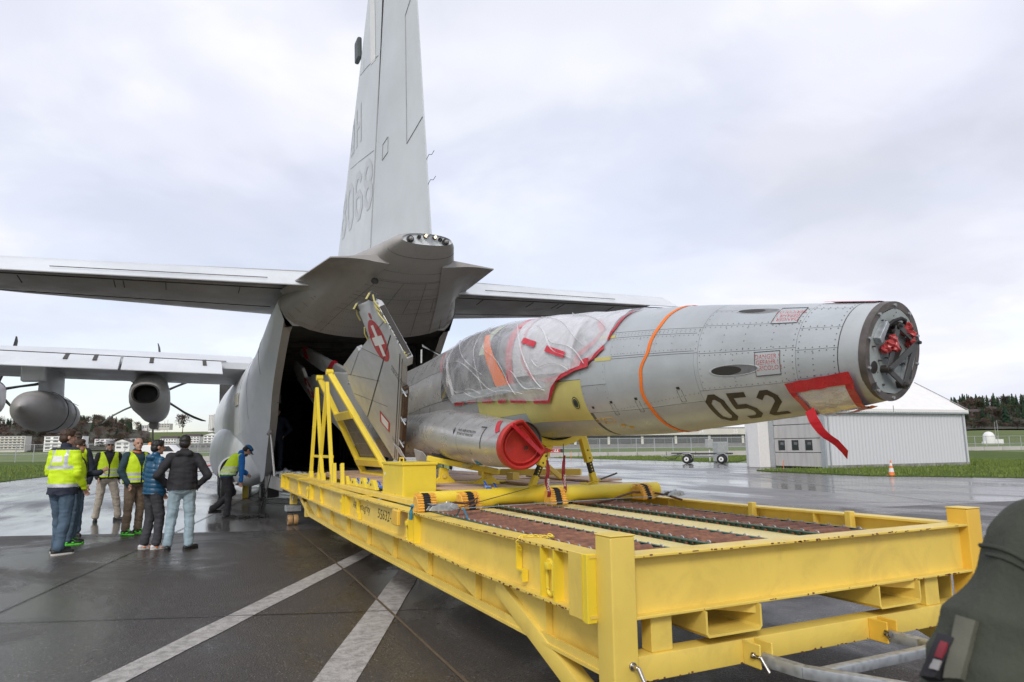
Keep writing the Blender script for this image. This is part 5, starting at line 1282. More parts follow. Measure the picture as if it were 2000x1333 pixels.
# ------------------------------------------------------------------ fighter fuselage without nose cone
FG = thing('fighter_fuselage', 'grey dismantled fighter jet fuselage with bare nose bulkhead, painted 052', 'fighter jet', (3.75, 8.0, 1.3))
def patch(name, y0, y1, t0, t1, m, off, parent=FG, ny=None, nt_=None, th=.004, fn=body_pt):
    ny = ny or max(2, int(abs(y1 - y0) / .05)); nt_ = nt_ or max(2, int(abs(t1 - t0) / 5))
    yf = (lambda t: y0) if not callable(y0) else y0
    mb = MB()
    g = [[Vector(fn(y0 + (y1-y0)*i/ny, t0 + (t1-t0)*j/nt_, off)) for j in range(nt_+1)] for i in range(ny+1)]
    mb.grid(g)
    ed = [g[0], [r[-1] for r in g], g[-1][::-1], [r[0] for r in g][::-1]]; edge = sum([e[:-1] for e in ed], [])
    gi = [[Vector(fn(y0 + (y1-y0)*i/ny, t0 + (t1-t0)*j/nt_, off - th)) for j in range(nt_+1)] for i in range(ny+1)]
    ei = sum([e[:-1] for e in [gi[0], [r[-1] for r in gi], gi[-1][::-1], [r[0] for r in gi][::-1]]], [])
    mb.grid([edge, ei], closed_u=True)
    return mb.build(name, m, parent, smooth=50)
# dark under-structure (shows in the gaps between the skin panels)
mb = MB(); mb.grid([[Vector(body_pt(y, t, -.006)) for t in frange(0, 360, 90)[:-1]] for y in frange(2.62, 13.6, 90)], closed_u=True); mb.build('inner_structure', M['f5seam'], FG, smooth=60)
g = .003  # gap in metres
rivet = MB()
def rivline(p0, p1, step=.045, r=.0042, off=.0015):
    n = max(2, int(math.hypot((p1[0]-p0[0]), (p1[1]-p0[1]) * .008) / step))
    for i in range(n + 1):
        y, t = p0[0] + (p1[0]-p0[0])*i/n, p0[1] + (p1[1]-p0[1])*i/n
        P = Vector(body_pt(y, t, off)); C_ = Vector(body_pt(y, t, -.1)); nn = (P - C_).normalized(); a = nn.orthogonal().normalized(); b = nn.cross(a)
        rivet.add([P + a * r * math.cos(k * 1.0472) + b * r * math.sin(k * 1.0472) for k in range(6)], [tuple(range(6))])
def panel(y0, y1, t0, t1, m='f5', riv=True, name='skin_panel', off=0.0):
    gd = .22
    o = patch(name, y0 + g/2, y1 - g/2, t0 + gd, t1 - gd, M[m], off)
    if riv:
        for a, b in (((y0 + .02, t0 + 2), (y0 + .02, t1 - 2)), ((y1 - .02, t0 + 2), (y1 - .02, t1 - 2)), ((y0 + .02, t0 + 2), (y1 - .02, t0 + 2)), ((y0 + .02, t1 - 2), (y1 - .02, t1 - 2))): rivline(a, b)
    return o
# nose ring segments
panel(2.60, 2.74, 88, 448 - .01, 'f5under', False)
for t0, t1 in ((88, 121), (121, 152), (152, 176), (176, 206), (206, 272), (272, 448)): panel(2.745, 3.02, t0, t1, 'f5' if t0 < 206 else 'f5under')
panel(3.02, 3.82, 88, 121, 'f5', False); panel(3.02, 3.82, 121, 144, 'f5'); panel(3.02, 3.82, 144, 173, 'f5')
panel(3.02, 3.82, 173, 208, 'f5under'); panel(3.02, 3.86, 208, 266, 'f5under', False); panel(3.02, 3.86, 266, 448, 'f5', False)
for y0, y1 in ((3.82, 4.30), (4.30, 4.88)):
    panel(y0, y1, 146, 152, 'f5'); panel(y0, y1, 152, 170, 'f5'); panel(y0, y1, 170, 172, 'f5', False); panel(y0, y1, 88, 146, 'f5', False)
panel(3.86, 4.95, 172, 219, 'f5', False); panel(3.86, 4.95, 219, 268, 'f5', False); panel(3.86, 4.95, 268, 448, 'f5', False); 
panel(3.82, 3.86, 208, 219, 'f5', False); panel(3.82, 3.86, 172, 208, 'f5', False); panel(3.82, 3.86, 88, 146, 'f5', False); panel(3.82, 3.86, 146, 172, 'f5', False)
for y0, y1 in ((4.88, 5.35),): panel(y0, y1, 88, 150, 'f5', False); panel(y0, y1, 150, 172, 'f5', False)
panel(4.95, 5.35, 172, 192, 'f5', False); panel(4.95, 5.30, 219, 268, 'f5', False); panel(4.95, 5.35, 268, 448, 'f5', False)
# yellow primer panels on the cheek
def poly_patch(name, fy0, fy1, t0, t1, m, off=.002, n=14, ny=20, parent=FG, fn=body_pt):
    mb = MB(); mb.grid([[Vector(fn(fy0(t0 + (t1-t0)*j/n) + (fy1(t0 + (t1-t0)*j/n) - fy0(t0 + (t1-t0)*j/n)) * i / ny, t0 + (t1-t0)*j/n, off)) for j in range(n+1)] for i in range(ny+1)])
    return mb.build(name, M[m], parent, smooth=True, recalc=False)
panel(4.95, 5.35, 192, 219, 'f5', False)
panel(5.35, 6.55, 88, 186, 'f5', False); panel(5.35, 6.55, 186, 228, 'primer', False); panel(5.35, 6.55, 228, 268, 'f5', False); panel(5.35, 6.55, 268, 448, 'f5', False)
panel(6.55, 7.72, 88, 186, 'f5b', False); panel(6.55, 7.72, 186, 214, 'primer', False); panel(6.55, 7.72, 214, 268, 'f5', False); panel(6.55, 7.72, 268, 448, 'f5', False)
for y0, y1 in ((7.72, 8.6), (8.6, 9.45), (9.45, 10.3), (10.3, 11.4), (11.4, 12.6), (12.6, 13.6)):
    for t0, t1 in ((88, 130), (130, 158), (158, 186), (186, 230), (230, 268), (268, 448)): panel(y0, y1, t0, t1, 'f5b' , False)
for a, b in (((4.98, 176), (4.98, 216)), ((5.33, 176), (5.33, 262)), ((3.88, 210), (4.9, 217)), ((7.7, 192), (7.7, 212)), ((6.6, 188), (6.6, 212)), ((9.47, 100), (9.47, 220)), ((10.32, 100), (10.32, 220)), ((11.42, 100), (11.42, 200)), ((3.2, 148), (3.2, 170)), ((3.42, 148), (3.42, 170)), ((3.6, 148), (3.6, 170)), ((3.1, 180), (3.1, 204)), ((3.5, 176), (3.5, 186)), ((3.5, 198), (3.5, 205)), ((2.9, 180), (2.9, 204)), ((4.1, 155), (4.1, 168)), ((4.5, 155), (4.5, 168)), ((4.7, 155), (4.7, 168))): rivline(a, b)
rivet.build('rivet', M['f5seam'], FG, kind='stuff', recalc=False)
# nose bulkhead: rim ring, plate, fittings
def face_pt(r, t, d=0.0):
    """polar point on the nose face; d metres out along the nose axis"""
    top, bot, w_ = lerp_tab(BODY, 2.62); cx0 = body_c(2.62); zc0 = (top + bot) / 2
    dx = r * w_ * math.cos(t); dz = r * (top - bot) / 2 * math.sin(t); dy = .122 * dx - .18 * dz
    ax = Vector((.12, -.975, -.177))
    return Vector((cx0 + dx, 2.585 + dy, zc0 + dz)) + ax * d
TT_ = [2*math.pi*k/64 for k in range(64)]
mb = MB(); mb.grid([[face_pt(1.0, t, -.03) for t in TT_], [face_pt(1.0, t, .012) for t in TT_], [face_pt(.86, t, .012) for t in TT_], [face_pt(.86, t, -.02) for t in TT_]], closed_u=True)
mb.build('nose_ring', simple('brown_primer', (.125, .11, .10), .55, .2, .3, 12), FG, smooth=40)
def irr(t): return .855 + .012 * math.sin(9 * t) + .01 * math.sin(5 * t + 1)
mb = MB(); ri = [face_pt(irr(t), t, .002) for t in TT_]; mb.grid([ri, [face_pt(irr(t), t, .010) for t in TT_]], closed_u=True); mb.add([face_pt(irr(t), t, .010) for t in TT_], [tuple(range(64))])
nf = mb.build('nose_bulkhead', simple('bulkhead_green_grey', (.36, .40, .39), .45, .1, .12, 9), FG)
def on_face(u, v, d): r = math.hypot(u, v) / .283; return face_pt(r, math.atan2(v, u), d)
for k in range(20):
    t = k * 2 * math.pi / 20 + .1; c = face_pt(.925, t, .012)
    MB().cyl(c, c + Vector((.12, -.975, -.177)) * .012, .009, n=8).build('ring_bolt', M['galv'], FG) if k % 2 else None
mb = MB(); rf = random.Random(2)
for k in range(34):
    t = rf.uniform(0, 6.28); r = rf.uniform(.30, .80); c = face_pt(r, t, .010); mb.cyl(c, c + Vector((.12, -.975, -.177)) * rf.choice((.001, .012, .02)), rf.uniform(.003, .007), n=7)
mb.build('face_fastener', M['darksteel'], nf, kind='stuff')
def face_poly(pts, d0, d1, m, name, parent=None):
    mb = MB(); a = [on_face(u, v, d0) for u, v in pts]; b = [on_face(u, v, d1) for u, v in pts]; n = len(pts)
    mb.add(a + b, [tuple(range(n))[::-1], tuple(range(n, 2*n))] + [(i, (i+1) % n, n + (i+1) % n, n + i) for i in range(n)])
    return mb.build(name, m, parent or nf, bevel=.0015)
face_poly([(-.14, .13), (-.10, .17), (.09, .02), (.02, -.10), (-.02, -.12), (-.05, .0)], .0101, .0125, M['blackpaint'], 'access_opening')
for u, v, r in ((-.185, -.10, .036), (.0, 0, .0)):
    if r: face_poly([(u + r * math.cos(t), v + r * math.sin(t)) for t in [k * .5236 for k in range(12)]], .0101, .013, M['blackpaint'], 'round_hole')
face_poly([(-.20, -.19), (-.15, -.18), (-.15, -.22), (-.19, -.235)], .0101, .013, M['blackpaint'], 'square_hole')
face_poly([(.19, -.10), (.215, -.075), (.215, -.14), (.195, -.165)], .0101, .013, M['glassdark'], 'edge_slot')
face_poly([(-.215, .06), (-.15, .16), (-.125, .145), (-.185, .03)], .0101, .05, M['galv'], 'side_bracket')
face_poly([(.115, -.02), (.15, .02), (.10, -.19), (.07, -.21)], .0101, .035, M['galv'], 'connector_block')
# steel mounting frame with four stand-offs
post = [(-.035, .145), (.165, .065), (-.105, -.105), (.075, -.185)]
for i, (u, v) in enumerate(post):
    a, b = on_face(u, v, .01), on_face(u, v, .062); o = MB().cyl(a, b, .022, n=16).build('stand_off', M['blackpaint'], nf, smooth=40, bevel=.002)
    MB().cyl(b, on_face(u, v, .078), .010, n=6).build('stand_off_nut', M['darksteel'], nf)
M['gunmetal'] = simple('gunmetal', (.12, .12, .12), .35, .6, .2, 10)
for i, j, w_ in ((0, 2, .042), (1, 3, .042), (0, 1, .03), (2, 3, .03), (2, 1, .036)):
    a, b = on_face(*post[i], .048 if (i, j) != (2, 1) else .058), on_face(*post[j], .048 if (i, j) != (2, 1) else .058)
    MB().beam(a, b, .008, w_, up=(.12, -.975, -.177)) if False else MB().beam(a, b, w_, .01, up=(.12, -.975, -.177)).build('mount_bar', M['gunmetal'], nf, bevel=.001)
MB().tube([on_face(-.125, .125, .03), on_face(-.09, .165, .05), on_face(-.03, .185, .06), (on_face(.03, .18, .05)), on_face(.06, .165, .03)], .011, 8).build('cable_loom', M['black'], nf, smooth=True)
M['redwrap'] = simple('red_wrap', (.40, .045, .045), .3, 0, .25, 14, .006, 40)
def crumple(name, pts, r, parent):
    mb = MB(); k = 0
    for (u, v, d) in pts:
        c = on_face(u, v, d); mb2 = []
        n1, n2 = 9, 6
        rows = [[c + Vector((math.cos(2*math.pi*i/n1) * math.sin(math.pi*j/n2), math.sin(2*math.pi*i/n1) * math.sin(math.pi*j/n2), math.cos(math.pi*j/n2))) * r * (.75 + .75 * rf.random()) for i in range(n1)] for j in range(n2 + 1)]
        mb.grid(rows, closed_u=True); k += 1
    return mb.build(name, M['redwrap'], parent)
crumple('red_wrap', [(-.115, .03, .05), (-.10, .06, .06), (-.085, .02, .07), (-.13, .01, .04)], .024, nf)
crumple('red_wrap', [(.085, .145, .04), (.115, .11, .045), (.13, .08, .04), (.07, .12, .03), (.14, .05, .03)], .024, nf)
# number 052 and stencils
mb = MB(); LN = (3.93, 236)
def numfn(u, v):
    # u runs towards the nose, v up; follows the slanted baseline of the painted number
    y = 3.86 - u * 1.02; t = 251 - v * 128 + (u * 2.0); return Vector(body_pt(y - .0 , t, .0022))
stencil(mb, '052', .30, numfn, th=.155, sub=5, pitch=.76); mb.build('number', M['black_num'], FG, recalc=False)
def bodytext(body, size, y0, t0, m, flipv=1, name='stencil_text', dt=None, bold=.0, al='LEFT'):
    V, Fc = text_verts(body, size, bold=bold, align=al); mb = MB(); h = lerp_tab(BODY, y0)[2]
    mb.add([body_pt(y0 - v[0] * flipv, t0 - flipv * math.degrees(v[1] / (h * 1.0)), .0022) for v in V], Fc); return mb.build(name, m, FG, recalc=False)
mbp = patch('access_door', 3.13, 3.32, 175.5, 198, M['f5under'], .0022, th=.003)
mbp2 = patch('access_door', 3.06, 3.25, 120, 144, M['f5under'], .0022, th=.003)
for a in (0,):
    mb = MB()
    for (y0, t0), (y1, t1) in (((3.13, 175), (3.32, 175)), ((3.32, 175), (3.32, 198.5)), ((3.13, 198.5), (3.32, 198.5)), ((3.13, 175), (3.13, 198.5)), ((3.06, 119), (3.25, 119)), ((3.25, 119), (3.25, 144.5)), ((3.06, 144.5), (3.25, 144.5)), ((3.06, 119), (3.06, 144.5))):
        mb.tube([body_pt(y0 + (y1-y0)*k/4, t0 + (t1-t0)*k/4, .003) for k in range(5)], .0022, 4)
    mb.build('door_seam', M['seam'], FG)
for i, s_ in enumerate(('DANGER !', 'GEFAHR !', 'PERICOLO !')): 
    bodytext(s_, .041, 3.225, 182.2 + i * 5.6, M['redprint'], al='CENTER')
    bodytext(s_, .041, 3.155, 137 - i * 6, M['redprint'], flipv=-1, al='CENTER')
M['dullgrey'] = simple('dull_dark_grey', (.16, .165, .17), .6, 0, .3, 9)
# gun troughs: raised rim, flat dark grey oval, black port oval
def trough(yc, tc_, ln, wdeg):
    mb = MB(); n = 40
    def P(s, t, off): return Vector(body_pt(yc + ln / 2 * s, tc_ + wdeg / 2 * t, off))
    rows = []
    for k, (sc_r, off) in enumerate(((1.10, .0022), (1.0, .0034), (.97, -.012 + .014), )):
        pass
    ring_ = lambda s, off, sh=0: [P(s * math.cos(a) + sh, s * math.sin(a), off) for a in [2*math.pi*i/n for i in range(n)]]
    mb.grid([ring_(1.06, .001), ring_(1.0, .0045), ring_(.94, .003)], closed_u=True); mb.build('trough_rim', M['f5under'], FG, smooth=True)
    mb = MB(); rr_ = [ring_(.95, .0032), ring_(.80, .0030, .04), ring_(.45, .0028, .10)]
    mb.grid(rr_, closed_u=True); mb.add(rr_[-1], [tuple(range(n))]); mb.build('gun_trough', M['dullgrey'], FG, smooth=True)
    mb = MB(); rr_ = [P(.30 + .62 * math.cos(a), .80 * math.sin(a), .0040) for a in [2*math.pi*i/n for i in range(n)]]; mb.add(rr_, [tuple(range(n))]); mb.build('gun_port', M['blackpaint'], FG, recalc=False)
trough(3.50, 190.5, .42, 10.5); trough(3.43, 123, .36, 9)
# strap round the nose
mb = MB(); pts = []
ST = [(4.30, 60), (4.28, 111), (4.30, 135), (4.36, 165), (4.46, 186), (4.49, 204), (4.46, 226), (4.44, 259), (4.44, 300), (4.4, 420)]
def strap_y(t):
    for (y0, t0), (y1, t1) in zip(ST, ST[1:]):
        if t0 <= t <= t1: f = (t - t0) / (t1 - t0); f = f * f * (3 - 2 * f); return y0 + (y1-y0)*f
    return ST[0][0]
mb.grid([[Vector(body_pt(strap_y(t) + s_ * .018, t, o_)) for s_, o_ in ((-1, .003), (-1, .006), (1, .006), (1, .003))] for t in frange(60, 420, 110)])
tag(mb.build('tie_down_strap', M['orange'], None, smooth=50), 'orange webbing strap wrapped round the fighter nose ahead of the cockpit', 'strap')
# small marks and blisters
M['orangeline'] = simple('orange_line', (.65, .38, .06), .6)
mb = MB()
def bline(pts_, r=.0028): mb.tube([body_pt(y, t, .002) for y, t in pts_], r, 4)
bline([(5.18, 226), (5.05, 226), (5.05, 232), (5.18, 232), (5.18, 226)]); bline([(5.32, 231), (5.22, 231), (5.22, 234), (5.18, 229), (5.22, 225), (5.22, 227), (5.32, 227), (5.32, 231)])
mb.build('orange_outline', M['orangeline'], FG, recalc=False)
mb = MB()
for y, t in ((5.0, 238), (4.92, 242)): mb.add([body_pt(y + .035 * math.cos(k * .5236), t + 2.2 * math.sin(k * .5236), .003) for k in range(12)], [tuple(range(12))])
mb.build('sensor_lens', M['orangeline'], FG, recalc=False)
mb = MB()
for (y, t) in ((4.60, 208), (4.07, 203), (4.95, 209), (5.25, 213)):
    mb.add([body_pt(y + a, t + b, .0025) for a, b in ((-.018, -1.2), (.018, -1.2), (.018, 1.2), (-.018, 1.2))], [(0, 1, 2, 3)])
mb.build('drain_slot', M['blackpaint'], FG, recalc=False)
mb = MB()
for y, t in ((4.60, 208), (4.07, 203), (4.95, 209)):
    mb.tube([body_pt(y + .02, t + 2, .002), body_pt(y + .02, t + 14, .002), body_pt(y - .03, t + 14, .002), body_pt(y - .03, t + 2, .002)], .0014, 4)
mb.build('slot_outline', M['seam'], FG, recalc=False)
for y, t, r in ((5.50, 207, .062),):
    for k, (rr0, mm, of) in enumerate(((1, 'primer', .003), (.92, 'blackpaint', .004), (.78, 'primer', .005), (.66, 'blackpaint', .006), (.52, 'green', .007), (.36, 'blackpaint', .009))):
        MB().add([body_pt(y + r * rr0 * math.cos(a), t + math.degrees(r * rr0 / .52) * math.sin(a), of) for a in [q * .3142 for q in range(20)]], [tuple(range(20))]).build('intake_ring', M[mm], FG, recalc=False)
for y in (4.98,):
    for t in (150.5, 171.5): patch('paint_patch', 4.86, 5.10, t - 1.6, t + 1.6, M['primer'], .003, th=.002)
MB().add([body_pt(2.94 + .02 * math.cos(a), 240 + 2.6 * math.sin(a), .003) for a in [k * .5236 for k in range(12)]], [tuple(range(12))]).build('round_port', M['blackpaint'], FG, recalc=False)
MB().add([body_pt(2.90 + .02 * math.cos(a), 250 + 2.6 * math.sin(a), .003) for a in [k * .5236 for k in range(12)]], [tuple(range(12))]).build('round_port', M['blackpaint'], FG, recalc=False)

# nacelles and the red intake covers
def nac_pt(y, t, sg=-1, off=0.0):
    tab = [(6.2, .64, 1.575, .29, .23), (6.8, .60, 1.60, .33, .262), (7.6, .55, 1.66, .37, .30), (8.6, .44, 1.73, .40, .32), (9.6, .24, 1.78, .42, .33), (12, .18, 1.84, .42, .36), (13.5, .16, 1.86, .42, .38)]
    cx0, zc0, hw, hh = lerp_tab(tab, y); a = R(t); k = max(0, min(1, (7.2 - y)))
    dx = (hw + off) * math.cos(a); dz = (hh + off) * math.sin(a)
    zz = zc0 if sg < 0 else 4.08 - zc0; cx0 = cx0 if sg < 0 else cx0 * .85
    return Vector((3.72 + sg * (cx0 - .0) + dx, y + (-.45 * sg * dx * k if False else k * (.30 * dx * -sg) - k * .25 * dz), zz + dz))
for sg in (-1, 1):
    for y0, y1 in ((6.2, 7.25), (7.25, 8.7), (8.7, 10.4), (10.4, 13.5)):
        mb = MB(); mb.grid([[nac_pt(y, t, sg) for t in frange(0, 360, 48)[:-1]] for y in frange(y0 + .003, y1 - .003, 10)], closed_u=True); mb.build('nacelle_skin', M['f5b'], FG, smooth=60)
    mb = MB(); mb.grid([[nac_pt(y, t, sg, -.006) for t in frange(0, 360, 48)[:-1]] for y in frange(6.25, 13.5, 30)], closed_u=True); mb.add([nac_pt(6.25, t, sg, -.006) for t in frange(0, 360, 48)[:-1]], [tuple(range(48))]); mb.build('nacelle_core', M['f5seam'], FG, smooth=60)
def cover(sg, lab):
    zc_ = 1.575 if sg < 0 else 2.50; t_ = thing('intake_cover', lab, 'intake cover', (3.72 + sg * .62, 6.1, zc_)); c0 = nac_pt(6.2, 0, sg); 
    cy = lambda t, k, d: (lambda P, C_: C_ + (P - C_) * k + Vector((-sg * -.0, -d, 0)))(dshape(t), Vector((3.72 + sg * .64, 6.17, zc_)))
    def dshape(t):
        a = R(t); dx, dz = .300 * math.cos(a), .245 * math.sin(a)
        # flat slanted edge facing the fuselage
        n_ = Vector((-sg * .66, .75 * -sg)); q = n_.x * dx + n_.y * dz; lim = .150
        if q > lim: dx -= n_.x * (q - lim) * .9; dz -= n_.y * (q - lim) * .9
        return Vector((3.72 + sg * .64 + dx, 6.17 + .30 * dx * -sg - .25 * dz, zc_ + dz))
    T2 = frange(0, 360, 56)[:-1]
    prof_ = [(1.0, -.05), (1.03, .0), (1.03, .03), (1.0, .055), (.93, .06), (.88, .05), (.86, .015), (.84, .010), (.80, .012), (.78, .03), (.74, .034), (.70, .02), (.0, .02)]
    mb = MB(); mb.grid([[cy(t, k, d) for t in T2] for k, d in prof_], closed_u=True); b = mb.build('cover_plug', M['redcover'], t_, smooth=45)
    # bar of tie blocks on the slanted edge
    e0, e1 = cy(100 if sg < 0 else 80, .98, -.02), cy(-12 if sg < 0 else 192, 1.0, -.02)
    MB().beam(e0, e1, .05, .035).build('cover_bar', M['redcover'], t_, bevel=.005)
    for k in range(5): p = e0.lerp(e1, .2 + k * .17); MB().box(p + Vector((0, .0, .03)), (.035, .04, .035)).build('tie_block', M['redcover'], t_, bevel=.006)
    tip = e1 + Vector((-sg * .03, -.02, -.03)); MB().add([cy(-30 if sg < 0 else 210, .9, .03), cy(8 if sg < 0 else 172, .95, .03), tip + Vector((-sg * .10, 0, .02))], [(0, 1, 2)]).build('cover_tab', M['redcover'], t_)
    # red tape across
    for a0, a1, w_ in ((128, -25, .045),):
        A_, B_ = cy(a0 if sg < 0 else 180 - a0, 1.0, .066), cy(a1 if sg < 0 else 180 - a1, .86, .070)
        MB().beam(A_, B_, .008, w_, up=(0, 0, 1)).build('cover_tape', M['redtape'], t_)
    if sg < 0:
        lettering('R', .075, lambda u, v: cy(0, 0, .023) + Vector((.02, 0, -.01)) + Vector((u * -.25 + v * .9, (u * -.25 + v * .9) * .3, -u * .95 - v * .12)), M['blackpaint'], t_, 'cover_letter', bold=.002)
    return t_
cover(-1, 'red engine intake cover marked R with tape across it')
cover(1, 'red engine intake cover on the far side of the fighter')
for pts_ in ([(6.30, 150), (6.42, 128), (6.52, 112)], [(6.28, 152), (6.38, 168), (6.5, 176)]):
    mb = MB(); mb.grid([[nac_pt(y + s_ * .03, t + s_ * 3, -1, .006) for s_ in (-1, 1)] for y, t in [(pts_[0][0] + (pts_[-1][0]-pts_[0][0]) * k / 6, pts_[0][1] + (pts_[-1][1]-pts_[0][1]) * k / 6) for k in range(7)]]); mb.build('red_tape', M['redtape'], FG)
# walk area corner mark and text on the nacelle
V, Fc = text_verts('NUR HIER BETRETEN\nZONE DE MARCHE', .052)
MB().add([nac_pt(7.25 - v[0] * .95, 158 - math.degrees(-v[1] / .36) * -1, -1, .003) for v in V], Fc).build('walkway_text', M['blackpaint'], FG, recalc=False)
mb = MB()
for y, t in ((7.36, 160),): mb.add([nac_pt(y + a, t + b, -1, .003) for a, b in ((-.03, 0), (0, -9), (.03, 0), (0, 9))], [(0, 1, 2, 3)])
mb.build('arrow_mark', M['blackpaint'], FG, recalc=False)
mb = MB()
mb.grid([[nac_pt(6.62, t, -1, .003), nac_pt(6.605, t, -1, .003)] for t in frange(138, 192, 14)]); mb.grid([[nac_pt(6.62 + k * .03, 138, -1, .003), nac_pt(6.62 + k * .03, 141, -1, .003)] for k in range(5)])
mb.build('walkway_line', M['blackpaint'], FG, recalc=False)
# belly lamp, access flap, blade antenna
MB().lathe([(0, .03), (.03, .026), (.055, .0)], nac_pt(6.95, 236, -1, -.01), (-.6, -.2, -.9), 16).build('belly_lamp', simple('blue_lens', (.03, .22, .32), .12), FG, smooth=True)
MB().lathe([(.055, .002), (.085, .0), (.10, -.02)], nac_pt(6.95, 236, -1, -.006), (-.6, -.2, -.9), 20).build('lamp_fairing', M['white'], FG, smooth=True)
MB().prism([(2.86, 8.65, 1.50), (2.84, 8.95, 1.54), (2.92, 9.05, 1.34), (3.02, 8.9, 1.22), (3.05, 8.6, 1.24)], (.02, .01, .0)).build('gear_door', M['f5under'], FG, bevel=.004)
mb = MB(); mb.prism([(3.755, 10.0, 2.93), (3.755, 10.32, 2.965), (3.755, 11.42, 3.35), (3.755, 11.40, 3.31)], (.014, 0, 0)); mb.build('blade_antenna', M['wing'], FG, bevel=.003)
MB().bb(3.745, 3.747, 11.38, 11.46, 3.02, 3.26).build('hang_tag', M['white'], FG)
# aft body closing frame
mb = MB(); ring_ = [Vector(body_pt(13.6, t)) for t in frange(0, 360, 40)[:-1]]; mb.add(ring_, [tuple(range(40))]); mb.build('aft_bulkhead', M['darksteel'], FG)

# cockpit canopy frame and glass under the sheet
def can_pt(y, t, off=0.0):
    x, yy, z = film_pt(y, t, off); return Vector((x, yy, z))
mb = MB(); mb.grid([[can_pt(y, t, .008) for t in frange(118, 180, 26)] for y in frange(5.45, 6.5, 10)]); mb.build('windscreen', simple('pale_glass', (.55, .56, .57), .15), FG, smooth=True)
mb = MB(); mb.grid([[can_pt(y, t, .008) for t in frange(108, 184, 26)] for y in frange(6.65, 8.9, 16)]); mb.build('canopy_glass', simple('canopy_glass', (.10, .108, .115), .08, 0, .35, 1.2), FG, smooth=True)
mb = MB(); mb.grid([[can_pt(y, t, .016) for t in frange(106, 186, 26)] for y in (6.5, 6.57, 6.64)]); mb.build('canopy_bow', M['redtape'], FG, smooth=True)
mb = MB(); mb.grid([[can_pt(y, t, .018) for t in (184, 187, 190)] for y in frange(5.9, 8.4, 20)]); mb.build('canopy_sill', M['f5'], FG, smooth=True)
mb = MB(); mb.grid([[can_pt(7.55 + .05 * s_ - (t - 120) * .012, t, .016) for s_ in (-1.3 - (t - 140) * .04, 1.3 + (t - 140) * .04)] for t in frange(140, 184, 14)]); mb.build('orange_harness', M['orange'], FG, smooth=True)
FOLDM = simple('sheet_fold', (.88, .88, .90), .18)
def make_folds():
    rr = random.Random(33); mb = MB()
    for (y0, t0, y1, t1) in ((8.9, 118, 7.2, 178), (8.7, 150, 6.9, 186), (8.5, 176, 7.4, 187), (8.95, 135, 8.2, 182), (8.0, 112, 6.8, 150), (7.9, 184, 6.4, 192), (6.9, 120, 5.9, 190), (6.2, 140, 5.4, 172), (6.3, 118, 5.2, 158), (5.9, 108, 5.05, 140), (6.6, 178, 5.9, 194), (7.6, 120, 7.3, 186), (8.6, 125, 8.4, 180), (5.8, 150, 5.25, 172), (6.1, 170, 5.5, 178), (7.2, 150, 6.5, 190)):
        w0 = rr.uniform(.004, .011); ph = rr.uniform(0, 6); rows = []
        for k in range(19):
            f = k / 18; y = y0 + (y1 - y0) * f + .05 * math.sin(f * 5 + ph); t = t0 + (t1 - t0) * f + 2.5 * math.sin(f * 7 + ph)
            P = Vector(film_pt(y, t, .030)); Q = Vector(film_pt(y - .02, t - 1.2, .030)); d = (Q - P).normalized() * w0 * math.sin(math.pi * f) ** .6 + Vector((0, 1e-4, 0))
            rows.append([P - d, Vector(film_pt(y, t, .041)), P + d])
        mb.grid(rows)
    return mb
def tape_run(pts_, w_, m='redtape', fn=body_pt, off=.012, parent=None, wig=.0, name='red_tape', piece=None):
    P = [Vector(fn(y, t, off)) for y, t in pts_]; out = []
    for i in range(len(P) - 1):
        k = max(2, int((P[i+1] - P[i]).length / .05))
        for j in range(k): f = j / k; out.append((pts_[i][0] + (pts_[i+1][0]-pts_[i][0])*f, pts_[i][1] + (pts_[i+1][1]-pts_[i][1])*f))
    out.append(pts_[-1]); Q = [Vector(fn(y, t, off + .003 * math.sin(i * 2.1))) for i, (y, t) in enumerate(out)]
    C_ = [Vector(fn(y, t, off - .1)) for y, t in out]; rows = []
    for i, q in enumerate(Q):
        d = (Q[min(i+1, len(Q)-1)] - Q[max(i-1, 0)]).normalized(); n_ = (q - C_[i]).normalized(); s_ = d.cross(n_).normalized() * w_ / 2 * (1 + wig * math.sin(i * 3.7))
        rows.append([q + s_, q - s_])
    mb = MB(); mb.grid(rows); return mb.build(name, M[m], parent, recalc=False)
tape_run([(6.45, 112), (6.36, 135), (6.32, 150), (6.32, 164), (6.24, 175), (6.06, 185), (5.7, 183.5), (5.3, 176)], .045, fn=film_pt, off=.010, parent=FG)
tape_run([(5.25, 128), (5.08, 142), (5.15, 155), (5.3, 164), (5.4, 172)], .06, fn=film_pt, off=.010, parent=FG)
mb = MB(); mb.grid([[can_pt(8.72 + s_ * .05 - max(0, t - 150) * .012, t, .014) for s_ in (-1, 1)] for t in frange(108, 186, 24)]); mb.build('canopy_frame', M['white'], FG, smooth=True)
mb = MB(); mb.grid([[can_pt(7.1 + s_ * .10 + (t - 120) * .004, t, .012) for s_ in (-1, 1)] for t in frange(128, 160, 10)]); mb.build('head_rest', simple('pale_green_pad', (.50, .56, .42), .6), FG, smooth=True)
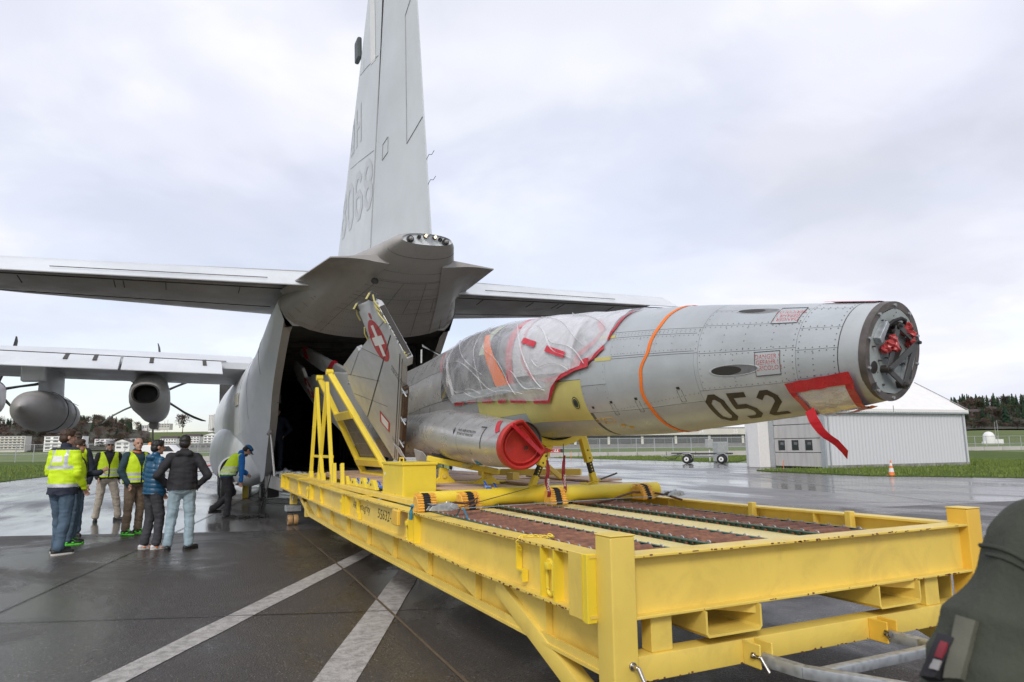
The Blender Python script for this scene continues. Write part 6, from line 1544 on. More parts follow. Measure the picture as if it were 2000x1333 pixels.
# plastic sheet with pinned red tape edge
LOW = [(9.25, 128), (9.16, 142), (8.96, 162), (8.70, 176), (8.38, 190), (7.72, 192), (6.92, 195), (6.28, 200), (5.92, 201), (5.80, 190), (5.62, 181), (5.18, 174), (5.08, 166), (4.92, 155), (4.90, 115)]
def low_t(y):
    L_ = LOW[::-1]
    if y <= 4.92: return 120
    for (y0, t0), (y1, t1) in zip(L_, L_[1:]):
        if y0 <= y <= y1: return t0 + (t1 - t0) * (y - y0) / (y1 - y0)
    return 128
mb = MB(); ny, nt2 = 110, 60
def wr(y, t): return .014 + .018 * abs(noise.noise(Vector((y * 2.6, t * .045, 1.7)))) + .010 * abs(noise.noise(Vector((y * 7 + t * .10, t * .03, 4.2)))) 
mb.grid([[(lambda y, t: can_pt(y, t, wr(y, t)))(4.93 + (9.3 - 4.93) * i / ny, 18 + (low_t(4.93 + (9.3 - 4.93) * i / ny) - 18) * j / nt2) for j in range(nt2 + 1)] for i in range(ny + 1)])
SH = mb.build('plastic_sheet', M['film'], None, smooth=True, recalc=False); tag(SH, 'translucent plastic sheet taped over the fighter cockpit', 'plastic sheet'); make_folds().build('sheet_fold', M['film'], SH, smooth=60, kind='stuff', recalc=False)
tape_run([(9.25, 126), (9.17, 142), (8.98, 160)], .03, parent=SH); tape_run([(8.94, 163), (8.70, 176), (8.38, 190)], .03, parent=SH)
for (a, b), (c_, d_) in (((8.38, 190.5), (8.06, 191)), ((7.96, 190), (7.70, 190.5)), ((7.5, 192), (7.2, 193.5)), ((7.06, 195), (6.86, 195.5)), ((6.75, 196.5), (6.38, 199))): tape_run([(a, b + .6), (c_, d_ + .6)], .05, off=.036, parent=SH)
tape_run([(6.25, 200.5), (5.95, 201.5), (5.84, 192), (5.76, 185), (5.66, 182)], .06, wig=.05, parent=SH, off=.03); tape_run([(5.70, 179.5), (5.34, 175.5), (5.16, 173.5)], .085, wig=.06, parent=SH, off=.03)
tape_run([(5.22, 173), (5.08, 166.5), (4.98, 160)], .055, parent=SH); tape_run([(4.95, 154), (4.91, 140), (4.90, 125), (4.90, 100)], .05, parent=SH)
for a, b in (((6.30, 153), (6.04, 157.5)), ((5.84, 161), (5.52, 167))): tape_run([a, b], .062, fn=film_pt, off=.035, parent=SH)
# bubble wrap window on the chin with its red tape frame
BW = thing('bubble_wrap_patch', 'bubble wrap patch framed with red tape under the nose', 'bubble wrap', (3.45, 2.8, 1.85))
mb = MB(); mb.grid([[Vector(body_pt(y, t, .012 + .012 * abs(noise.noise(Vector((y * 9, t * .09, 0)))))) for t in frange(214, 285, 26)] for y in frange(2.70, 3.06, 12)]); mb.build('bubble_wrap', M['bubble'], BW, smooth=True)
for pts_, w_ in (([(3.10, 213), (2.66, 209)], .075), ([(3.08, 213), (3.05, 232), (3.06, 262)], .045), ([(2.68, 209), (2.69, 235), (2.72, 268)], .055), ([(2.64, 262), (2.9, 275), (3.08, 278)], .04)): tape_run(pts_, w_, off=.026, wig=.08, parent=BW)
mb = MB(); rows = []
RB = [((3.43, 2.96, 1.76), .07), ((3.445, 2.95, 1.70), .065), ((3.47, 2.95, 1.67), .060), ((3.50, 2.95, 1.635), .050), ((3.54, 2.95, 1.605), .045), ((3.58, 2.95, 1.585), .04), ((3.63, 2.95, 1.56), .045), ((3.68, 2.95, 1.52), .055), ((3.72, 2.95, 1.485), .085)]
RB = [(onb, w_) for onb, w_ in RB]
tag(MB().grid([[Vector(p) + Vector((-.3, .2, 0)).normalized() * 0 + Vector((math.cos(.5 + i * .18), -math.sin(.5 + i * .18) * .4, .45)).normalized() * s_ * w_ / 2 for s_ in (-1, 1)] for i, (p, w_) in enumerate(RB)]).build('red_ribbon', M['redribbon'], None), 'long red warning ribbon fluttering below the bubble wrap patch', 'ribbon')
mb = MB(); mb.grid([[Vector(body_pt(y, t, .010 + .02 * (y - 2.6) * (3.1 - y))) for t in frange(70, 104, 6)] for y in frange(2.66, 3.02, 6)]); mb.build('red_top_tape', M['redtape'], FG)
# remove before flight ribbons
for i, (x, y, z, l, lab) in enumerate(((3.30, 6.05, 1.42, .36, 'dark red warning streamer hanging left of the nose trestle leg'), (3.66, 6.35, 1.46, .40, 'dark red warning streamer with white letters right of the trestle leg'))):
    t_ = thing('warning_streamer', lab, 'streamer', (x, y, z))
    mb = MB(); mb.grid([[Vector((x + s_ * (.020 if k > .6 else .014) + .012 * math.sin(k * 2.2 + i), y + .01 * math.sin(k * 3), z - l * k / 4)) for s_ in (-1, 1)] for k in frange(0, 4, 10)]); mb.build('ribbon', simple('dark_red_ribbon', (.20, .010, .018), .6), t_)
    MB().cyl((x, y, z), (x, y, z + .12), .004, n=6).build('cord', M['blackpaint'], t_)
    V, Fc = text_verts('REMOVE', .036)
    MB().add([(x - .012 + v[1] + .012 * math.sin((2.2 + v[0] * 9) * 2.2 * .5 + i) * 0, y - .012, z - l * .5 - v[0] * .9 + 0) for v in V], Fc).build('streamer_text', M['whiteround'], t_, recalc=False)

# ------------------------------------------------------------------ dismantled wings leaning on their stand
C25, S25 = math.cos(R(25)), math.sin(R(25))
NW = Vector((C25, 0, S25))
def leanp(y, z, cx=2.3, d=0.0):
    v = (z - 3.0) / C25; return Vector((cx - v * S25, y, z)) + NW * d
def lean_plate(name, label, outline, cx, th, mat, parent_loc):
    t = thing(name, label, 'wing', parent_loc); P = [leanp(y, z, cx) for y, z in outline]
    MB().prism(P, NW * th).build('wing_skin', M[mat], t, bevel=.006, seg=2, smooth=30); return t
W1 = [(9.15, 3.48), (8.55, 3.44), (8.35, 3.37), (8.31, 3.33), (8.22, 3.06), (8.14, 2.82), (8.08, 2.64), (8.22, 2.56), (8.34, 2.63), (8.78, 2.33), (10.44, 1.37), (10.65, 1.36), (11.13, 2.05), (11.38, 2.37), (11.30, 2.72), (11.18, 2.72), (11.24, 2.9), (10.0, 3.04), (10.02, 2.97), (9.25, 3.06), (9.21, 3.2), (9.19, 3.35)]
wg = lean_plate('fighter_wing', 'detached grey fighter wing with large red and white cross roundel leaning in front', W1, 2.3, .085, 'wing', (3.0, 9.8, 1.3))
def lstrip(a, b, w_, name, m, parent, cx=2.3, d=-.003, th=.002):
    A_, B_ = leanp(*a, cx, d), leanp(*b, cx, d); return MB().beam(A_, B_, w_, th, up=NW).build(name, m, parent)
for a, b, w_ in (((8.31, 2.96), (11.11, 2.06), .018), ((8.26, 2.72), (10.58, 1.39), .016), ((8.24, 2.66), (10.53, 1.37), .008), ((9.22, 3.06), (8.25, 3.14), .004), ((8.9, 2.72), (9.9, 3.03), .004), ((9.6, 2.50), (11.2, 2.76), .004), ((9.75, 2.15), (11.3, 2.45), .004), ((11.05, 2.72), (9.95, 2.98), .004)):
    lstrip(a, b, w_, 'panel_seam', M['seam'], wg)
def lean_disc(name, c, ry, rz, m, parent, d, n=36, cx=2.3, rot=0.0):
    pts = []
    for k in range(n):
        a = 2*math.pi*k/n; pts.append(leanp(c[0] + ry * math.cos(a), c[1] + rz * C25 * math.sin(a), cx, d))
    return MB().add(pts, [tuple(range(n))[::-1]]).build(name, m, parent, recalc=False)
def in_wing(c, u, v, ang, cx, d):   # local axes rotated in the wing plane
    ca, sa = math.cos(ang), math.sin(ang); yy = u * ca - v * sa; vv = u * sa + v * ca
    return leanp(c[0] + yy, c[1] + vv * C25, cx, d)
def roundel(c, r, ang, cx, parent, d=-.003):
    MB().add([in_wing(c, r * math.cos(t), r * math.sin(t), 0, cx, d) for t in [2*math.pi*k/40 for k in range(40)]], [tuple(range(40))]).build('roundel', M['redround'], parent, recalc=False)
    a, b = r * .20, r * .74
    cr = [(-a, -b), (a, -b), (a, -a), (b, -a), (b, a), (a, a), (a, b), (-a, b), (-a, a), (-b, a), (-b, -a), (-a, -a)]
    mb = MB(); P = [in_wing(c, u, v, ang, cx, d - .002) for u, v in cr]; mb.add(P, [(0, 1, 2, 11), (2, 3, 4, 5), (5, 6, 7, 8), (8, 9, 10, 11), (2, 5, 8, 11)]); mb.build('roundel_cross', M['whiteround'], parent, recalc=False)
roundel((8.88, 2.97), .30, R(4), 2.3, wg)
lean_disc('red_cap', (8.78, 3.28), .045, .045, M['redround'], wg, -.004)
LBp = [(10.24, 2.12), (9.98, 1.92), (10.24, 1.78), (10.48, 1.96)]
MB().add([leanp(y, z, 2.3, -.003) for y, z in LBp], [(0, 1, 2, 3)]).build('red_frame_label', M['redround'], wg, recalc=False)
cL = (sum(p[0] for p in LBp)/4, sum(p[1] for p in LBp)/4)
MB().add([leanp(cL[0] + (y - cL[0]) * .68, cL[1] + (z - cL[1]) * .72, 2.3, -.005) for y, z in LBp], [(0, 1, 2, 3)]).build('white_label', M['whiteround'], wg, recalc=False)
for body, y0, z0, sz, ang in (('NICHT BETRETEN\nNE PAS MARCHER', 8.80, 2.62, .07, R(-60)), ('NICHT BETRETEN\nNE PAS MARCHER', 10.20, 1.72, .05, R(-60))):
    V, Fc = text_verts(body, sz); MB().add([in_wing((y0, z0), -v[0] * 1.0, v[1], ang + R(120), 2.3, -.003) for v in V], Fc).build('wing_text', M['blackpaint'], wg, recalc=False)
# ragged edge fittings, bare hinge cove, foam blocks
mb = MB(); rw = random.Random(4)
def edge_bits(a, b, n, sz, cx=2.3):
    for k in range(n):
        f = (k + rw.random() * .6) / n; p = leanp(a[0] + (b[0]-a[0])*f, a[1] + (b[1]-a[1])*f, cx, rw.uniform(.0, .07))
        mb.box(p, (rw.uniform(.02, sz), rw.uniform(.02, sz), rw.uniform(.02, sz)), Euler((rw.random(), rw.random(), rw.random())))
edge_bits((8.32, 3.36), (8.08, 2.66), 18, .035); mb.build('hinge_fitting', M['galv'], wg, kind='stuff')
mb = MB(); edge_bits((8.36, 3.38), (8.06, 2.62), 12, .03); mb.build('primer_edge', M['primer'], wg, kind='stuff')
MB().beam(leanp(8.29, 3.30, 2.3, .04), leanp(8.09, 2.66, 2.3, .04), .05, .06, up=NW).build('hinge_cove', M['blackpaint'], wg)
MB().beam(leanp(8.74, 2.33, 2.3, .05), leanp(10.38, 1.36, 2.3, .05), .05, .07, up=NW).build('hinge_cove', simple('brown_edge', (.12, .075, .045), .7, 0, .4, 20), wg)
mb = MB()
for a, b in (((8.33, 3.36), (8.29, 3.25)), ((8.29, 3.46), (8.27, 3.3)), ((9.17, 3.46), (9.26, 3.30)), ((9.2, 3.2), (9.3, 3.05)), ((8.38, 3.35), (8.25, 3.1))): mb.tube([leanp(*a, 2.3, -.01), leanp((a[0]+b[0])/2, (a[1]+b[1])/2, 2.3, -.03), leanp(*b, 2.3, -.01)], .010, 6)
mb.build('primer_cord', M['primer'], wg, kind='stuff')
for y, z in ((9.17, 3.46), (8.47, 3.46)):
    o = MB().box(leanp(y, z, 2.3, .03), (.10, .12, .11), Euler((R(10), R(25), 0))).build('foam_block', M['darksteel'], wg, bevel=.006)
    MB().box(leanp(y - .03, z + .02, 2.3, -.03), (.012, .10, .09), Euler((R(10), R(25), 0))).build('foam_strip', M['primer'], o)
mb = MB()
for y, z in ((8.83, 2.28), (9.4, 1.93), (9.95, 1.62), (10.2, 1.5)):
    mb.tube([leanp(y, z, 2.3, .02), leanp(y - .06, z + .05, 2.3, .0), leanp(y - .10, z - .06, 2.3, .0)], .010, 6); mb.box(leanp(y - .03, z, 2.3, .03), (.05, .07, .05))
mb.build('latch_fitting', M['galv'], wg, kind='stuff')
MB().prism([leanp(10.25, 1.62, 2.3, -.01), leanp(10.05, 1.56, 2.3, -.01), leanp(9.98, 1.40, 2.3, -.01), leanp(10.16, 1.44, 2.3, -.01)], NW * .01).build('root_flap', M['wing'], wg)
# second wing and tailplane further inside
W2 = [(17.12, 3.64), (17.52, 3.55), (17.76, 3.28), (17.14, 2.67), (16.15, 2.27), (14.59, 1.58), (11.6, 1.30), (11.3, 2.0), (12.5, 2.9), (14.3, 3.10), (14.71, 3.07), (15.95, 3.2), (16.02, 3.15), (16.68, 3.22), (16.62, 3.43), (16.94, 3.54)]
wg2 = lean_plate('fighter_wing', 'second detached fighter wing with narrow roundel leaning inside the dark hold', W2, 2.7, .07, 'wing', (3.0, 14, 1.3))
roundel((16.75, 2.98), .27, R(20), 2.7, wg2)
lstrip((16.2, 2.95), (13.0, 1.65), .014, 'panel_seam', M['seam'], wg2, 2.7)
ST_ = [(17.26, 3.89), (16.6, 3.9), (15.95, 3.8), (14.23, 3.3), (13.0, 2.95), (12.6, 2.75), (13.57, 2.85), (14.69, 3.10), (15.61, 3.28), (16.57, 3.61)]
wg3 = lean_plate('tailplane_section', 'detached fighter tailplane tied with red tape above the second wing', ST_, 2.9, .06, 'wing', (3.0, 15, 3)); wg3['category'] = 'tailplane'
MB().prism([leanp(16.45, 3.90, 2.9, -.004), leanp(16.2, 3.86, 2.9, -.004), leanp(16.35, 3.6, 2.9, -.004), leanp(16.75, 3.70, 2.9, -.004)], NW * .075).build('red_tape', M['redtape'], wg3)
MB().prism([leanp(14.30, 3.34, 2.9, -.004), leanp(14.1, 3.28, 2.9, -.004), leanp(15.1, 3.12, 2.9, -.004), leanp(15.4, 3.20, 2.9, -.004)], NW * .075).build('red_tape', M['redtape'], wg3)
MB().add([in_wing((15.0, 3.33), .14 * math.cos(t), .14 * math.sin(t), 0, 2.9, -.004) for t in [k * .2618 for k in range(24)]], [tuple(range(24))]).build('faded_roundel', M['seamlight'], wg3, recalc=False)
# yellow ladder stand
LD = thing('ladder_stand', 'tall yellow inclined stand with two A shaped legs holding the wings', 'stand', (2.4, 11.8, 1.0))
def lad(y, z, d=-.10): return leanp(y, z, 2.3, d)
for (yt, zt3), (yb, zb3) in (((11.96, 2.87), (10.90, 1.10)), ((12.93, 2.86), (12.70, 1.10))):
    A_, B_ = lad(yt, zt3), lad(yb, zb3); MB().beam(A_, B_, .085, .075, up=NW).build('inclined_beam', M['yellow_clean'], LD, bevel=.007)
    MB().beam(A_ + NW * .05, B_ + NW * .05, .03, .03, up=NW).build('beam_rib', M['yellow_clean'], LD)
    MB().cyl(A_ + Vector((-.06, 0, .03)), A_ + Vector((.06, 0, .03)), .055, n=16).build('top_pulley', M['yellow_clean'], LD, bevel=.006)
for z, wd in ((2.17, .17), (1.36, .15), (1.16, .06)):
    f = (2.87 - z) / 1.77; ya, yb = 11.96 - 1.06 * f, 12.93 - .23 * f
    MB().beam(lad(ya, z), lad(yb, z), .10, wd * .8, up=Vector((-S25, 0, C25))).build('rung', M['yellow_clean'], LD, bevel=.004)
# grey sheet between the beams
mb = MB(); mb.prism([lad(11.45, 2.08, -.04), lad(12.75, 2.08, -.04), lad(12.62, 1.30, -.04), lad(11.02, 1.30, -.04)], NW * .02); mb.build('backing_sheet', simple('dull_metal_sheet', (.16, .145, .135), .5, .4, .2, 6), LD)
for z in (1.86, 1.66, 1.46): lstrip((11.1 + (z - 1.3) * .5, z), (12.7, z), .006, 'sheet_seam', M['seamlight'], LD, 2.3, -.062)
for (ax_, ay, az), feet in (((2.35, 11.95, 2.80), ((2.20, 12.26), (2.20, 11.11))), ((2.35, 12.92, 2.78), ((2.20, 13.08), (2.20, 11.93)))):
    for fx, fy in feet: MB().beam((ax_ - .12, ay, az - .12), (fx, fy, 1.03), .06, .06, up=(1, 0, 0)).build('leg', M['yellow_clean'], LD, bevel=.005)
    y0 = ay + (feet[0][1] - ay) * .8; y1 = ay + (feet[1][1] - ay) * .8; MB().beam((2.23, y0, 1.42), (2.23, y1, 1.42), .035, .045).build('leg_tie', M['yellow_clean'], LD, bevel=.003)
    for fx, fy in feet: MB().prism([(fx - .03, fy - .09, 1.03), (fx - .03, fy + .09, 1.03), (fx - .03, fy + .04, 1.15), (fx - .03, fy - .04, 1.15)], (.07, 0, 0)).build('foot_bracket', M['yellow_clean'], LD, bevel=.004)
for y, h in ((10.95, .30), (10.38, .31)):
    o = MB().beam((2.20, y - .03, 1.02), (2.20, y + .04, 1.02 + h), .085, .05, up=(1, 0, 0)).build('stake_post', M['yellow_clean'], SK, bevel=.004)
mb = MB(); rw = random.Random(8)
for k in range(60):
    f = rw.random(); p = leanp(12.2 - 1.0 * f + rw.uniform(-.08, .08), 2.75 - .65 * f + rw.uniform(-.05, .05), 2.55, 0); mb.box(p, (rw.uniform(.02, .07), rw.uniform(.02, .09), rw.uniform(.02, .07)), Euler((rw.random() * 2, rw.random() * 2, 0)))
o = mb.build('pylon_mechanism', M['galv'], None); tag(o, 'grey metal hinge mechanism visible between the two inclined yellow beams', 'mechanism')

# ------------------------------------------------------------------ people
def cap_mesh(mb, p0, p1, r0, r1, n=10, fl=1.0, fdir=None):
    """rounded tapered capsule; fl flattens along fdir"""
    p0, p1 = Vector(p0), Vector(p1); d = (p1 - p0); L_ = d.length; d = d / max(L_, 1e-6)
    a = Vector(fdir) if fdir is not None else d.orthogonal(); a = (a - d * a.dot(d)).normalized(); b = d.cross(a)
    rows = []
    for k in range(4): t = -math.pi/2 + k * math.pi/2/4; rows.append((p0 + d * r0 * math.sin(t), r0 * math.cos(t)))
    for k in range(4): rows.append((p0 + d * L_ * (k + .01) / 3, r0 + (r1 - r0) * k / 3))
    for k in range(1, 5): t = k * math.pi/2/4; rows.append((p1 + d * r1 * math.sin(t), r1 * math.cos(t)))
    mb.grid([[c + (a * math.cos(2*math.pi*i/n) * fl + b * math.sin(2*math.pi*i/n)) * max(r, 1e-4) for i in range(n)] for c, r in rows], closed_u=True)
def ell_mesh(mb, c, r, rot=None, n=14):
    c = Vector(c); Mx = rot.to_matrix() if rot else Matrix.Identity(3)
    mb.grid([[c + Mx @ Vector((r[0] * math.sin(math.pi*j/8) * math.cos(2*math.pi*i/n) , r[1] * math.sin(math.pi*j/8) * math.sin(2*math.pi*i/n), r[2] * math.cos(math.pi*j/8))) for i in range(n)] for j in range(9)], closed_u=True)
def remesh(mb, name, voxel=.011, smooth_it=4, wrinkle=0.0, wscale=14, seed=0, cut=None, matfn=None, shrink=.35, puff=None):
    me = bpy.data.meshes.new('tmp'); me.from_pydata([tuple(p) for p in mb.v], [], mb.f)
    bm = bmesh.new(); bm.from_mesh(me); bmesh.ops.remove_doubles(bm, verts=bm.verts, dist=2e-4); bmesh.ops.holes_fill(bm, edges=bm.edges, sides=20); bmesh.ops.recalc_face_normals(bm, faces=bm.faces); bm.to_mesh(me); bm.free()
    o = bpy.data.objects.new('tmp', me); COL.objects.link(o)
    m = o.modifiers.new('r', 'REMESH'); m.mode = 'VOXEL'; m.voxel_size = voxel
    m2 = o.modifiers.new('s', 'SMOOTH'); m2.factor = .5; m2.iterations = smooth_it
    dg = bpy.context.evaluated_depsgraph_get(); dg.update(); me2 = bpy.data.meshes.new_from_object(o.evaluated_get(dg))
    bpy.data.objects.remove(o); bpy.data.meshes.remove(me); me2.name = name
    if wrinkle or puff:
        off = Vector((seed * 3.1, seed * 1.7, seed)); ns = [v.normal.copy() for v in me2.vertices]
        for v, n_ in zip(me2.vertices, ns):
            h = 0
            if wrinkle:
                q = v.co; h += wrinkle * (noise.noise(Vector((q.x * wscale, q.y * wscale, q.z * wscale * .7)) + off) + .6 * (1 - 2 * abs(noise.noise(Vector((q.x * wscale * .6, q.y * wscale * .6, q.z * wscale * 1.3)) - off))))
            if puff: h += puff * (abs(math.sin(v.co.z * 42 + v.co.x * 4)) ** .6 - .5)
            v.co += n_ * h
    if cut or matfn:
        bm = bmesh.new(); bm.from_mesh(me2)
        if cut:
            dl = [f for f in bm.faces if cut(f.calc_center_median())]; bmesh.ops.delete(bm, geom=dl, context='FACES')
        if matfn:
            for f in bm.faces: f.material_index = matfn(f.calc_center_median())
        bm.to_mesh(me2); bm.free()
    me2.polygons.foreach_set('use_smooth', [True] * len(me2.polygons)); me2.update(); return me2
def cloth(name, c, rough=.8, var=.15, sc_=8, bump=.004):
    n = NT(name); n.set(color=n.ramp(n.noise(sc_, 5, .6), [(.3, sc(c, 1 - var)), (.7, sc(c, 1 + var))]), rough=rough, normal=n.bump(n.noise(38, 5, .6), .5, bump)); return n.m
SKIN = simple('skin_tone', (.50, .29, .21), .5, 0, .08, 20); SKIN2 = simple('skin_tone_tan', (.42, .23, .16), .5, 0, .08, 20)
HIVIS = cloth('hivis_yellow', (.62, .85, .01), .65, .08); REFL = simple('reflective_tape', (.55, .57, .60), .4, .2, .08, 30)
NAVY = cloth('navy_cloth', (.02, .026, .045)); BLACKC = cloth('black_cloth', (.020, .020, .024)); JEANB = cloth('blue_jeans', (.075, .12, .17), .85, .25, 5); JEANL = cloth('light_jeans', (.30, .40, .45), .85, .2, 5)
KHAKI = cloth('khaki_cloth', (.45, .40, .33)); TANC = cloth('brown_trousers', (.19, .14, .095)); GREYP = cloth('dark_grey_trousers', (.045, .045, .052)); TEAL = cloth('teal_fleece', (.022, .055, .07)); PUFF = cloth('blue_puffer', (.010, .075, .15), .35); BLUEH = cloth('blue_sweater', (.008, .13, .42)); OLIVE = cloth('olive_flight_suit', (.046, .052, .036), .9, .25, 5, .010)
HAIRB = simple('brown_hair', (.055, .03, .017), .6, 0, .35, 50, .004, 120); HAIRD = simple('dark_hair', (.015, .012, .010), .5, 0, .35, 50, .004, 120); HAIRG = simple('grey_hair', (.50, .50, .50), .6, 0, .25, 50, .004, 120)
LENSB = simple('sunglass_lens', (.01, .01, .01), .1)
SHOEB = simple('black_shoe', (.02, .02, .02), .5); SOLEW = simple('white_sole', (.65, .64, .60), .6); SHOEW = simple('white_shoe', (.62, .61, .60), .6); NEON = simple('neon_green', (.12, .75, .05), .5); SOLEK = simple('dark_sole', (.03, .03, .03), .7)
def person(label, x, y, az, h, J=None, top=BLACKC, legs=JEANB, hair=HAIRB, skin=SKIN, vest=None, jacket_len=.80, shoe=SHOEB, sole=SOLEK, glasses=False, cap_=None, bald=False, toprng=None, hood=False, puff=None, head_yaw=0.0, head_tilt=0.0, beard=False, collar=None, bulk=1.0, topmats=None, topmatfn=None, zoff=0.0, lace=None, voxel=.0115, group=None, arm_k=1.0):
    """az: facing, clockwise from +Y. local axes: x right, y forward"""
    s = h / 1.78
    j = {'pel': (0, 0, .96), 'chest': (0, .0, 1.32), 'neck': (0, -.01, 1.49), 'head': (0, .02, 1.655),
         'shL': (-.185, -.01, 1.435), 'shR': (.185, -.01, 1.435), 'elL': (-.25, -.04, 1.16), 'elR': (.25, -.04, 1.16), 'wrL': (-.25, .05, .92), 'wrR': (.25, .05, .92),
         'hipL': (-.09, 0, .92), 'hipR': (.09, 0, .92), 'knL': (-.11, .025, .50), 'knR': (.11, .025, .50), 'anL': (-.115, -.01, .085), 'anR': (.115, -.01, .085), 'footL': R(-8), 'footR': R(8)}
    j.update(J or {})
    g = {k: (Vector(v) * s if isinstance(v, tuple) else v) for k, v in j.items()}
    root = thing('person', label, 'person', (x, y, zoff), group, rot=(0, 0, -az))
    def add(name, mb, mats, **k):
        me = remesh(mb, name, **k); return link(name, me, mats, root)
    hd = g['head']; Hr = Euler((-head_tilt, 0, -head_yaw)); Hm = Hr.to_matrix()
    def H_(x, y, z): return hd + Hm @ (Vector((x, y, z)) * s)
    # body
    b = MB()
    ell_mesh(b, H_(0, -.005, .03), (.076*s, .095*s, .088*s), Hr); ell_mesh(b, H_(0, .022, -.04), (.060*s, .072*s, .080*s), Hr); cap_mesh(b, H_(0, .09, .02), H_(0, .108, -.022), .010*s, .015*s)
    ell_mesh(b, H_(0, .080, -.062), (.026*s, .012*s, .010*s), Hr); ell_mesh(b, H_(0, .070, -.098), (.025*s, .020*s, .018*s), Hr)
    for e in (-1, 1): ell_mesh(b, H_(e*.078, -.005, -.005), (.010*s, .020*s, .032*s), Hr); ell_mesh(b, H_(e*.032, .078, .032), (.022*s, .012*s, .009*s), Hr)
    cap_mesh(b, g['neck'] - Vector((0, 0, .03*s)), H_(0, -.015, -.05), .062*s, .052*s)
    cap_mesh(b, g['pel'], g['chest'], .12*s, .13*s, fl=.72, fdir=(0, 1, 0)); cap_mesh(b, g['chest'], g['neck'], .12*s, .06*s, fl=.75, fdir=(0, 1, 0)); cap_mesh(b, g['shL'], g['shR'], .06*s, .06*s)
    for sd in 'LR':
        cap_mesh(b, g['sh'+sd], g['el'+sd], .045*s, .038*s); cap_mesh(b, g['el'+sd], g['wr'+sd], .036*s, .027*s)
        cap_mesh(b, g['hip'+sd], g['kn'+sd], .075*s, .052*s); cap_mesh(b, g['kn'+sd], g['an'+sd], .048*s, .036*s)
        a = g['footL' if sd == 'L' else 'footR']; cap_mesh(b, g['an'+sd] - Vector((0, 0, .03*s)), g['an'+sd] + Vector((math.sin(a)*.12, math.cos(a)*.12, -.05))*s, .035*s, .03*s)
        # hand: palm, four curled fingers, thumb
        w_ = g['wr'+sd]; e = g['el'+sd]; d = (w_ - e).normalized(); hdv = g.get('hand'+sd); d = Vector(hdv).normalized() if hdv is not None else d
        sidev = d.cross(Vector((1 if sd == 'L' else -1, 0, 0))); sidev = sidev.normalized() if sidev.length > .1 else Vector((0, 1, 0)); nrm = d.cross(sidev)
        cap_mesh(b, w_ + d*.015*s, w_ + d*.075*s, .026*s, .036*s, fl=.5, fdir=nrm)
        for k, ln in enumerate((.058, .068, .063, .05)):
            o_ = sidev * (k - 1.5) * -.020 * s; p0 = w_ + d*.085*s + o_; p1 = p0 + (d*.9 + nrm*.25).normalized()*ln*.55*s; p2 = p1 + (d*.55 + nrm*.8).normalized()*ln*.5*s
            cap_mesh(b, p0, p1, .0095*s, .009*s, 6); cap_mesh(b, p1, p2, .009*s, .0075*s, 6)
        p0 = w_ + d*.03*s + sidev*.028*s; p1 = p0 + (d*.6 + sidev*.8).normalized()*.035*s; cap_mesh(b, p0, p1, .012*s, .011*s, 6); cap_mesh(b, p1, p1 + (d*.9 + sidev*.2).normalized()*.028*s, .0105*s, .009*s, 6)
    add('body', b, [skin], voxel=.0088, smooth_it=2)
    # eyes, brows
    e_ = MB()
    for e in (-1, 1): ell_mesh(e_, H_(e*.031, .0865, .012), (.012*s, .006*s, .006*s), Hr, 8)
    e_.build('eye', [simple('eye_dark', (.03, .02, .015), .2)] if 'eye_dark' not in M else M['eye_dark'], root, smooth=True)
    bw = MB()
    for e in (-1, 1): cap_mesh(bw, H_(e*.018, .092, .037), H_(e*.046, .084, .036), .0045*s, .003*s, 6)
    bw.build('eyebrow', hair, root, smooth=True)
    if glasses:
        gm = MB()
        for e in (-1, 1): ell_mesh(gm, H_(e*.033, .096, .012), (.029*s, .008*s, .018*s), Hr, 12); cap_mesh(gm, H_(e*.060, .088, .016), H_(e*.080, .0, .012), .003*s, .003*s, 5)
        cap_mesh(gm, H_(-.02, .102, .018), H_(.02, .102, .018), .003*s, .003*s, 5); gm.build('sunglasses', LENSB, root, smooth=True)
    hm = MB()
    if bald:
        ell_mesh(hm, H_(0, -.035, .0), (.083*s, .074*s, .052*s), Hr)
    else:
        ell_mesh(hm, H_(0, -.012, .050), (.086*s, .102*s, .083*s), Hr); ell_mesh(hm, H_(0, -.045, -.01), (.082*s, .068*s, .075*s), Hr); ell_mesh(hm, H_(0, .030, .092), (.066*s, .066*s, .034*s), Hr)
    if beard: ell_mesh(hm, H_(0, .055, -.085), (.055*s, .045*s, .045*s), Hr)
    add('hair', hm, [hair], voxel=.008, smooth_it=1, wrinkle=.004, wscale=60, seed=x)
    if cap_:
        cm = MB(); rows = []
        for k in range(7):
            t = k / 6 * math.pi / 2; rows.append([H_(.093 * math.cos(t) * math.cos(a), -.01 + .108 * math.cos(t) * math.sin(a), .045 + .088 * math.sin(t)) for a in [2*math.pi*i/20 for i in range(20)]])
        cm.grid(rows, closed_u=True)
        br = [[H_(u * .075, .09 + (.085 * math.sqrt(max(0, 1 - u*u))) * v, .052 - .012 * v - .012 * u * u) for u in frange(-1, 1, 8)] for v in (0, .5, 1)]
        cm.grid(br); cm.grid([[p - Vector((0, 0, .006)) for p in r] for r in br], flip=True); cm.build('cap', cap_, root, smooth=50)
    # trousers
    t = MB(); B_ = bulk
    cap_mesh(t, g['pel'] + Vector((-.05, 0, -.02))*s, g['pel'] + Vector((.05, 0, -.02))*s, .128*s*B_, .128*s*B_, fl=.9, fdir=(0, 0, 1)); cap_mesh(t, g['pel'], g['pel'] + Vector((0, 0, .08))*s, .145*s*B_, .14*s*B_, fl=.76, fdir=(0, 1, 0))
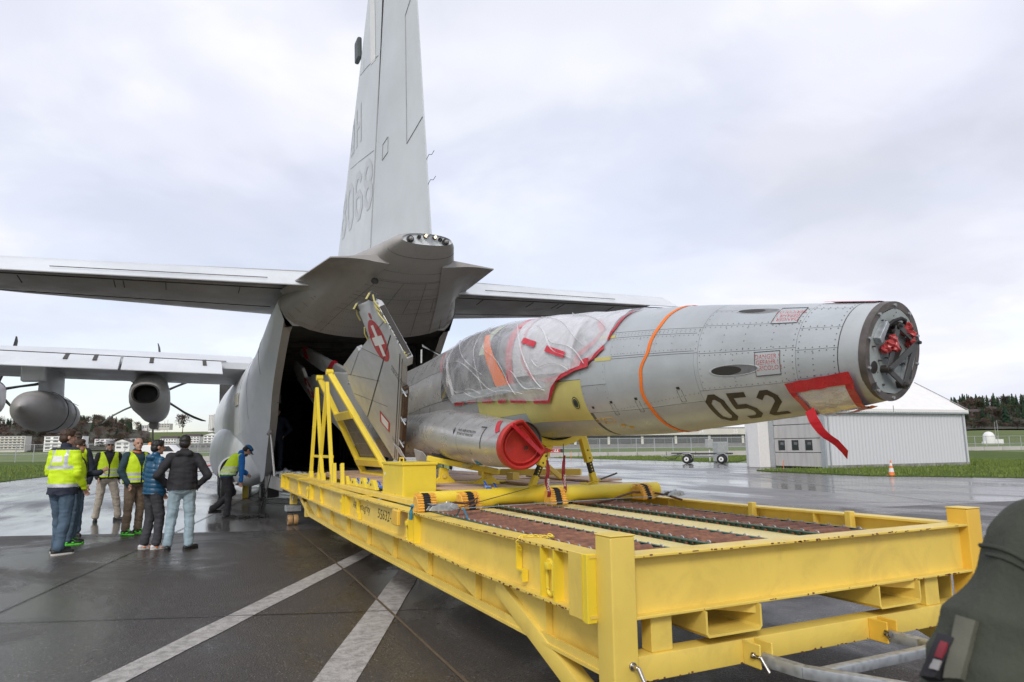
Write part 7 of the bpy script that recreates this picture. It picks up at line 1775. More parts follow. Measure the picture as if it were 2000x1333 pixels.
    for sd in 'LR':
        k_ = g['kn'+sd]; a_ = g['an'+sd] + Vector((0, 0, .015*s))
        cap_mesh(t, g['hip'+sd], k_, .105*s, .076*s); cap_mesh(t, k_, k_ + (a_ - k_) * .9, .074*s, .066*s); cap_mesh(t, k_ + (a_ - k_) * .75, a_ + Vector((0, 0, .01)), .068*s, .072*s)
    add('trousers', t, [legs], wrinkle=.012, wscale=12, seed=y, voxel=voxel)
    # shoes
    for sd in 'LR':
        a = g['footL' if sd == 'L' else 'footR']; fv = Vector((math.sin(a), math.cos(a), 0)); an = g['an'+sd]; fz = an.z - .085*s
        heel = Vector((an.x, an.y, fz)) - fv * .055*s; toe = Vector((an.x, an.y, fz)) + fv * .17*s
        sm = MB(); cap_mesh(sm, heel + Vector((0, 0, .045*s)), toe + Vector((0, 0, .038*s)), .040*s, .036*s); cap_mesh(sm, heel + fv*.03*s + Vector((0, 0, .05*s)), an, .042*s, .040*s)
        so = add('shoe', sm, [shoe], voxel=.009, smooth_it=2)
        q = MB(); sv = Vector((-fv.y, fv.x, 0)); out_ = []
        for k in range(16):
            t_ = 2*math.pi*k/16; c_ = heel.lerp(toe, .5); L_ = (toe - heel).length/2 + .038*s; out_.append(c_ + fv*L_*math.cos(t_) + sv*.046*s*(1 - .12*math.cos(t_))*math.copysign(abs(math.sin(t_))**.7, math.sin(t_)) + Vector((0, 0, .002)))
        q.prism(out_, (0, 0, .024*s)); q.build('sole', sole, so)
        if lace:
            lm = MB()
            for k in range(5): c_ = heel.lerp(toe, .45 + k*.08) + Vector((0, 0, (.105 - k*.011)*s)); cap_mesh(lm, c_ - sv*.03*s, c_ + sv*.03*s + fv*.01, .005*s, .005*s, 5)
            for k in range(4): c_ = heel.lerp(toe, .2 + k*.2) + sv * (.045*s) * (1 if k % 2 else -1) + Vector((0, 0, .04*s)); ell_mesh(lm, c_, (.022*s, .022*s, .012*s), None, 8)
            lm.build('lace', lace, so, smooth=True)
    # jacket
    c = MB(); ch, pe, nk = g['chest'], g['pel'], g['neck']
    hem = pe + Vector((0, 0, (jacket_len - .96 + .10)))*s if False else Vector((pe.x, pe.y, (jacket_len + .06)*s))
    cap_mesh(c, hem - Vector((0, 0, .06*s)), ch, .200*s*B_, .175*s*B_, 18, fl=.80, fdir=(0, 1, 0))
    cap_mesh(c, ch + Vector((0, 0, .02*s)), nk - Vector((0, 0, .03*s)), .155*s*B_, .085*s, 14, fl=.75, fdir=(0, 1, 0)); cap_mesh(c, g['shL'], g['shR'], .073*s, .073*s); cap_mesh(c, nk - Vector((0, 0, .05*s)), nk + Vector((0, .005, .035*s)), .078*s, .072*s)
    for sd in 'LR':
        cap_mesh(c, g['sh'+sd], g['el'+sd], .072*s*arm_k, .060*s*arm_k); cap_mesh(c, g['el'+sd], g['wr'+sd], .058*s*arm_k, .046*s)
    if hood:
        cap_mesh(c, nk + Vector((-.07, -.07, .0))*s, nk + Vector((.07, -.07, .0))*s, .055*s, .055*s); cap_mesh(c, nk + Vector((-.09, -.02, .0))*s, nk + Vector((-.06, .06, -.02))*s, .035*s, .03*s); cap_mesh(c, nk + Vector((.09, -.02, .0))*s, nk + Vector((.06, .06, -.02))*s, .035*s, .03*s)
    hx = hem.x; cutf = lambda p: p.z < hem.z + .004*math.sin(p.x*40) and abs(p.x - hx) < .235*s and abs(p.y - hem.y) < .26*s and min((p - g['wrL']).length, (p - g['wrR']).length) > .075*s
    add('jacket', c, topmats or [top], wrinkle=.013 if not puff else .003, wscale=10, seed=x + 2, matfn=(lambda p: topmatfn(p / s)) if topmatfn else None, puff=puff, voxel=voxel, cut=cutf)
    if collar:
        cm = MB(); cm.lathe([(.075*s, .0), (.082*s, .02*s), (.078*s, .045*s)], nk + Vector((0, 0, .0)), (0, .15, 1), 20); cm.build('collar', collar, root, smooth=True)
    if vest:
        v = MB(); B2 = B_ * 1.07
        cap_mesh(v, hem - Vector((0, 0, .02*s)), ch, .202*s*B2, .180*s*B2, 18, fl=.84, fdir=(0, 1, 0)); cap_mesh(v, ch + Vector((0, 0, .02*s)), nk - Vector((0, 0, .03*s)), .163*s*B2, .10*s, 14, fl=.82, fdir=(0, 1, 0)); cap_mesh(v, g['shL']*.86 + g['shR']*.14, g['shR']*.86 + g['shL']*.14, .084*s, .084*s)
        zb = hem.z + .035*s
        def vcut(p):
            if p.z < zb: return True
            q = p - ch
            if p.y - ch.y > .02*s and abs(p.x - nk.x) < .012*s + max(0, (p.z - (ch.z - .10*s))) * .36: return True
            if p.z > nk.z - .055*s and (Vector((p.x - nk.x, p.y - nk.y)).length < .085*s): return True
            return False
        def vm(p):
            z = (p.z - hem.z) / s
            if .065 < z < .115 or .155 < z < .205: return 1
            return 0
        add('vest', v, [HIVIS, REFL], wrinkle=.006, wscale=9, seed=y + 1, cut=vcut, matfn=vm, voxel=.0105)
    return root
M['eye_dark'] = simple('eye_dark', (.03, .02, .015), .2)
def hivis_jacket(p):
    if p.z > 1.475: return 1
    if abs(p.x) < .23 and abs(p.y) < .25:
        if p.z < .945: return 1
        if .945 <= p.z < .995 or 1.205 < p.z < 1.25: return 2
        if abs(abs(p.x) - .125) < .022 and p.z > 1.25: return 2
        if abs(p.x) < .085 and p.y < 0 and 1.30 < p.z < 1.39: return 3
    return 0
V_ = R(-8)
person('man in long hi-vis jacket with white back print, seen from behind', -1.60, 12.80, R(38), 1.90, dict(anL=(-.11, .10, .085), knL=(-.11, .09, .5), anR=(.12, -.10, .085), knR=(.11, -.02, .50), elR=(.26, -.02, 1.15), wrR=(.23, .14, .93), elL=(-.25, .0, 1.15), wrL=(-.20, .16, .97), footL=R(15), footR=R(25)),
       top=HIVIS, topmats=[HIVIS, NAVY, REFL, M['white']], topmatfn=hivis_jacket, legs=JEANB, hair=HAIRB, jacket_len=.78, sole=SOLEW, head_yaw=R(30), bulk=1.08)
person('man in hi-vis vest and sunglasses gesturing with an open hand', -1.58, 14.0, R(95), 1.76, dict(elL=(-.2, .12, 1.16), wrL=(-.08, .36, 1.20), handL=(.1, .8, .5), elR=(.24, -.02, 1.16), wrR=(.22, .15, .98), footL=R(5), footR=R(-10)),
       top=NAVY, legs=JEANB, hair=HAIRB, vest=True, glasses=True, shoe=SHOEB, sole=NEON, lace=NEON, jacket_len=.86, skin=SKIN2)
person('tall man in olive cap and dark jacket at the back of the group', -1.74, 15.1, R(165), 1.90, dict(elL=(-.27, 0, 1.16), wrL=(-.24, .04, .92)), top=NAVY, legs=JEANB, hair=HAIRB, vest=True, cap_=cloth('olive_cap', (.09, .085, .065)), jacket_len=.86, collar=NAVY)
person('grey haired man in sunglasses, hi-vis vest and beige cargo trousers', -1.42, 18.05, R(168), 1.80, dict(anL=(-.26, -.02, .085), knL=(-.20, .02, .50), anR=(.17, -.0, .085), knR=(.13, .03, .50), elR=(.27, -.03, 1.17), wrR=(.20, .12, .95), elL=(-.25, -.06, 1.17), wrL=(-.24, -.04, .94), footL=R(-60), footR=R(10)),
       top=BLACKC, legs=KHAKI, hair=HAIRG, vest=True, glasses=True, jacket_len=.87, bulk=1.05, hood=False)
person('bald man in hi-vis vest over teal fleece, brown trousers', -.72, 15.05, R(146), 1.80, dict(elR=(.29, .0, 1.17), wrR=(.20, .10, .93), elL=(-.25, -.02, 1.16), wrL=(-.18, .12, .95), footL=R(-30), footR=R(-15)),
       top=TEAL, legs=TANC, hair=simple('stubble', (.30, .18, .13), .6), vest=True, bald=True, shoe=SHOEB, sole=NEON, lace=NEON, jacket_len=.86, bulk=1.08, head_yaw=R(16), collar=M['orange2'])
person('man in quilted blue jacket, dark trousers and white trainers', -.33, 12.62, R(62), 1.72, dict(elR=(.24, -.06, 1.16), wrR=(.17, .07, .93), elL=(-.24, -.03, 1.16), wrL=(-.17, .10, .95), anR=(.10, .05, .085), knR=(.10, .08, .50), anL=(-.09, -.06, .085), footL=R(0), footR=R(5)),
       top=PUFF, legs=GREYP, hair=HAIRD, skin=SKIN2, shoe=SHOEW, sole=SOLEW, jacket_len=.84, puff=.010, hood=True, head_yaw=R(12), lace=M['orange2'])
person('man in black hooded jacket and pale jeans with hands on hips', .08, 12.30, R(0), 1.79, dict(elR=(.36, -.10, 1.14), wrR=(.22, .03, .97), elL=(-.36, -.10, 1.16), wrL=(-.20, .06, .98), anL=(-.16, .02, .085), knL=(-.13, .03, .50), anR=(.13, -.04, .085), knR=(.13, .02, .50), hipR=(.10, 0, .92), footL=R(5), footR=R(45)),
       top=BLACKC, legs=JEANL, hair=HAIRD, jacket_len=.87, hood=True, bulk=1.12, head_yaw=R(8))
person('bearded man in blue sweater, blue cap and hi-vis vest bending by the aircraft', 1.08, 17.30, R(78), 1.80, dict(pel=(0, -.06, .95), chest=(0, .12, 1.27), neck=(0, .24, 1.42), head=(0, .37, 1.51), shL=(-.18, .20, 1.36), shR=(.18, .20, 1.36), elL=(-.22, .26, 1.10), elR=(.23, .20, 1.08), wrL=(-.12, .40, .98), wrR=(.20, .20, .83), hipL=(-.09, -.06, .92), hipR=(.09, -.06, .92), knR=(.10, -.02, .50), anR=(.10, -.05, .085), knL=(-.10, .12, .56), anL=(-.10, -.30, .20)),
       top=BLUEH, legs=BLACKC, hair=HAIRD, vest=True, cap_=simple('blue_cap', (.012, .12, .30), .6), head_tilt=R(48), beard=True, jacket_len=.88, skin=SKIN)
person('man in dark clothes standing with hands on hips in the shadow of the hold', 2.45, 20.4, R(185), 1.80, dict(elR=(.36, -.02, 1.16), wrR=(.22, .08, 1.0), elL=(-.36, -.02, 1.16), wrL=(-.22, .08, 1.0)), top=NAVY, legs=NAVY, hair=HAIRB, zoff=.92)
person('crew member in a hi-vis vest half hidden behind the belly of the fighter', 7.36, 20.2, R(200), 1.75, top=NAVY, legs=NAVY, hair=HAIRB, vest=True)
# officer at the right edge, very close to the photographer
op = camf(.935, .98)
person('person in olive flight suit, only shoulder and sleeve in view at the right', op.x, op.y, AZ + R(-6), 1.74, dict(shL=(-.18, -.0, 1.42), elL=(-.395, .0, 1.12), wrL=(-.24, .20, 1.0)), top=OLIVE, legs=OLIVE, hair=HAIRB, skin=SKIN, jacket_len=.86, bulk=1.1, voxel=.008, arm_k=1.5)

OF = [o for o in bpy.data.objects if 'flight suit' in str(o.get('label', ''))][0]
ORt = Matrix.Rotation(-(AZ + R(-6)), 4, 'Z'); OFi = (Matrix.Translation((op.x, op.y, 0)) @ ORt).inverted()
def on_sleeve(name, p, d, rot, m, bev=.004):
    mb = MB().box((0, 0, 0), d, None); me = mb.mesh(name, bevel=bev, seg=2); o = link(name, me, m, OF)
    o.matrix_local = OFi @ Matrix.Translation(p) @ Euler(rot).to_matrix().to_4x4(); return o
from mathutils.bvhtree import BVHTree
bpy.context.view_layer.update()
JK = [c for c in OF.children if c.name.startswith('jacket')][0]
bv = BVHTree.FromPolygons([(Matrix.Translation((op.x, op.y, 0)) @ ORt) @ v.co for v in JK.data.vertices], [tuple(p.vertices) for p in JK.data.polygons])
def on_cloth(px, py):      # where the sewn seams and patches lie on the sleeve
    x, y = (px - 1000) / 1333.3, (666.5 - py) / 1333.3; d = (camx * x + camy * y + Fw).normalized()
    h = bv.ray_cast(Vector((0, 0, EYE)), d); return (h[0], h[1]) if h[0] is not None else (None, None)
def sleeve_seam(pts, r):
    P = [on_cloth(*p) for p in pts]; P = [OFi @ (p + n * .001) for p, n in P if p is not None]
    if len(P) > 2: o = link('sleeve_seam', MB().tube(P, r, 6).mesh('sleeve_seam', smooth=True), OLIVE, OF)
def line_px(a, b, n=9, sag=0): return [(a[0] + (b[0]-a[0])*k/n, a[1] + (b[1]-a[1])*k/n - sag * math.sin(math.pi*k/n)) for k in range(n+1)]
sleeve_seam(line_px((1884, 1066), (2030, 1112), 9, 16), .0035); sleeve_seam(line_px((1878, 1082), (2030, 1128), 9, 16), .0028)
def sleeve_patch(name, quad, m, th=.006, n=5):
    rows = []
    for i in range(n + 1):
        a = Vector((*quad[0], 0)).lerp(Vector((*quad[3], 0)), i/n); b = Vector((*quad[1], 0)).lerp(Vector((*quad[2], 0)), i/n)
        rows.append([on_cloth(*(a.lerp(b, j/n))[:2]) for j in range(n + 1)])
    if any(p[0] is None for r in rows for p in r): return
    mb = MB(); mb.grid([[OFi @ (p + nn * th) for p, nn in r] for r in rows]); e = [rows[0], [r[-1] for r in rows], rows[-1][::-1], [r[0] for r in rows][::-1]]; ed = sum([q[:-1] for q in e], [])
    mb.grid([[OFi @ (p + nn * th) for p, nn in ed], [OFi @ (p - nn * .002) for p, nn in ed]], closed_u=True); link(name, mb.mesh(name, smooth=True), m, OF)
WEB = cloth('olive_webbing', (.12, .12, .09))
sleeve_patch('sleeve_pocket', [(1888, 1130), (1925, 1140), (1915, 1215), (1880, 1205)], OLIVE, .009)
sleeve_patch('pen_loop', [(1880, 1205), (1912, 1215), (1885, 1330), (1852, 1330)], WEB, .010)
def patch_near(name, quad, m, th):
    for k in range(14):
        q = [(x + k * 6, y) for x, y in quad]; n0 = len(OF.children); sleeve_patch(name, q, m, th)
        if len(OF.children) > n0: return
patch_near('velcro_patch', [(1846, 1248), (1872, 1256), (1842, 1331), (1812, 1331)], BLACKC, .012)
patch_near('patch_stripe', [(1852, 1268), (1862, 1271), (1856, 1290), (1845, 1287)], simple('dull_red_patch', (.22, .02, .03), .7), .0145)
patch_near('patch_stripe', [(1844, 1292), (1855, 1295), (1848, 1316), (1837, 1313)], simple('dull_white_patch', (.38, .37, .36), .7), .0145)

# ------------------------------------------------------------------ print on the hi-vis jacket
def find(lbl): return [o for o in bpy.data.objects if lbl in str(o.get('label', ''))][0]
# ------------------------------------------------------------------ background equipment
HG = thing('tent_hangar', 'white corrugated tent hangar with a fabric roof and a sectional door', 'hangar', (35.1, 29.3, 0), rot=(0, 0, R(-5)))
L_, D_, EH, RH = 12.2, 7.2, 3.62, 5.75
M['corr'] = (lambda n: (n.set(color=(.62, .63, .66), rough=.5, normal=n.bump(n.math('MULTIPLY', n.wave(2.6, 0, 'X'), 1.0), .0, .01)), n.m)[1])(NT('corrugated_sheet'))
mb = MB(); k = int(L_ / .07)
def corr(x): ph = (x % .28) / .28; return -.028 if ph < .35 else (.0 if .5 < ph < .85 else -.014)
mb.grid([[Vector((x, corr(x), z)) for z in (0, EH)] for x in frange(0, L_, k)]); mb.build('side_wall', M['corr'], HG, recalc=False)
mb = MB(); mb.grid([[Vector((L_, y, z)) for z in (0, EH)] for y in (0, D_)]); mb.grid([[Vector((x, D_, z)) for z in (0, EH)] for x in (0, L_)]); mb.build('rear_wall', M['corr'], HG)
M['fabric'] = simple('roof_fabric', (.80, .79, .76), .6, 0, .04, 2, .01, 3)
mb = MB()
def roofz(y): return EH + .05 + (RH - EH) * (1 - abs(y - D_/2) / (D_/2))
mb.grid([[Vector((x, y, roofz(y) + (.04 * math.sin(x * 2.0) if .5 < x < L_ - .5 else 0) * (1 - abs(y - D_/2)/(D_/2)))) for y in frange(-.18, D_ + .18, 12)] for x in frange(-.12, L_ + .15, 30)]); mb.build('roof', M['fabric'], HG, smooth=20)
mb = MB(); mb.grid([[Vector((x, -.19, z)) for z in (EH - .16, EH + .02 - .0)] for x in frange(-.12, L_ + .15, 6)]); mb.grid([[Vector((L_ + .155, y, EH - .16 if z == 0 else roofz(y))) for z in (0, 1)] for y in frange(-.19, D_ + .19, 12)]); mb.grid([[Vector((-.125, y, EH - .10 if z == 0 else roofz(y))) for z in (0, 1)] for y in frange(-.19, D_ + .19, 12)]); mb.build('eave_flap', M['fabric'], HG)
MB().beam((L_ + .16, -.2, EH + .03), (L_ + .16, D_/2, RH + .08), .03, .05).build('gable_edge', M['seamlight'], HG)
mb = MB()
for i in range(60): mb.box((i * .205, -.196, EH - .165), (.11, .012, .03))
mb.build('eave_lacing', M['seam'], HG, kind='stuff')
MB().bb(5.55, 5.60, -.205, -.19, EH - .15, EH + .25).build('roof_seam', M['seamlight'], HG)
MB().bb(-.10, .02, -.05, .05, 0, EH).build('corner_post', M['galv'], HG, bevel=.01)
for x in (.25, 11.9): MB().cyl((x, -.07, .1), (x, -.07, EH - .15), .04, n=8).build('downpipe', M['galv'], HG)
MB().bb(0, L_, -.034, -.031, 0, .22).build('base_stain', simple('base_dirt', (.25, .25, .22), .8, 0, .4, 3), HG)
MB().bb(-.12, L_ + .1, -.24, -.17, EH - .26, EH - .17).build('gutter', M['galv'], HG, bevel=.01)
MB().bb(-.14, -.06, 2.2, 2.5, EH - .32, EH - .22).build('door_lamp', M['darksteel'], HG, bevel=.02)
MB().bb(-.05, -.01, .30, 4.40, EH - .16, EH - .02).build('door_header', M['galv'], HG, bevel=.005)
# gable end with door; local -x face
MB().bb(-.06, .02, .05, .35, 0, EH).build('door_jamb', M['galv'], HG, bevel=.01); MB().bb(-.06, .02, 4.35, 4.75, 0, EH).build('door_jamb', M['galv'], HG, bevel=.01)
M['door'] = (lambda n: (n.set(color=n.mix(n.ramp(n.noise(3, 6, .7, stretch=(1, 1, .12)), [(.45, 0.0), (.75, .5)]), (.56, .55, .53), (.30, .27, .24)), rough=.55), n.m)[1])(NT('door_sheet'))
for i, (z0, z1) in enumerate(((.12, .98), (1.0, 1.86), (1.88, 2.74), (2.76, EH))):
    dp = MB().bb(-.01, .02, .36, 4.34, z0, z1 - .02).build('door_panel', M['door'], HG, bevel=.006)
    if i == 1:
        for y in (1.05, 2.2, 3.4):
            MB().bb(-.02, -.01, y, y + .58, 1.12, 1.76).build('door_window', M['glassdark'], dp)
            MB().add([(-.022, y + .10, 1.45), (-.022, y + .40, 1.48), (-.022, y + .36, 1.64), (-.022, y + .08, 1.62)], [(0, 1, 2, 3)]).build('window_smear', M['dullgrey'], dp)
MB().bb(0, .05, 4.75, D_, 0, EH).build('gable_panel', M['white'], HG); MB().bb(-.9, -.02, 4.8, 5.9, 0, EH - .2).build('side_annex', M['whiteround'], HG, bevel=.02)
mb = MB(); mb.prism([(-.02, 0, EH), (-.02, D_, EH), (-.02, D_/2, RH)], (.04, 0, 0)); mb.build('gable_top', M['fabric'], HG)
# cone
CN = thing('traffic_cone', 'orange and white traffic cone standing by the grass edge near the hangar', 'traffic cone', (30.24, 21.7, 0))
cc = Vector((30.24, 21.7, 0))
MB().bb(cc.x - .20, cc.x + .20, cc.y - .20, cc.y + .20, .005, .04).build('base', M['orange2'], CN, bevel=.015)
for z0, z1, m_ in ((.04, .18, 'orange2'), (.18, .36, 'white'), (.36, .47, 'orange2'), (.47, .60, 'white'), (.60, .72, 'orange2')):
    f = lambda z: .145 - .122 * z / .72; MB().lathe([(f(z0) + (.002 if m_ == 'white' else 0), z0), (f(z1) + (.002 if m_ == 'white' else 0), z1)] + ([(.001, .72)] if z1 > .7 else []), (cc.x, cc.y, 0), (0, 0, 1), 20).build('cone_band', M[m_], CN, smooth=True)
# small red-white picket left of the hangar door
pk = MB().cyl((33.1, 30.8, 0), (33.12, 30.8, .55), .02, n=8).build('marker_picket', M['orange2'], None); tag(pk, 'thin orange marker picket at the corner of the grass by the hangar door', 'picket')
pk = MB().cyl((41.9, 71, 0), (42.0, 71, .9), .03, n=8).build('marker_picket', M['orange2'], None); tag(pk, 'thin orange marker picket in the grass strip behind the nose trestle', 'picket')
pk = MB().cyl((-3.75, 58, 0), (-3.60, 58.2, 1.0), .04, n=8).build('marker_picket', M['tan'], None); tag(pk, 'leaning wooden picket on the left grass beside the gesturing hand', 'picket')
# four wheel dolly
DL = thing('ground_trailer', 'low four wheel ground trailer with a drawbar parked beside the grass', 'trailer', (38.6, 44.0, 0), rot=(0, 0, R(-48)))
def dw(x, y): 
    o = MB().lathe([(.10, -.12), (.24, -.13), (.34, -.10), (.36, 0), (.34, .10), (.24, .13), (.10, .12)], (x, y, .37), (0, 1, 0), 24).build('wheel', M['black'], DL, smooth=40)
    MB().cyl((x, y - .135, .37), (x, y - .10, .37), .19, n=16).build('wheel_rim', M['white'], o); MB().cyl((x, y - .15, .37), (x, y - .13, .37), .07, n=12).build('wheel_hub', M['darksteel'], o)
for x in (-1.35, 1.35):
    for y in (-.75, .75): dw(x, y)
MB().bb(-2.1, 2.15, -.75, -.65, .74, .86).build('side_member', M['darksteel'], DL); MB().bb(-2.1, 2.15, .65, .75, .74, .86).build('side_member', M['darksteel'], DL)
MB().bb(-.75, .75, -.92, -.84, .52, .68).build('side_guard', M['galv'], DL, bevel=.01); MB().bb(-.75, .75, -.925, -.92, .58, .62).build('guard_slot', M['darksteel'], DL)
for x in (-1.35, 1.35):
    MB().tube([(x - .5, -.80, .45), (x - .42, -.80, .72), (x - .25, -.80, .82), (x + .25, -.80, .82), (x + .42, -.80, .72), (x + .5, -.80, .45)], .03, 6).build('mudguard', M['galv'], DL); MB().bb(x - .06, x + .06, -.7, .7, .32, .44).build('axle', M['darksteel'], DL)
mb = MB()
for i in range(6): mb.bb(-2.0 + i * .8, -1.92 + i * .8, -.7, .7, .76, .84)
mb.build('cross_member', M['darksteel'], DL)
MB().beam((-2.1, 0, .70), (-3.5, 0, .62), .10, .08).build('drawbar', M['galv'], DL); MB().bb(-2.6, -1.3, -.55, .55, .80, .90).build('turntable', M['darksteel'], DL, bevel=.01)
for i in range(3): MB().tube([(-2.0, -.1 * i, .68), (-2.4, -.1 * i, .40 - .05 * i), (-2.9, -.1 * i, .38), (-3.3, -.1 * i, .62)], .012, 5).build('brake_hose', M['black'], DL)
tag(MB().bb(41.6, 42.6, 45.6, 46.4, .06, 1.75).build('electric_cabinet', simple('cabinet_grey', (.38, .40, .39), .5), None, bevel=.04), 'pale grey electric cabinet standing behind the ground trailer', 'cabinet')
pb = thing('post_box', 'small grey box on a white post left of the ground trailer', 'post box', tuple(camf(17.6, 62, 0)))
a = camf(17.6, 62, 0); MB().cyl(a, a + Vector((0, 0, 1.2)), .05, n=8).build('post', M['white'], pb); MB().bb(a.x - .3, a.x + .3, a.y - .2, a.y + .2, 1.2, 2.0).build('box', simple('box_grey', (.42, .43, .42), .5), pb, bevel=.02)
# concrete barrier and fence along the apron edge
BR = thing('concrete_barrier', 'long pale concrete barrier along the apron edge', 'barrier', tuple(camf(-20, 95, 0)))
M['barrier'] = simple('barrier_concrete', (.50, .475, .455), .8, 0, .12, .5)
bpath = [(-95, 96), (-60, 95), (35, 95), (52, 105), (82, 121), (120, 130)]
def along(path, step):
    out = []; rem = 0
    for (a, b) in zip(path, path[1:]):
        A_, B_ = Vector(a), Vector(b); L__ = (B_ - A_).length; d = rem
        while d < L__: out.append((A_ + (B_ - A_) * d / L__, (B_ - A_).normalized())); d += step
        rem = d - L__
    return out
bme = MB().bb(-1.96, 1.96, -.22, .22, -.04, .62).mesh('block', bevel=.03); bme.materials.append(M['barrier'])
for p, d in along(bpath, 4.0):
    if -62 < p.x - 0 and True:
        o = bpy.data.objects.new('block', bme); COL.objects.link(o); o.parent = BR; q = camf(p.x + d.x * 2, p.y + d.y * 2, 0); o.location = q - Vector(BR.location); o.rotation_euler = (0, 0, math.atan2(d.y, d.x) - AZ); BR['org'] = (0.0, 0.0, 0.0)
FN = thing('perimeter_fence', 'grey steel perimeter fence with thin posts behind the barrier', 'fence', (0, 0, 0))
M['fence'] = simple('fence_grey', (.42, .44, .45), .5, .3, .1, 2)
pm_ = MB().cyl((0, 0, 0), (0, 0, 2.5), .05, n=8).mesh('post'); pm_.materials.append(M['fence'])
fpath = [(-95, 97), (-60, 96.4), (35, 96.4), (52, 106.5), (82, 122.5), (120, 131.5)]
pts_ = along(fpath, 2.55)
for p, d in pts_:
    o = bpy.data.objects.new('post', pm_); COL.objects.link(o); o.parent = FN; o.location = camf(p.x, p.y, 0)
for z, r in ((2.45, .04), (1.15, .05)):
    for a, b in zip(fpath, fpath[1:]): MB().cyl(camf(*a, z), camf(*b, z), r, n=6).build('rail', M['fence'], FN)
mb = MB()
for i in range(9):
    for a, b in zip(fpath, fpath[1:]): mb.cyl(camf(*a, .3 + i * .24), camf(*b, .3 + i * .24), .006, n=3, caps=False)
mb.build('fence_wire', M['fence'], FN, kind='stuff')
for xc in (-55, -47, -37, -28.5): MB().cyl(camf(xc, 95.6, .2), camf(xc + 1.6, 96.4, 2.4), .05, n=6).build('brace', M['fence'], FN)
# runway-side bits
def sign(px, py, yc, w_, h_, txt, lab, m1='redround', zb=.4):
    xc = (px - 1000) / 1349 * yc; p = camf(xc, yc, 0); t = thing('taxiway_sign', lab, 'sign', tuple(p), rot=(0, 0, -AZ))
    MB().bb(-w_/2, w_/2, -.1, .1, zb, zb + h_).build('sign_board', M[m1], t, bevel=.02); 
    for s_ in (-1, 1): MB().cyl((s_ * w_ * .35, 0, 0), (s_ * w_ * .35, 0, zb), .04, n=6).build('leg', M['fence'], t)
    if txt:
        V, Fc = text_verts(txt, h_ * .95, bold=.02, align='CENTER'); MB().add([(v[0], -.105, zb + h_ * .17 + v[1]) for v in V], Fc).build('sign_text', M['white'], t, recalc=False)
sign(1080, 889, 118, 2.2, .85, '4-22', 'red taxiway sign with white 4-22 beyond the fence'); sign(1094, 888, 118, .5, .7, '', 'small dark sign with an orange spot beside the red taxiway sign', 'blackpaint')
RD = thing('radar_dome', 'small white radar dome hut on the airfield at the right', 'radar dome', tuple(camf(262, 380, z_right(262, 380))), rot=(0, 0, -AZ))
MB().lathe([(2.9, 0), (2.9, 3.6), (2.7, 4.9), (2.0, 6.1), (1.0, 6.7), (0, 6.85)], (0, 0, 0), (0, 0, 1), 24).build('dome', M['white'], RD, smooth=True)
MB().bb(1.5, 6.8, -1.5, 1.5, 0, 2.6).build('hut', M['white'], RD); MB().bb(-3.6, -2.2, -1, 1, 0, 1.4).build('equipment_box', M['white'], RD)
for px, yc, h_ in ((1944, 380, 12), (1949, 381, 13)):
    xc = (px - 1000) / 1349 * yc; tag(MB().cyl(camf(xc, yc, 0), camf(xc, yc, h_), .10, n=6).build('mast', M['fence'], None), ['slim grey mast just right of the radar dome', 'taller slim grey mast at the right of the two masts by the radar dome'][yc - 380], 'mast')
for px, yc, h_, lab in ((238, 1240, 62, 'leftmost thin mast on the hilltop'), (244, 1240, 58, 'second thin mast on the hilltop near the bare tree'), (316, 1300, 56, 'thin mast above the hilltop houses right of the propeller'), (322, 1300, 58, 'thin pale mast beside the large bare tree')):
    xc = (px - 1000) / 1349 * yc; tag(MB().cyl(camf(xc, yc, 30), camf(xc, yc, h_), .35, n=5).build('mast', M['fence'], None), lab, 'mast')
# red windsock marker by the fence
wsx = camf((163 - 1000) / 1349 * 94, 94, 0); WK = thing('marker_post', 'red and white banded marker post with a red head by the barrier', 'marker post', tuple(wsx))
for i in range(4): MB().cyl(wsx + Vector((0, 0, i * .45)), wsx + Vector((0, 0, (i + 1) * .45)), .07, n=8).build('post_band', M['redround'] if i % 2 == 0 else M['white'], WK)
MB().lathe([(0, -.1), (.22, .05), (.25, .3), (.12, .5), (0, .52)], wsx + Vector((0, 0, 1.8)), (0, 0, 1), 12).build('head', M['redcover'], WK, smooth=True)
# white service vehicle behind the group
vx = camf(-31.2, 62, 0); VH = thing('service_van', 'white service vehicle with an amber beacon behind the blue jacket man', 'van', tuple(vx), rot=(0, 0, -AZ + R(8)))
mb = MB(); mb.prism([(-1.9, -.85, .45), (-1.9, -.85, 1.75), (-1.6, -.85, 2.0), (.6, -.85, 2.0), (1.2, -.85, 1.45), (2.1, -.85, 1.25), (2.25, -.85, .5)], (0, 1.7, 0)); mb.build('body', M['white'], VH, bevel=.08, seg=2, smooth=30)
MB().prism([(.1, -.86, 1.42), (.1, -.86, 1.88), (.55, -.86, 1.88), (1.0, -.86, 1.42)], (0, 1.72, 0)).build('side_window', M['glassdark'], VH)
for x in (-1.2, 1.3):
    o = MB().lathe([(.1, -.1), (.32, -.1), (.34, 0), (.32, .1), (.1, .1)], (x, -.80, .34), (0, 1, 0), 18).build('wheel', M['black'], VH, smooth=40); MB().cyl((x, -.91, .34), (x, -.88, .34), .17, n=12).build('rim', M['galv'], o)
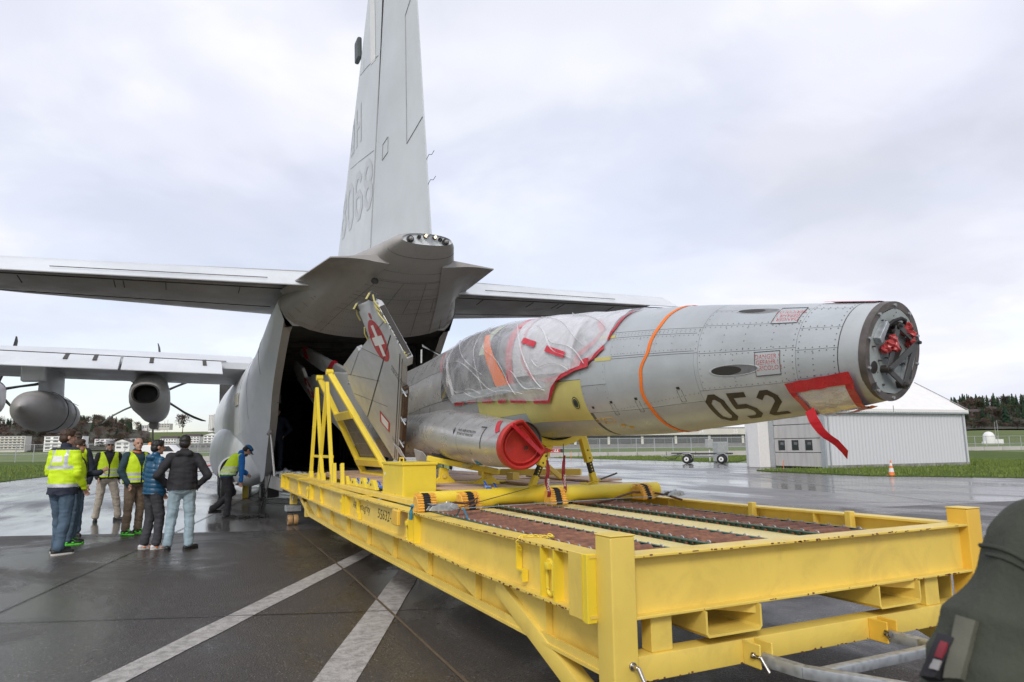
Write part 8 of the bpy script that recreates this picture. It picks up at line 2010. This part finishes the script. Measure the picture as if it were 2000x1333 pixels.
MB().lathe([(.14, 0), (.14, .14), (.09, .22), (0, .23)], (-1.35, 0, 2.0), (0, 0, 1), 14).build('beacon', M['beacon'], VH, smooth=True)
# red tow bar on the apron
tbx0, tbx1 = camf(-21.6, 38, .62), camf(-14.5, 38, .70)
RB_ = thing('red_tow_bar', 'long thin red aircraft tow bar standing low over the apron behind the group', 'tow bar', tuple((tbx0 + tbx1) / 2)); RB_['org'] = tuple((tbx0 + tbx1) / 2)
MB().cyl(tbx0, tbx1, .045, n=8).build('bar', M['redcover'], RB_)
for f in (.15, .8): q = tbx0.lerp(tbx1, f); o = MB().cyl(q, Vector((q.x, q.y, .18)), .03, n=6).build('strut', M['redcover'], RB_); MB().lathe([(.06, -.04), (.17, -.04), (.18, 0), (.17, .04), (.06, .04)], (q.x, q.y, .18), Rt, 14).build('wheel', M['black'], RB_, smooth=40)
# cables and box by the bending man
tag(MB().tube([(1.16, 17.1, .01), (1.3, 17.0, .03), (1.5, 17.05, .02), (1.45, 17.3, .05), (1.25, 17.3, .03), (1.3, 17.1, .015), (1.7, 17.0, .02), (1.95, 17.6, .6), (2.15, 18.2, 1.2), (2.2, 18.4, 2.2)], .012, 6).build('black_cable', M['black'], None, smooth=True), 'black cable coiled on the apron and running up to the ramp', 'cable')
cbx = MB(); 
for i in range(9): cbx.box((1.35 + i * .07, 17.02 - .01 * (i % 3), .03 + .012 * (i % 2)), (.09, .10 + .03 * (i % 2), .05), Euler((0, 0, i * .4)))
tag(cbx.build('cable_bundle', M['black'], None, bevel=.008), 'black bundle of connectors lying at the feet of the bending man', 'cable bundle')
tag(MB().tube([camf(-27.4, 52, .02), camf(-22.5, 50, .02), camf(-20, 46, .06), camf(-17.5, 44, .02)], .035, 6).build('ground_hose', simple('hose_brown', (.13, .11, .09), .6), None, smooth=True), 'thin grey brown hose lying across the wet apron', 'hose')
tag(MB().cyl((2.0, 24.0, .0), (2.0, 24.0, .55), .10, n=12).build('yellow_bottle', M['yellow_clean'], None, bevel=.02), 'yellow cylinder standing on the apron behind the bending man', 'cylinder')
# steel ground track under the ramp
# sleeve details on the near person
